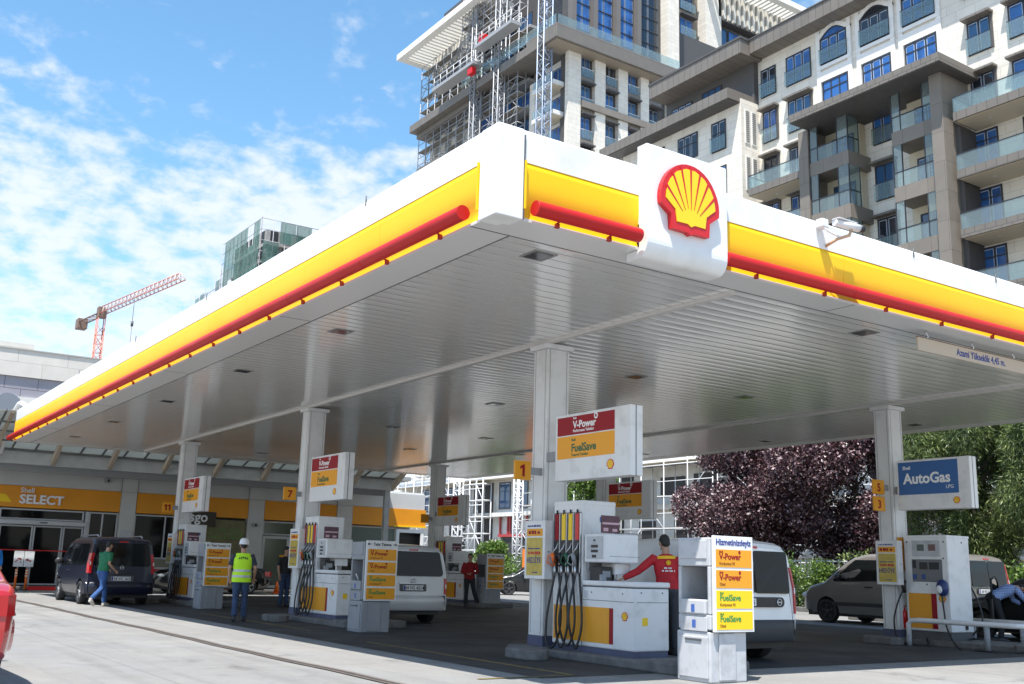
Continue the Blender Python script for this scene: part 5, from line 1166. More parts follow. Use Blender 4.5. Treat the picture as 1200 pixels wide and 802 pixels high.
for k in range(6):
    x = 7.6+k*0.24; o = thing('oil_bottle', 'small white motor oil bottle with coloured cap on the shop window ledge', 'bottle', (x, SY-0.07, 0.94), group='bottles on the shop ledge')
    part('bottle_body', MB().box(-0.055, 0.055, -0.035, 0.035, 0.33, 0.50), lt_plastic, o, 0.01); part('cap', MB().box(-0.04, 0.04, -0.03, 0.03, 0.50, 0.56), (red, green_ink, red, red, green_ink, red)[k], o)
    o.location.z = 0.945; 
wpart('bottle_shelf', MB().box(7.3, 9.1, SY-0.14, SY+0.0, 1.255, 1.274), alu, t)
# cafe sign and brown promo window
cf = thing('cafe_sign', 'dark round-cornered board with white rounded letters over the shop window', 'sign', (8.35, SY-0.16, 2.70))
part('board', MB().box(-0.55, 1.05, 0, 0.05, 0.0, 0.62), mat('board_brown', (0.05, 0.038, 0.025), 0.5), cf, 0.02)
m_ = MB(); text_mb(m_, 'esgo', 0.58, (-0.38, -0.0015, 0.20), '-Y', 0.022, depth=0.004); part('lettering', m_, white_ink, cf)
pw = wpart('promo_window', MB().box(8.95, 10.8, SY+0.03, SY+0.08, 1.30, 3.02), mat('promo_olive', (0.16, 0.14, 0.05), 0.3, var=0.35, vscale=2.5), t)
m_ = MB()
rn = random.Random(3)
for r_ in range(3):
    x = 9.2
    while x < 10.6: w__ = rn.uniform(0.04, 0.09); m_.box(x, x+w__, SY+0.022, SY+0.03, 2.55-0.17*r_, 2.63-0.17*r_+rn.uniform(0, 0.03)); x += w__+rn.choice((0.03, 0.03, 0.10))
wpart('promo_print', m_, mat('promo_green', (0.10, 0.22, 0.03), 0.4), pw)
# right bay of the shop
shopwin(11.62, 13.1, 2.46, 3.06, (), mt=shop_white, pane_m=mat('green_glass', (0.10, 0.115, 0.08), 0.1)); shopwin(11.62, 12.9, 0.16, 2.42, (), SY+0.04, 0.12, 'service_door', shop_white, mat('green_glass', (0.10, 0.115, 0.08), 0.1)); shopwin(13.1, 15.1, 0.16, 3.06, (14.1,))
shopwin(15.92, 18.3, 0.16, 3.06, (), mt=mat('cream_frame', (0.45, 0.42, 0.36), 0.6), pane_m=mat('blind_green', (0.12, 0.15, 0.12), 0.5)); shopwin(18.3, 19.8, 1.7, 3.0, (), y=SY+0.02, rail=0.16, mt=white); wpart('side_panel', MB().box(18.3, 19.8, SY+0.0, SY+0.1, 0.14, 1.68), shop_white, t)
wpart('notice_sticker', MB().box(12.45, 12.75, SY-0.03, SY-0.012, 1.1, 1.6), amber, t)
m_ = MB(); text_mb(m_, 'i', 0.2, (12.57, SY-0.034, 1.25), '-Y', 0.02); wpart('sticker_symbol', m_, blue_ink, t)
wpart('pillar_notice', MB().box(5.45, 5.93, SY-0.13, SY-0.105, 1.95, 2.40), lt_plastic, t); wpart('pillar_notice_amber', MB().box(5.5, 5.85, SY-0.13, SY-0.105, 1.78, 1.93), amber, t)
for (x, z) in ((4.75, 4.35), (11.15, 2.85)):
    c_ = wpart('wall_camera', MB().box(x-0.12, x+0.06, SY-0.30, SY-0.06, z-0.08, z+0.10), beam_grey, t, 0.02); wpart('lens', MB().tube([(x, SY-0.33, z), (x, SY-0.29, z)], 0.05, 10), black, c_)
struct('shop_pavement', MB().box(-12, 20.5, 34.7, 37.4, 0.0, 0.13), kerb_m, 0.02)
struct('painted_kerb', MB().box(1.95, 4.6, 34.55, 34.70, 0.0, 0.14), red, 0.01)
# orange posts with paired notice boards
for i, x in enumerate((1.50, 1.86)):
    o = thing('bollard', ('left' if i == 0 else 'right')+' orange reflective post of the pair by the shop door', 'bollard', (x, 34.45, 0), group='orange posts by the shop door')
    part('post', MB().tube([(0, 0, 0), (0, 0, 0.78)], 0.045, 12), orange_m, o)
    part('post_base', MB().tube([(0, 0, 0.0), (0, 0, 0.03)], 0.1, 12), black, o)
    for z in (0.50, 0.60, 0.70): part('band', MB().tube([(0, 0, z), (0, 0, z+0.05)], 0.0475, 12), mat('band_cream', (0.75, 0.72, 0.60), 0.4), o)
o = thing('notice_boards', 'pair of small white notices with red pictures above the orange posts', 'notice', (1.35, 34.42, 0.86))
for k in range(2):
    b_ = part('board', MB().box(0.0+k*0.36, 0.345+k*0.36, 0, 0.02, 0, 0.58), white_clean, o, 0.01)
    m_ = MB(); rn = random.Random(k+5)
    for q in range(7):
        a = rn.uniform(0, 6.28); cx_, cz_ = 0.17+k*0.36+rn.uniform(-0.09, 0.09), 0.24+rn.uniform(-0.09, 0.08); m_.prism([(cx_, cz_+0.03), (cx_-0.045, cz_-0.02), (cx_+0.04, cz_-0.03)], 'y', -0.004, 0)
    part('picture', m_, red_ink, b_)
part('stem', MB().tube([(0.17, 0.03, -0.12), (0.17, 0.03, 0.05)], 0.015, 6).tube([(0.50, 0.03, -0.12), (0.50, 0.03, 0.05)], 0.015, 6), steel, o)
# small red traffic cone near the back of the black car
o = thing('traffic_cone', 'small red traffic cone beside the black saloon', 'cone', (11.4, 33.4, 0))
part('cone', MB().tube([(0, 0, 0.03), (0, 0, 0.5)], [0.13, 0.03], 14), orange_m, o); part('cone_base', MB().box(-0.17, 0.17, -0.17, 0.17, 0, 0.03), orange_m, o)

# ---------------------------------------------------------------- glass pergola between the canopy and the shop
t = thing('glass_pergola', 'grey steel pergola with glass roof panes between the canopy and shop', 'pergola', (4, 32, 4))
panes = mat('pergola_glass', (0.62, 0.65, 0.62), 0.35, trans=0.6, spec=0.6)
x0p, x1p = -9.0, 16.6
def PG(y): return 5.14 + (33.2-y)*0.30
wpart('shading_roof', MB().box(x0p, 17.6, 33.5, 36.9, 5.10, 5.28), mat('shading_roof_grey', (0.35, 0.355, 0.35), 0.6), t)  # opaque roof slab added and sized to shade the shop front
wpart('eaves_beam', MB().box(x0p, x1p, 33.2, 33.45, 4.58, 5.06), beam_grey, t, 0.02); wpart('upper_rail', MB().box(x0p, x1p, 33.14, 33.28, 5.07, 5.15), mat('rail_dark', (0.12, 0.125, 0.125), 0.5), t)
wpart('lower_fascia', MB().box(x0p, x1p, 33.8, 33.95, 4.36, 4.64), mat('fascia_mid', (0.27, 0.275, 0.27), 0.55), t, 0.01)
for k in range(32):
    x = x0p + k*0.8; 
    pl = MB().add([(x+0.03, 29.9, PG(29.9)), (x+0.77, 29.9, PG(29.9)), (x+0.77, 33.15, PG(33.15)), (x+0.03, 33.15, PG(33.15)), (x+0.03, 29.9, PG(29.9)-0.015), (x+0.77, 29.9, PG(29.9)-0.015), (x+0.77, 33.15, PG(33.15)-0.015), (x+0.03, 33.15, PG(33.15)-0.015)], [(0,1,2,3),(4,7,6,5),(0,4,5,1),(1,5,6,2),(2,6,7,3),(3,7,4,0)])
    wpart('roof_pane', pl, panes, t)
for k in range(33):
    x = x0p + k*0.8; wpart('glazing_bar', MB().add([(x-0.03, 29.9, PG(29.9)-0.06), (x+0.03, 29.9, PG(29.9)-0.06), (x+0.03, 33.2, PG(33.2)-0.06), (x-0.03, 33.2, PG(33.2)-0.06), (x-0.03, 29.9, PG(29.9)+0.02), (x+0.03, 29.9, PG(29.9)+0.02), (x+0.03, 33.2, PG(33.2)+0.02), (x-0.03, 33.2, PG(33.2)+0.02)], [(0,1,2,3),(4,7,6,5),(0,4,5,1),(1,5,6,2),(2,6,7,3),(3,7,4,0)]), mat('rail_dark', (0.12, 0.125, 0.125), 0.5), t)
pur = MB()
for y in (30.7, 31.5, 32.3): pur.box(x0p, x1p, y-0.03, y+0.03, PG(y)-0.11, PG(y)-0.05)
wpart('purlin', pur, mat('rail_dark', (0.12, 0.125, 0.125), 0.5), t)
for k in range(13):
    x = -8.2 + k*2.06 - 0.02; wpart('arch_bracket', MB().prism([(33.19, 4.60), (33.19, 4.86), (31.9, 5.60), (30.0, 6.16), (30.0, 6.04), (31.8, 5.42), (32.8, 4.80)], 'x', x-0.07, x+0.07), tan, t, 0.01)
for x in (0.2, -2.0, -4.2): wpart('curved_pipe', MB().tube(spline([(x, 33.0, 4.9), (x, 31.6, 5.9), (x, 30.3, 6.35), (x, 29.4, 6.30), (x+0.25, 29.25, 6.05)]), 0.09, 10), white, t)
for x in (-8.5, 16.3): wpart('leg', MB().box(x-0.12, x+0.12, 33.25, 33.45, 0, 4.7), beam_grey, t)

# ================================================================ cream building behind the shop
stone_mat('cream_panel', (0.62, 0.585, 0.53), 2.9, 0.92, 'y', 0.012, 0.04, 0.8)
stone_mat('lilac_panel', (0.30, 0.29, 0.33), 1.9, 0.75, 'y', 0.02, 0.05, 0.6, 0.35)
t = thing('cream_building', 'cream panel-clad building behind the shop at the left edge', 'building', (-4, 64, 0))
wpart('upper_wall', MB().box(-34, 17, 60, 72, 12.0, 13.65), MATS['cream_panel'], t); wpart('parapet_block', MB().box(-34, 5.2, 60.2, 70, 13.66, 14.1), MATS['cream_panel'], t)
wpart('window_band', MB().box(-34, 17, 60.15, 72, 10.78, 11.99), MATS['lilac_panel'], t); wpart('lower_wall', MB().box(-34, 17, 60.02, 72, 0, 10.77), mat('cream_render', (0.66, 0.64, 0.60), 0.8, var=0.06), t)
wpart('coping', MB().box(-34, 17.05, 59.93, 72, 13.651, 13.72), mat('coping_grey', (0.35, 0.34, 0.32), 0.6), t)
wpart('satellite_dish', MB().tube([(4.0, 58.8, 10.0), (3.9, 58.6, 9.95)], [0.75, 0.78], 22), mat('dish_grey', (0.22, 0.24, 0.28), 0.5), t)

# ================================================================ apartment building
lime = stone_mat('limestone_x', (0.74, 0.695, 0.61), 1.1, 0.52, 'x', 0.008, 0.05)
lime_y = stone_mat('limestone_y', (0.74, 0.695, 0.61), 1.1, 0.52, 'y', 0.008, 0.05)
brown_x = stone_mat('brown_panel_x', (0.215, 0.188, 0.158), 1.3, 1.57, 'x', 0.012, 0.07, 0.6)
brown_y = stone_mat('brown_panel_y', (0.215, 0.188, 0.158), 1.3, 1.57, 'y', 0.012, 0.07, 0.6)
corn_m = stone_mat('cornice_panel', (0.18, 0.16, 0.138), 0.55, 3.0, 'x', 0.02, 0.05, 0.55)
dk_wall = mat('dark_cladding', (0.085, 0.08, 0.078), 0.55, var=0.1)  # plain dark colour for upper walls, caps, soffits and cores
plaster = mat('white_plaster', (0.74, 0.73, 0.70), 0.7, var=0.05)
soffit_cream = mat('soffit_cream', (0.62, 0.54, 0.40), 0.7)
frame_dk = mat('window_frame_dark', (0.035, 0.035, 0.04), 0.4)
film = [mat('window_blue_film', (0.035, 0.13, 0.38), 0.15, spec=0.8, dirt=(0.01, 0.035, 0.13), vscale=0.9), mat('window_sky_glass', (0.03, 0.09, 0.20), 0.06, spec=0.9), mat('window_dark', (0.015, 0.02, 0.03), 0.08, spec=0.8)]
bal_glass = mat('balustrade_glass', (0.62, 0.76, 0.77), 0.08, trans=0.86, spec=0.9)
tape = mat('film_tape', (0.45, 0.52, 0.62), 0.4)
rw = random.Random(11)
def window(t, axis, pl, a0, a1, z0, z1, cols=2, arch=0.0, hood=False, rail=False, transom=0.0, fm=None, depth=0.0):
    """axis 'x': wall plane X=pl facing -X, a = Y range; axis 'y': plane Y=pl facing -Y, a = X range"""
    fw = 0.07; f = MB(); p = MB(); tp = MB()
    def bx(mb, u0, u1, w0, w1, d0, d1):
        if axis == 'x': mb.box(pl+d0, pl+d1, u0, u1, w0, w1)
        else: mb.box(u0, u1, pl+d0, pl+d1, w0, w1)
    bx(p, a0, a1, z0, z1, 0.0-0.012, 0.02)
    bx(f, a0-fw*0.2, a0+fw, z0, z1, -0.05, -0.004); bx(f, a1-fw, a1+fw*0.2, z0, z1, -0.05, -0.004); bx(f, a0+fw, a1-fw, z1-fw, z1, -0.05, -0.004); bx(f, a0+fw, a1-fw, z0, z0+fw, -0.05, -0.004)
    for k in range(1, cols): c_ = a0+(a1-a0)*k/cols; bx(f, c_-0.035, c_+0.035, z0+fw, z1-fw, -0.045, -0.006)
    if transom: zt = z0+(z1-z0)*transom; bx(f, a0+fw, a1-fw, zt-0.03, zt+0.03, -0.043, -0.007)
    nm = 'window'
    if arch:
        ar = MB(); n = 12; top = [(a0+(a1-a0)*k/n, z1+arch*math.sin(math.pi*k/n)) for k in range(n+1)]
        ar.prism(top+[(a1, z1-0.02), (a0, z1-0.02)], axis, pl-0.012, pl+0.02); p.add(ar.v, ar.f)
        for k in range(n):
            q = [top[k], top[k+1], (top[k+1][0], top[k+1][1]-0.08), (top[k][0], top[k][1]-0.08)]; f.prism(q, axis, pl-0.05, pl-0.004)
    o = wpart(nm, f, fm or frame_dk, t); wpart('pane', p, film[rw.choice((0, 0, 0, 1, 2)) if not fm else 1], o)
    if rw.random() < 0.75:
        for k in range(cols):
            c0 = a0+(a1-a0)*k/cols+0.06; c1 = a0+(a1-a0)*(k+1)/cols-0.06
            for (u0, u1, w0, w1) in ((c0, c0+0.035, z0+0.1, z1-0.1), (c1-0.035, c1, z0+0.1, z1-0.1), (c0, c1, z1-0.15, z1-0.11)): bx(tp, u0, u1, w0, w1, -0.02, -0.0125)
        wpart('film_edge', tp, tape, o)
    if hood:
        h_ = MB(); bx(h_, a0-0.22, a1+0.12, z1+0.04, z1+0.16, -0.48, 0); wpart('hood', h_, corn_m, t); h2 = MB(); bx(h2, a0-0.15, a0-0.03, z0, z1+0.04, -0.10, 0)
        wpart('reveal_trim', h2, dk_wall, t)
    if rail:
        b = MB(); bx(b, a0-0.05, a1+0.05, z0+0.02, z0+0.95, -0.16, -0.145); wpart('rail_glass', b, bal_glass, t); b = MB(); bx(b, a0-0.06, a1+0.06, z0+0.95, z0+0.98, -0.17, -0.135); wpart('rail_bar', b, frame_dk, t)
    return o
t = thing('apartment_building', 'large stone-clad apartment block with brown bays, glass balconies and arched windows', 'building', (50, 25, 0))
MX = 42.0; FL = 3.15
wpart('main_wall', MB().box(MX, 60, -2, 33.76, 0, 34.4), lime, t)
wpart('wing_wall', MB().box(40.3, 60, 33.77, 45.2, 8.76, 31.0), lime, t); wpart('wing_side', MB().box(40.302, 42.0, 33.74, 33.768, 8.6, 30.7), lime_y, t)
wpart('wing_upper_wall', MB().box(41.6, 60, 33.77, 42.0, 31.0, 34.2), dk_wall, t)
wpart('main_cornice', MB().box(40.8, 60, -2, 33.35, 34.06, 34.98), corn_m, t); wpart('wing_cornice', MB().box(40.0, 60, 33.4, 42.05, 33.93, 34.90), corn_m, t)
ct = MB(); ct.box(40.74, 60, -2, 33.35, 34.985, 35.07); ct.box(39.94, 60, 33.34, 42.11, 34.905, 35.06); wpart('cornice_cap', ct, dk_wall, t)
wpart('wing_terrace_slab', MB().box(39.2, 60, 33.8, 46.6, 30.72, 31.42), corn_m, t)
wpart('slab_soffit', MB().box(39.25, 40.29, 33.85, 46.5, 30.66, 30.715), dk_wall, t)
for (a, b, c, d) in ((36.6, 38.4, 31.6, 33.4), (39.4, 41.4, 31.6, 33.3)): window(t, 'x', 41.58, a, b, c, d, 3, transom=0.5)
for z in (28.0, 24.85, 21.7): 
    window(t, 'x', 40.28, 35.05, 36.3, z, z+2.05, 2, rail=True, transom=0.6); window(t, 'x', 40.28, 37.6, 39.45, z+0.3, z+2.05, 3, transom=0.6); window(t, 'x', 40.28, 40.8, 42.2, z, z+2.05, 2, transom=0.6)
for z in (28.0, 24.85, 21.7):
    for x in (40.62, 41.22):
        o = wpart('louvre', MB().box(x, x+0.42, 33.69, 33.738, z, z+2.3), plaster, t); l_ = MB(); 
        for k in range(16): l_.box(x+0.06, x+0.36, 33.675, 33.69, z+0.1+k*0.135, z+0.19+k*0.135)
        wpart('blade', l_, mat('louvre_grey', (0.25, 0.23, 0.20), 0.5), o)
# top rows left of the arches
for z in (31.3,): window(t, 'x', MX, 32.28, 33.5, z, 33.25, 2, transom=0.32, rail=True); window(t, 'x', MX, 29.5, 31.42, z, 33.3, 3, transom=0.35, rail=True)
for k in range(4):
    z = 28.15-k*FL; window(t, 'x', MX, 32.3, 33.42, z, z+2.15, 2, hood=True, rail=(k == 0)); window(t, 'x', MX, 29.6, 31.35, z, z+2.15, 3, hood=True, rail=(k == 0))
# arched bay
pw_ = MB()
for (a0, a1) in ((26.78, 28.68), (23.86, 25.8), (20.98, 22.98)):
    window(t, 'x', MX-0.06, a0, a1, 31.65, 33.35, 3, arch=0.52, rail=True, transom=0.42); window(t, 'x', MX-0.06, a0, a1-0.05, 28.55, 30.5, 3, transom=0.72)
    for (u, v) in ((a0-0.32, a0-0.04), (a1+0.04, a1+0.32)): pw_.box(MX-0.12, MX, u, v, 28.2, 33.95)
    pw_.box(MX-0.12, MX, a0-0.04, a1+0.04, 30.55, 31.2); pw_.box(MX-0.16, MX, a0-0.3, a1+0.3, 31.36, 31.58)
    n = 12
    for k in range(n):
        aa = a0-0.32+(a1-a0+0.64)*k/n; ab = a0-0.32+(a1-a0+0.64)*(k+1)/n; zt = lambda a: 33.42+0.60*math.sin(math.pi*(a-a0+0.32)/(a1-a0+0.64))
        zi = lambda a: 33.35+0.52*math.sin(math.pi*min(1, max(0, (a-a0)/(a1-a0))))
        pw_.prism([(aa, zi(aa)), (ab, zi(ab)), (ab, max(zt(ab), zi(ab))+0.08), (aa, max(zt(aa), zi(aa))+0.08)], 'x', MX-0.14, MX)
    pw_.box(MX-0.2, MX, (a0+a1)/2-0.1, (a0+a1)/2+0.1, 33.88, 34.04)
wpart('arched_surround', pw_, plaster, t)
window(t, 'x', MX, 17.9, 19.3, 31.65, 33.7, 2, rail=True); 
for a0 in (15.2, 12.5): window(t, 'x', MX, a0, a0+1.6, 31.5, 33.7, 2, rail=True)
for a0, a1 in ((17.95, 19.22), (15.3, 16.95), (12.6, 13.9)):
    for k in range(2): window(t, 'x', MX, a0, a1, 28.3-k*FL+0.0, 30.2-k*FL*0.985, 2, hood=True, rail=True)
# brown bays
wpart('bay_canopy_slab', MB().box(38.5, MX, 18.8, 28.42, 26.85, 27.32), corn_m, t); wpart('bay_canopy_soffit', MB().box(38.55, MX, 18.85, 28.37, 26.80, 26.845), dk_wall, t)
def bay(y0, y1, p0, p1, px):
    wpart('bay_pier', MB().box(px, MX, p0, p1, 8.76, 26.79), brown_x, t)
    for k in range(5):
        zb = 23.87-k*FL; top = zb+0.81
        wpart('bay_band', MB().box(40.0, MX, y0, y1, zb, top), brown_x, t)
        zt = zb+FL-0.01 if k else 26.79
        # glazed corner box above the band
        fr = MB(); yy = y0
        for y in (y0, y0+(y1-y0)*0.27, y1-(y1-y0)*0.22, y1-0.05): fr.box(40.0, 40.06, y, y+0.05, top+0.001, zt)
        fr.box(40.0, 40.05, y0+.05, y1-.05, top+0.80, top+0.86); fr.box(40.06, 41.0, y0, y0+0.05, top+0.80, top+0.86); fr.box(40.95, 41.0, y0, y0+0.05, top+.001, zt)
        o = wpart('bay_glazing_frame', fr, frame_dk, t)
        gl = MB(); gl.box(40.02, 40.035, y0+0.06, y0+(y1-y0)*0.27, top+0.86, zt); gl.box(40.02, 40.035, y1-(y1-y0)*0.22+0.05, y1-0.06, top+0.86, zt)
        gl.box(40.02, 40.035, y0+0.06, y1-0.06, top+0.01, top+0.80); gl.box(40.07, 41.0, y0+0.015, y0+0.03, top+0.01, top+0.8); gl.box(40.07, 41.0, y0+0.015, y0+0.03, top+0.86, zt)
        wpart('bay_glass', gl, bal_glass, o)
        wpart('bay_back_wall', MB().box(MX-0.5, MX-0.02, y0+0.3, y1, top, zt), soffit_cream, t)
        window(t, 'x', MX-0.52, y0+0.7, y1-0.5, top+0.05, zt-0.45, 2, transom=0.7)
bay(25.57, 28.25, 28.27, 28.96, 39.9); bay(20.12, 22.76, 19.43, 20.10, 39.55)
for k in range(4):
    z = 25.3-k*FL-(0.2 if k else 0); window(t, 'x', MX, 24.05, 25.3, z, z+2.1, 2, hood=(k > 0), rail=True)
# balconies right and left
def balcony(y0, y1, z):
    wpart('balcony_slab', MB().box(40.0, MX, y0, y1, z, z+0.45), corn_m, t); wpart('balcony_soffit', MB().box(40.12, MX, y0+.02, y1-0.1, z-0.03, z-0.003), soffit_cream, t)
    wpart('balustrade', MB().box(40.03, 40.05, y0, y1, z+0.46, z+1.27).box(40.05, MX, y1-0.03, y1-0.01, z+0.46, z+1.27), bal_glass, t); wpart('balustrade_bar', MB().box(40.01, 40.07, y0, y1, z+1.27, z+1.31).box(40.07, MX, y1-0.05, y1, z+1.27, z+1.31), frame_dk, t)
    dl = MB(); 
    for y in np.arange(y1-1.4, y0, -2.6): dl.tube([(41.0, y, z-0.036), (41.0, y, z-0.031)], 0.09, 10)
    wpart('ceiling_light', dl, white_clean, t)
for k in range(5):
    z = 24.08-k*3.115; balcony(-2, 19.15, z)
    for a0 in (17.98, 15.35, 12.6): window(t, 'x', MX, a0, a0+1.28, z-2.62, z-0.12, 2, transom=0.78)
    balcony(29.0, 33.0, z)
wpart('balcony_side_wall', MB().box(40.6, MX, 19.16, 19.42, 8.6, 24.0), dk_wall, t)

# podium under construction, seen below the canopy
t = thing('podium_building', 'unfinished white-rendered podium floors behind the canopy, with dark and red frames', 'building', (46, 45, 0))
rend = mat('white_render', (0.70, 0.69, 0.66), 0.8, dirt=(0.48, 0.45, 0.40), vscale=0.9)
wpart('wall', MB().box(41.2, 60, 45.3, 78, 0, 8.2).box(41.2, 41.98, 12, 45.28, 0, 8.2), rend, t); wpart('edge_slab', MB().box(39.9, 60, 45.3, 78, 8.25, 8.75).box(39.9, 41.9, 12, 45.28, 8.25, 8.75), mat('slab_white', (0.80, 0.80, 0.78), 0.6), t)
wpart('slab_underside', MB().box(40.0, 41.9, 12, 77.9, 8.19, 8.245), soffit_cream, t)
rr = random.Random(4)
dark_open = mat('dark_opening', (0.03, 0.03, 0.034), 0.5)
for (a, b, c, d) in ((57.4, 58.55, 5.9, 8.05), (59.8, 61.4, 5.9, 8.05), (67.2, 70.0, 6.2, 8.0), (71.5, 74, 6.0, 8.0)): window(t, 'x', 41.18, a, b, c, d, 1, fm=frame_dk)
for (a, b, c, d) in ((62.3, 65.2, 5.6, 8.1), (62.3, 65, 2.4, 5.2), (66.4, 69, 2.4, 5.4), (57.3, 61, 0.9, 3.7), (37.0, 39.2, 5.9, 7.5), (40.0, 42.3, 6.2, 7.4), (36.6, 38.0, 3.0, 4.8), (39.5, 41.0, 2.8, 4.6), (22.5, 26, 6.3, 7.9), (28, 33, 6.0, 7.6), (45, 48.5, 5.7, 7.9), (50.5, 54.5, 5.7, 7.9), (46, 54, 1.5, 4.8), (34.0, 36.2, 5.9, 7.6), (33.5, 35.6, 2.8, 4.7), (28.5, 31.5, 2.8, 4.8), (42.8, 44.4, 2.9, 4.6), (18, 21, 6.2, 7.8), (13, 16.5, 6.2, 7.8), (13.5, 16, 2.8, 4.8)):
    wpart('opening', MB().box(41.15, 41.19, a, b, c, d), dark_open, t)
fb = MB(); 
for z in (3.84, 5.42): fb.box(41.0, 41.14, 57.2, 61.2, z-0.12, z+0.08)
for y in (57.3, 58.5, 59.6, 59.9, 61.0): fb.box(41.0, 41.12, y-0.07, y+0.07, 3.9, 5.4)
wpart('red_steel_frame', fb, mat('primer_red', (0.42, 0.05, 0.05), 0.5), t)
slb = MB(); slb.box(40.6, 41.19, 12, 78, 5.3, 5.62).box(40.7, 41.19, 12, 57, 2.3, 2.5); wpart('floor_band', slb, rend, t)
# ---------------------------------------------------------------- scaffolding and hoists
scaf_m = mat('scaffold_white', (0.70, 0.71, 0.72), 0.45); scaf_g = mat('scaffold_grey', (0.34, 0.35, 0.37), 0.45, metal=0.3)
def scaffold(label, x, y0, y1, z0, z1, m_, bay_=2.4, lift=2.0, dep=1.0, axis='x', r=0.035, decks=True, seed=1, diag=0.5):
    t = thing('scaffolding', label, 'scaffolding', (x, (y0+y1)/2, z0) if axis == 'x' else ((y0+y1)/2, x, z0), group='scaffolding on the unfinished buildings')
    rn = random.Random(seed); P = (lambda d, u, z: (x-d, u, z)) if axis == 'x' else (lambda d, u, z: (u, x-d, z))
    st = MB(); ld = MB(); dk = MB(); n = max(1, round((y1-y0)/bay_)); m2 = max(1, round((z1-z0)/lift))
    for i in range(n+1):
        u = y0+(y1-y0)*i/n
        for d in (0, dep): st.tube([P(d, u, z0), P(d, u, z1+rn.uniform(0.2, 1.0))], r, 5)
    for j in range(1, m2+1):
        z = z0+(z1-z0)*j/m2
        for d in (0, dep): ld.tube([P(d, y0, z), P(d, y1, z)], r, 5)
        ld.tube([P(dep, y0, z+0.95 if j < m2 else z+0.9), P(dep, y1, z+0.95 if j < m2 else z+0.9)], r*0.8, 5)
        for i in range(n+1): u = y0+(y1-y0)*i/n; ld.tube([P(0, u, z), P(dep, u, z)], r, 5)
        for i in range(n):
            if rn.random() < diag:
                u0, u1 = y0+(y1-y0)*i/n, y0+(y1-y0)*(i+1)/n
                if rn.random() < 0.5: u0, u1 = u1, u0
                ld.tube([P(dep, u0, z-(z1-z0)/m2), P(dep, u1, z)], r*0.8, 5)
            if decks and rn.random() < 0.7:
                u0, u1 = y0+(y1-y0)*i/n, y0+(y1-y0)*(i+1)/n; a, b = P(dep*0.92, u0, z+0.03), P(dep*0.12, u1, z+0.09); dk.box(a[0], b[0], a[1], b[1], a[2], b[2])
    wpart('standard_tubes', st, m_, t); wpart('ledger_tubes', ld, m_, t)
    if dk.v: wpart('deck_boards', dk, mat('deck_board', (0.30, 0.27, 0.22), 0.8, var=0.3), t)
    return t
def mast(name, label, cat, x, y, z0, z1, s, m_, r=0.04, step=None):
    t = thing(name, label, cat, (x, y, z0)); mb = MB(); step = step or s; cs = [(x-s/2, y-s/2), (x+s/2, y-s/2), (x+s/2, y+s/2), (x-s/2, y+s/2)]
    for c_ in cs: mb.tube([(c_[0], c_[1], z0), (c_[0], c_[1], z1)], r, 5)
    wpart('chords', mb, m_, t); br = MB(); n = int((z1-z0)/step)
    for k in range(n):
        za, zb = z0+k*step, z0+(k+1)*step
        for i in range(4):
            a, b = cs[i], cs[(i+1) % 4]
            if k % 2: a, b = b, a
            br.tube([(a[0], a[1], za), (b[0], b[1], zb)], r*0.6, 4); br.tube([(a[0], a[1], za), (b[0], b[1], za)], r*0.6, 4)
    wpart('lacing', br, m_, t); return t
scaffold('white scaffolding on the podium left of the purple tree', 40.6, 36.0, 44.6, 0, 8.0, scaf_m, 2.2, 1.9, 1.0, seed=3)
scaffold('white scaffolding on the podium directly behind the purple tree', 40.6, 16.0, 35.6, 0, 8.0, scaf_m, 2.8, 2.0, 1.0, seed=5)
scaffold('white scaffolding beside the lattice hoist mast, seen past the far pump', 40.5, 61.6, 64.6, 0, 7.9, scaf_m, 1.0, 1.3, 0.8, r=0.05, seed=6)
scaffold('pale scaffolding at the far end of the podium above the shop roof', 40.5, 67, 76, 2, 9.0, scaf_m, 1.6, 1.6, 0.8, r=0.04, seed=8)
scaffold('white scaffolding between the nearest column and the number 1 plate', 40.5, 45.5, 56, 0, 7.9, scaf_m, 2.0, 1.9, 0.8, seed=9)
mast('hoist_mast', 'white lattice hoist mast against the podium, seen past the far pump', 'hoist mast', 40.0, 65.4, 0, 8.4, 0.9, scaf_m, 0.07, 0.75)
mast('hoist_mast', 'short white lattice mast right of the red steel frame', 'hoist mast', 39.5, 56.3, 0, 8.0, 0.5, scaf_m, 0.06, 0.6)

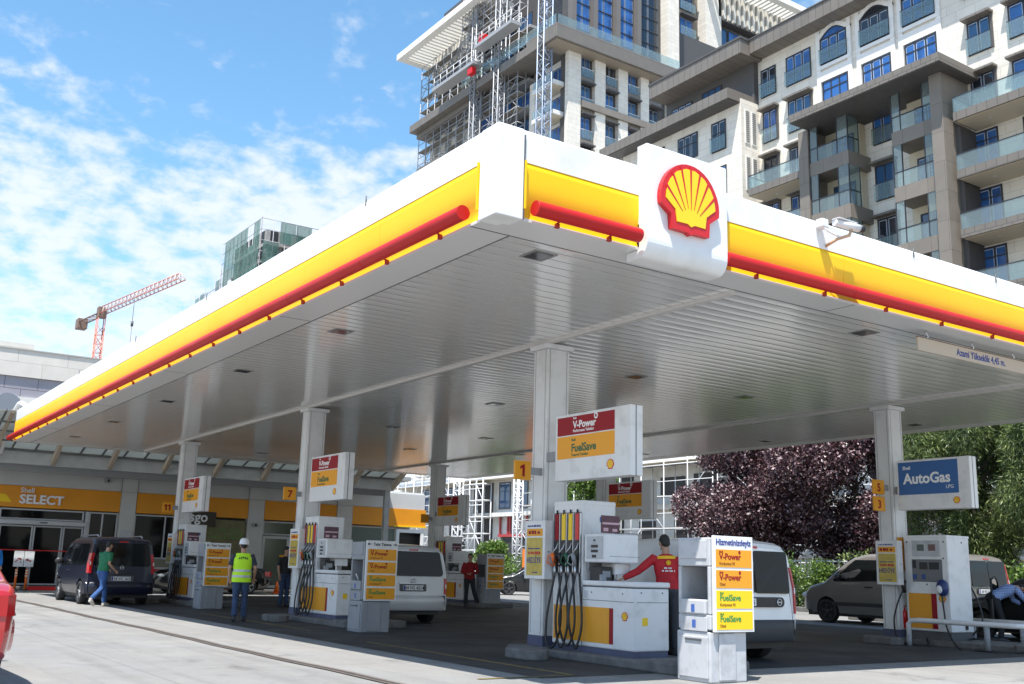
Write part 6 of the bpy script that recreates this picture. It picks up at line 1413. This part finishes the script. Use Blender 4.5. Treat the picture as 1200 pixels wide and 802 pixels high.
# ================================================================ tower
t = thing('tower_block', 'tall stone tower with blue glazing and white slatted roof, still being finished', 'building', (68, 86, 0))
TY = 72.0; TX = 56.0
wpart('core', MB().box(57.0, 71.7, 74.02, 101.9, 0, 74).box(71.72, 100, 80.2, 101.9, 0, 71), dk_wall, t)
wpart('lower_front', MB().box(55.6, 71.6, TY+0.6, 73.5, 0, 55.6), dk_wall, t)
xs = [(55.5, 57.2), (59.15, 60.6), (62.45, 63.8), (65.7, 66.9)]
for (a, b) in xs: wpart('stone_pilaster', MB().box(a, b, TY, TY+0.58, 0, 55.6), lime_y, t)
wpart('brown_band', MB().box(57.2, 69.0, TY-0.25, TY+0.5, 49.45, 50.2), brown_y, t)
for (a, b) in ((57.25, 59.1), (60.65, 62.4), (63.85, 65.65), (67.0, 68.9)):
    for k in range(6):
        z = 53.3-k*3.45+(0 if k < 2 else -0.2)
        window(t, 'y', TY+0.55, a+0.25, b-0.25, z, z+2.5, 2, transom=0.8)
        wpart('rail_glass', MB().box(a+0.15, b-0.15, TY+0.1, TY+0.13, z-0.1, z+0.85), bal_glass, t); wpart('rail_bar', MB().box(a+0.1, b-0.1, TY+0.08, TY+0.14, z+0.85, z+0.9), white_clean, t)
        wpart('spandrel', MB().box(a, b, TY+0.15, TY+0.56, z-0.75, z-0.12), brown_y, t); wpart('hood', MB().box(a+0.05, b-0.05, TY-0.35, TY+0.2, z+2.52, z+2.68), dk_wall, t)
wpart('terrace_slab', MB().box(52.7, 71.2, 70.5, 76, 55.6, 57.2).box(52.7, 56, 76, 102, 55.6, 56.6), corn_m, t, 0.05)
wpart('terrace_soffit', MB().box(53.0, 71, 70.8, 73.4, 55.52, 55.59), mat('soffit_tan', (0.30, 0.25, 0.19), 0.6), t)
tg = MB(); tg.box(53.2, 70.6, 70.9, 70.93, 57.25, 58.5); tg.box(53.0, 53.03, 71, 90, 57.25, 58.5); wpart('terrace_balustrade', tg, bal_glass, t)
wpart('upper_core', MB().box(56.3, 71.5, 73.2, 74, 57.2, 74), dk_wall, t)
for (a, b) in ((57.0, 59.2), (59.9, 62.4), (63.1, 65.5), (66.2, 69.3)):
    window(t, 'y', 73.18, a, b, 57.6, 74, 2); o = MB()
    for z in np.arange(59.2, 74, 1.6): o.box(a, b, 73.10, 73.17, z-0.05, z+0.05)
    wpart('glazing_bars', o, frame_dk, t)
for x in (56.5, 59.5, 62.75, 65.85): wpart('dark_pier', MB().box(x-0.3, x+0.28, 72.4, 73.18, 57.2, 74), mat('pier_bronze', (0.16, 0.145, 0.13), 0.5), t)
wpart('white_pier', MB().box(69.8, 71.6, TY, 73.6, 50, 74), lime_y, t)
wpart('recess_wall', MB().box(71.8, 82, 78, 80, 40, 74), brown_y, t)
for z in (60.5, 64, 67.5, 71): 
    window(t, 'y', 77.98, 77.4, 79.6, z, z+2.3, 2, hood=False); wpart('hood', MB().box(77.1, 79.9, 77.2, 77.95, z+2.4, z+2.6), dk_wall, t); wpart('rail_glass', MB().box(77.2, 79.8, 77.5, 77.53, z-0.3, z+0.9), bal_glass, t)
wpart('stone_pier', MB().box(80.6, 83.4, 76.6, 79, 40, 74), lime_y, t)
for a in (83.6, 86.0, 88.4, 90.8): window(t, 'y', 77.9, a, a+2.1, 65.0, 70.6, 2, transom=0.5)
wpart('right_core', MB().box(83.4, 100, 78, 80.1, 40, 71), dk_wall, t)
def slat_roof(y_or_x, axis, a0, a1, b0, b1, z, nm='slatted_roof'):
    fr = MB(); sl_ = MB()
    def bx(mb, u0, u1, v0, v1, w0, w1): mb.box(*((v0, v1, u0, u1) if axis == 'x' else (u0, u1, v0, v1)), w0, w1)
    bx(fr, a0, a1, b0, b0+0.9, z, z+0.8); bx(fr, a0, a1, b1-0.5, b1, z, z+0.8); bx(fr, a0, a0+0.9, b0+0.9, b1-0.5, z, z+0.8); bx(fr, a1-0.9, a1, b0+0.9, b1-0.5, z, z+0.8)
    k = 0; u = a0+1.4
    while u < a1-1.0: bx(sl_, u, u+0.32, b0+0.92, b1-0.52, z+0.15, z+0.65); u += 0.75
    o = wpart(nm, fr, mat('roof_white', (0.80, 0.78, 0.72), 0.6), t); wpart('slat', sl_, mat('roof_white', (0.80, 0.78, 0.72), 0.6), o)
slat_roof(0, 'y', 80, 112, 74.0, 79.8, 75.2)
wl = MB()
for x in np.arange(83, 112, 0.9): wl.box(x, x+0.42, 76.6, 77.0, 71.2, 75.1)
wpart('fin_row', wl, mat('fin_cream', (0.66, 0.63, 0.56), 0.6), t); wpart('fin_backing', MB().box(83, 112, 77.02, 80, 71.1, 75.1), dk_wall, t)
# left face (facing -X)
LX = 55.3
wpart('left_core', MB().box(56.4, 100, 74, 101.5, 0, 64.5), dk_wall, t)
for (a, b, z1) in ((90.9, 92.9, 63.5), (97.2, 98.4, 55.5), (94.4, 95.6, 55.5), (99.8, 100.9, 55.5), (77.8, 78.8, 54)): wpart('stone_pier', MB().box(LX, LX+1.1, a, b, 0, z1), lime, t)
for k in range(7):
    z = 62.0-k*3.3
    for (a, b) in ((93.2, 95.4), (96, 98.4), (99, 101), (80.2, 83.2), (84.0, 87.2), (88, 90.4)):
        if 55 < z+1 < 57.5: continue
        window(t, 'x', 56.38, a, b, z, z+2.2, 2)
    wpart('floor_slab', MB().box(55.2, 56.38, 79, 101.5, z-0.7, z-0.35), beam_grey, t)
wpart('side_terrace_slab', MB().box(53.6, 56.3, 87.3, 101.6, 54.9, 55.55), corn_m, t); wpart('side_terrace_slab', MB().box(53.9, 56.3, 96, 101.8, 50.2, 50.9), corn_m, t)
for k in range(5):
    z = 52.2-k*3.45; wpart('corner_balcony', MB().box(54.2, 56.0, 72.9, 76.8, z-0.5, z), plaster, t, 0.05); wpart('balcony_soffit', MB().box(54.3, 56, 73, 76.7, z-0.55, z-0.505), soffit_cream, t)
    wpart('balcony_rail', MB().box(54.25, 54.28, 73, 76.7, z+0.02, z+0.9), bal_glass, t); window(t, 'x', 56.2, 73.6, 76.0, z+0.1, z+2.5, 2)
wpart('corner_balcony_wall', MB().box(56.22, 57, 72.62, 77.2, 0, 55.5), plaster, t)
slat_roof(0, 'x', 84.5, 104.5, 51.6, 56.6, 66.5)
fl = MB()
for y in np.arange(85.0, 100.5, 0.9): fl.box(55.0, 55.3, y, y+0.45, 63.6, 66.4)
wpart('fin_row', fl, mat('fin_cream', (0.66, 0.63, 0.56), 0.6), t); wpart('fin_backing', MB().box(55.3, 57.5, 84.8, 101, 63.4, 66.5), dk_wall, t)
scaffold('grey scaffolding wrapping the dark left face of the tower', 55.0, 79.2, 101.5, 44, 64, scaf_g, 1.9, 1.8, 1.1, r=0.055, seed=12, diag=0.6)
scaffold('tall grey scaffold tower at the roofline left of the hoist mast', 54.2, 82.0, 90.0, 60, 75, scaf_g, 1.6, 1.7, 1.3, r=0.055, seed=14, diag=0.7)
mast('hoist_mast', 'tall grey lattice hoist mast climbing the corner of the tower', 'hoist mast', 53.2, 73.2, 0, 78, 1.1, mat('mast_blue_grey', (0.30, 0.36, 0.46), 0.45, metal=0.3), 0.08, 1.1)
mast('hoist_mast', 'second grey lattice mast in the middle of the tower scaffolding', 'hoist mast', 53.0, 86.6, 0, 78, 0.9, scaf_g, 0.08, 1.0)
mast('hoist_mast', 'third grey lattice mast nearest the white slatted roof', 'hoist mast', 53.0, 81.6, 0, 78, 0.9, scaf_g, 0.08, 1.0)
t = thing('work_platform', 'long climbing work platform with railings and a red motor on the tower', 'work platform', (52.0, 85, 60))
pt = MB().box(51.3, 52.7, 77.0, 84.6, 59.6, 60.0).box(51.3, 52.7, 84.6, 94.0, 57.9, 58.3); wpart('deck', pt, mat('deck_steel', (0.40, 0.40, 0.40), 0.5, metal=0.3), t)
rl = MB()
for (ya, yb, z) in ((77, 84.6, 60.0), (84.6, 94, 58.3)):
    for x in (51.35, 52.65):
        for h_ in (0.6, 1.2): rl.tube([(x, ya, z+h_), (x, yb, z+h_)], 0.045, 5)
        for y in np.arange(ya, yb+0.1, 1.5): rl.tube([(x, y, z), (x, y, z+1.2)], 0.045, 5)
wpart('railing', rl, scaf_m, t); wpart('motor', MB().box(51.4, 52.2, 82.8, 83.8, 60.05, 60.9).box(51.4, 52, 85.0, 86.0, 56.9, 57.7), red, t, 0.05)

# ================================================================ far netted building and crane
net = mat('green_netting', (0.10, 0.21, 0.175), 0.8, var=0.5, vscale=0.35, alpha=0.5)
t = thing('netted_building', 'distant unfinished concrete block wrapped in green scaffold netting', 'building', (56, 168, 0))
conc = mat('raw_concrete', (0.42, 0.41, 0.39), 0.85, dirt=(0.25, 0.25, 0.24), vscale=0.15)
wpart('concrete_wall', MB().box(56.5, 66, 161, 177, 0, 59), conc, t); wpart('stair_core', MB().box(66.1, 72, 158, 170, 0, 58.5), conc, t)
for z in np.arange(40, 58, 3.0):
    for x in (66.8, 69.2): wpart('core_opening', MB().box(x, x+1.3, 157.9, 157.98, z, z+1.8), mat('dark_opening', (0.03, 0.03, 0.034), 0.5), t)
fls = MB(); op = MB()
for z in np.arange(20, 59, 3.0): fls.box(56.3, 66.5, 160.4, 177.5, z, z+0.4)
for z in np.arange(21, 58, 3.0):
    for x in np.arange(57.2, 65, 2.4): op.box(x, x+1.4, 160.9, 161.0, z, z+1.9)
    for y in np.arange(162, 176, 2.6): op.box(56.4, 56.5, y, y+1.7, z, z+1.9)
wpart('floor_slab', fls, conc, t); wpart('opening', op, dark_open, t)
scs = MB()
for y in np.arange(158.5, 179, 2.0): scs.tube([(54.6, y, 0), (54.6, y, 60.5+random.uniform(-1, 1.5))], 0.07, 4)
for x in np.arange(54.6, 66, 2.2): scs.tube([(x, 158.5, 0), (x, 158.5, 60.5+random.uniform(-0.5, 1.5))], 0.07, 4)
for z in np.arange(20, 61, 2): scs.tube([(54.6, 158.5, z), (54.6, 178.5, z)], 0.06, 4); scs.tube([(54.6, 158.5, z), (66, 158.5, z)], 0.06, 4)
wpart('scaffold_tubes', scs, scaf_g, t)
nn = MB()
rn = random.Random(9)
for i, y in enumerate(np.arange(159, 176, 3.0)):
    for z in np.arange(20, 58, 4.0):
        if rn.random() < 0.85: nn.box(54.48, 54.5, y, y+2.9, z, z+3.9)
for x in np.arange(55, 65, 3.0):
    for z in np.arange(20, 58, 4.0):
        if rn.random() < 0.6: nn.box(x, x+2.9, 158.38, 158.4, z, z+3.9)
wpart('netting', nn, net, t)
# lower stepped wing further back
t = thing('netted_wing', 'lower netted construction wing stepping down left of the tall netted block', 'building', (54, 205, 0))
for (y0, y1, z) in ((180, 190, 53), (190.2, 200, 50), (200.2, 208, 46)): wpart('wall', MB().box(56, 66, y0, y1, 0, z-2.5), conc, t)
nn = MB(); sc_ = MB()
for y in np.arange(179, 208, 3.0):
    zt = 53.5-(y-179)*0.10
    for z in np.arange(30, zt-2, 4): 
        if rn.random() < 0.85: nn.box(54.9, 54.95, y, y+2.9, z, min(z+3.9, zt))
    sc_.tube([(54.8, y, 20), (54.8, y, zt+rn.uniform(0, 2.5))], 0.08, 4)
for z in np.arange(30, 54, 2.0): sc_.tube([(54.8, 179, z), (54.8, 207 if z < 50 else 190, z)], 0.07, 4)
wpart('netting', nn, net, t); wpart('scaffold_tubes', sc_, scaf_g, t)
# tower crane
crane_m = mat('crane_orange', (0.55, 0.16, 0.10), 0.5, var=0.15, vscale=0.3)
t = mast('tower_crane', 'orange and white tower crane with long jib against the sky', 'crane', 27.0, 145.0, 0, 35.0, 1.0, crane_m, 0.07, 1.3)
jd = Vector((0.1244, -0.9922, 0)).normalized(); jn = Vector((-jd.y, jd.x, 0)); base = Vector((27.0, 145.0, 35.6))
jb = MB(); br = MB(); Lj = 27.0; n = 20
def JP(s, o, z): return base + jd*s + jn*o + Vector((0, 0, z))
jb.tube([JP(0, 0.45, 0), JP(Lj, 0.45, 0)], 0.07, 5).tube([JP(0, -0.45, 0), JP(Lj, -0.45, 0)], 0.07, 5).tube([JP(0, 0, 1.15), JP(Lj-1, 0, 0.95)], 0.08, 5)
for k in range(n):
    a, b = Lj*k/n, Lj*(k+1)/n
    for o in (-0.45, 0.45): br.tube([JP(a, o, 0), JP((a+b)/2, 0, 1.05)], 0.045, 4); br.tube([JP((a+b)/2, 0, 1.05), JP(b, o, 0)], 0.045, 4)
    br.tube([JP(a, 0.45, 0), JP(b, -0.45, 0)], 0.04, 4)
wpart('jib', jb, crane_m, t); wpart('jib_lacing', br, mat('crane_pale', (0.70, 0.55, 0.50), 0.5), t)
cj = MB().tube([JP(0, 0.6, 0), JP(-8, 0.6, 0)], 0.11, 5).tube([JP(0, -0.6, 0), JP(-8, -0.6, 0)], 0.11, 5)
for k in range(6): cj.tube([JP(-8*k/6, 0.6, 0), JP(-8*(k+1)/6, -0.6, 0)], 0.06, 4)
wpart('counter_jib', cj, mat('crane_dark', (0.20, 0.13, 0.10), 0.6), t)
cw = MB(); a = JP(-8, 0, -1.0); cw.box(a.x-0.7, a.x+0.7, a.y-0.9, a.y+0.9, a.z, a.z+1.5); wpart('counterweight', cw, mat('crane_dark', (0.20, 0.13, 0.10), 0.6), t, 0.05)
cb_ = MB(); cb_.box(26.4, 27.6, 144.4, 145.6, 35.0, 36.6); wpart('cab', cb_, mat('crane_dark', (0.20, 0.13, 0.10), 0.6), t, 0.08)
wpart('hoist_rope', MB().tube([JP(12, 0, 0), JP(12, 0, -3.0)], 0.035, 4).tube([JP(12, 0, -3.0), JP(12, 0, -3.7)], 0.18, 6).tube([JP(12, 0, -3.7), JP(12, 0, -9)], 0.03, 4), dk_grey, t)
# ================================================================ vegetation
def leaf_mat(name, c1, c2, c3, rough=0.45, transl=0.25, spec=0.5):
    m = bpy.data.materials.new(name); m.use_nodes = True; t = m.node_tree; b = t.nodes['Principled BSDF']; L = t.links.new; Nn = t.nodes.new
    geo = Nn('ShaderNodeNewGeometry'); r = Nn('ShaderNodeValToRGB'); L(geo.outputs['Random Per Island'], r.inputs[0])
    e = r.color_ramp.elements; e[0].position = 0; e[0].color = tuple(c1)+(1,); e[1].position = 1; e[1].color = tuple(c3)+(1,); q = e.new(0.6); q.color = tuple(c2)+(1,)
    L(r.outputs[0], b.inputs['Base Color']); b.inputs['Roughness'].default_value = rough; b.inputs['Specular IOR Level'].default_value = spec
    tr = Nn('ShaderNodeBsdfTranslucent'); L(r.outputs[0], tr.inputs['Color']); mx = Nn('ShaderNodeMixShader'); mx.inputs[0].default_value = transl
    out = t.nodes['Material Output']; L(b.outputs[0], mx.inputs[1]); L(tr.outputs[0], mx.inputs[2]); L(mx.outputs[0], out.inputs['Surface']); return m
def leaves(clumps, n, size, asp, rng, droop=0.0, name='foliage'):
    """clumps: list of (centre, radii). folded leaf quads (two triangles each side of the midrib) scattered through the volume, denser near the surface"""
    cl = np.array([list(c)+list(r) for c, r in clumps]); wts = cl[:, 3]*cl[:, 4]*cl[:, 5]; wts = wts**(0.75); wts /= wts.sum()
    idx = rng.choice(len(cl), n, p=wts); d = rng.normal(size=(n, 3)); d /= np.linalg.norm(d, axis=1)[:, None]
    rad = rng.uniform(0.25, 1.0, n)**0.45 * rng.uniform(0.8, 1.12, n); p = cl[idx, :3] + d*rad[:, None]*cl[idx, 3:]
    a = rng.normal(size=(n, 3)) + d*0.8; a[:, 2] -= droop*1.5; a /= np.linalg.norm(a, axis=1)[:, None]
    b = np.cross(a, rng.normal(size=(n, 3))); b /= np.linalg.norm(b, axis=1)[:, None]; c = np.cross(a, b)
    s = size*rng.uniform(0.6, 1.4, n)[:, None]; h = s*asp
    fold = c*h*0.25
    v = np.stack([p, p+a*s*0.5+b*h*0.5+fold, p+a*s, p+a*s*0.5-b*h*0.5+fold], axis=1).reshape(-1, 3)
    me = bpy.data.meshes.new(name); me.vertices.add(4*n); me.vertices.foreach_set('co', v.ravel()); me.loops.add(4*n); me.loops.foreach_set('vertex_index', np.arange(4*n, dtype=np.int32)); me.polygons.add(n)
    me.polygons.foreach_set('loop_start', np.arange(0, 4*n, 4, dtype=np.int32)); me.polygons.foreach_set('loop_total', np.full(n, 4, dtype=np.int32)); me.update(calc_edges=True); return me
bark = mat('bark', (0.09, 0.07, 0.055), 0.9, var=0.4, vscale=14, bump=0.6, bscale=25)
def tree(label, x, y, h, rx, ry, z0, lm, n, size, asp, seed, cat='tree', kind='tree', group=None, droop=0, cn=26, trunk_r=0.16, cr=0.30, name='tree'):
    rng = np.random.default_rng(seed); t = thing(name, label, cat, (x, y, 0), group=group)
    tk = MB(); tk.tube([(0, 0, 0), (0.05, 0.03, z0*0.5), (0.0, 0.1, z0+0.6), (0.1, 0.0, h*0.6), (0.0, 0.0, h*0.85)], [trunk_r, trunk_r*0.85, trunk_r*0.7, trunk_r*0.35, 0.03], 10)
    cl = []
    for k in range(cn):
        a = rng.uniform(0, 2*math.pi); u = rng.uniform(-1, 1); rr = rng.uniform(0.25, 0.82); zc_ = (z0+h)/2 + u*(h-z0)/2*0.78; prof = math.sqrt(max(0.08, 1-u*u))
        if kind == 'cone': prof = 0.25+0.75*(1-(u+1)/2)
        cx_ = rx*rr*prof*math.cos(a); cy_ = ry*rr*prof*math.sin(a); s_ = rng.uniform(0.6, 1.25)*cr
        cl.append(((cx_, cy_, zc_), (rx*s_, ry*s_, (h-z0)*0.5*s_*0.85)))
        if k % 2 == 0: tk.tube([(0, 0, max(z0*0.7, zc_-1.4)), (cx_*0.5, cy_*0.5, zc_-0.5), (cx_*0.9, cy_*0.9, zc_)], [trunk_r*0.35, trunk_r*0.2, 0.015], 6)
    part('trunk', tk, bark, t); me = leaves(cl, n, size, asp, rng, droop); o = link('crown', me, lm, t); return t
plum = leaf_mat('purple_leaf_glints', (0.022, 0.008, 0.011), (0.09, 0.032, 0.042), (0.46, 0.33, 0.34), 0.42, 0.12, 0.6)  # palest leaves are highlights put into the colour, against a near-black base
cedar = leaf_mat('cedar_leaf', (0.04, 0.07, 0.028), (0.12, 0.175, 0.055), (0.32, 0.38, 0.14), 0.42, 0.35)
fresh = leaf_mat('fresh_leaf', (0.05, 0.10, 0.02), (0.11, 0.20, 0.035), (0.24, 0.33, 0.07), 0.45, 0.35)
tree('wide purple-leaved tree left of the right hand column', 30.6, 24.8, 9.4, 3.7, 4.2, 0.6, plum, 95000, 0.125, 0.62, 1, group='purple-leaved trees', cn=52, cr=0.30)
tree('purple-leaved tree behind the right hand column and warm grey van', 31.0, 19.2, 9.6, 3.7, 4.5, 0.6, plum, 95000, 0.125, 0.62, 2, group='purple-leaved trees', cn=52, cr=0.30)
tree('green feathery conifer behind the blue gas sign', 26.6, 11.2, 9.2, 3.0, 2.7, 0.8, cedar, 90000, 0.19, 0.15, 3, group='feathery green conifers', droop=0.8, cn=38, cr=0.30)
tree('green feathery conifer at the right edge behind the dark car', 26.0, 6.8, 9.2, 3.0, 2.6, 0.8, cedar, 90000, 0.19, 0.15, 4, group='feathery green conifers', droop=0.8, cn=38, cr=0.30)
tree('bright green tree seen below the nearest fuel sign', 31.5, 37.0, 7.6, 1.9, 2.0, 1.2, fresh, 9000, 0.22, 0.5, 5, cn=22, cr=0.36)
tree('small bright green tree past the far pump, left of the number 1 plate', 33.5, 50.5, 3.0, 1.6, 1.8, 0.4, fresh, 5000, 0.20, 0.5, 6, cn=16, cr=0.4, trunk_r=0.08)
rngb = np.random.default_rng(21)
def shrub(label, x, y, h, r, lm, seed, n=2600, size=0.13):
    rng = np.random.default_rng(seed); t = thing('shrub', label, 'shrub', (x, y, 0), group='shrubs along the far kerb'); st = MB(); cl = []
    for k in range(7):
        a = rng.uniform(0, 6.28); q = rng.uniform(0.1, 0.6)*r; zz = rng.uniform(0.3, 0.8)*h; cl.append(((q*math.cos(a), q*math.sin(a), zz), (r*0.55, r*0.55, h*0.34))); st.tube([(0, 0, 0), (q*math.cos(a)*0.6, q*math.sin(a)*0.6, zz*0.6), (q*math.cos(a), q*math.sin(a), zz)], [0.025, 0.015, 0.006], 5)
    part('stems', st, bark, t); link('leaf_mass', leaves(cl, n, size, 0.45, rng), lm, t)
sh = [(26.9, 21.6, 1.9, 0.9), (27.0, 19.7, 2.1, 1.0), (26.8, 17.9, 1.8, 0.9), (27.0, 16.0, 2.1, 1.0), (26.9, 23.6, 1.6, 0.9), (23.6, 8.0, 1.7, 1.0), (23.4, 4.6, 1.6, 1.0), (24.0, 11.0, 2.0, 1.1)]
nm = ['pale leafy shrub just right of the white van', 'tall pale shrub between the white van and the warm grey van', 'leafy shrub in front of the warm grey van bonnet', 'shrub hidden mostly behind the warm grey van', 'shrub partly behind the white van roof', 'bright shrub right of the warm grey van rear', 'bright shrub seen through the dark car windows', 'shrub under the conifer behind the gas pump']
for k, (x, y, h, r) in enumerate(sh): shrub(nm[k], x, y, h, r, fresh if k != 3 else cedar, 40+k)
for k, (x, y, h, r) in enumerate(((31.5, 46.5, 2.0, 1.2), (31.8, 43.8, 2.3, 1.2), (31.0, 40.8, 2.1, 1.1), (31.0, 38.3, 1.8, 1.1))):
    shrub(('leafy shrub behind the farthest service stand', 'second leafy shrub right of the farthest service stand', 'leafy shrub beside the orange mesh, above the dark hatchback', 'shrub hidden behind the nearest column')[k], x, y, h, r, fresh, 60+k)
struct('planting_bed', MB().box(26.2, 40, 13, 28, 0, 0.14).box(30.1, 40, 28, 58, 0, 0.14).box(22.5, 40, -2, 12.98, 0, 0.14), mat('soil', (0.10, 0.08, 0.055), 0.95, var=0.4), 0.03)
struct('far_kerb', MB().box(25.9, 26.19, 13, 28, 0, 0.17).box(29.8, 30.09, 28, 58, 0, 0.17).box(22.2, 22.49, -2, 13, 0, 0.17), kerb_m, 0.02)
t = thing('mesh_barrier', 'bright orange mesh barrier hung above the shrubs beside the nearest column', 'barrier', (28.8, 39.6, 0.2))
part('mesh', MB().box(0, 0.04, -0.75, 0.75, 1.0, 2.2), mat('barrier_orange', (0.90, 0.22, 0.02), 0.7, var=0.3, vscale=5), t); part('posts', MB().tube([(0.06, -0.75, 0), (0.06, -0.75, 2.2)], 0.03, 6).tube([(0.06, 0.75, 0), (0.06, 0.75, 2.2)], 0.03, 6), steel, t)
t = thing('garden_fence', 'white metal railing fence behind the shrubs and the warm grey van', 'fence', (29.4, 20, 0))
fe = MB(); 
for y in np.arange(8, 30, 0.28): fe.box(29.38, 29.41, y, y+0.035, 0.15, 2.0)
for z in (0.3, 1.1, 1.9): fe.box(29.37, 29.42, 8, 30, z, z+0.05)
wpart('railing', fe, scaf_m, t)
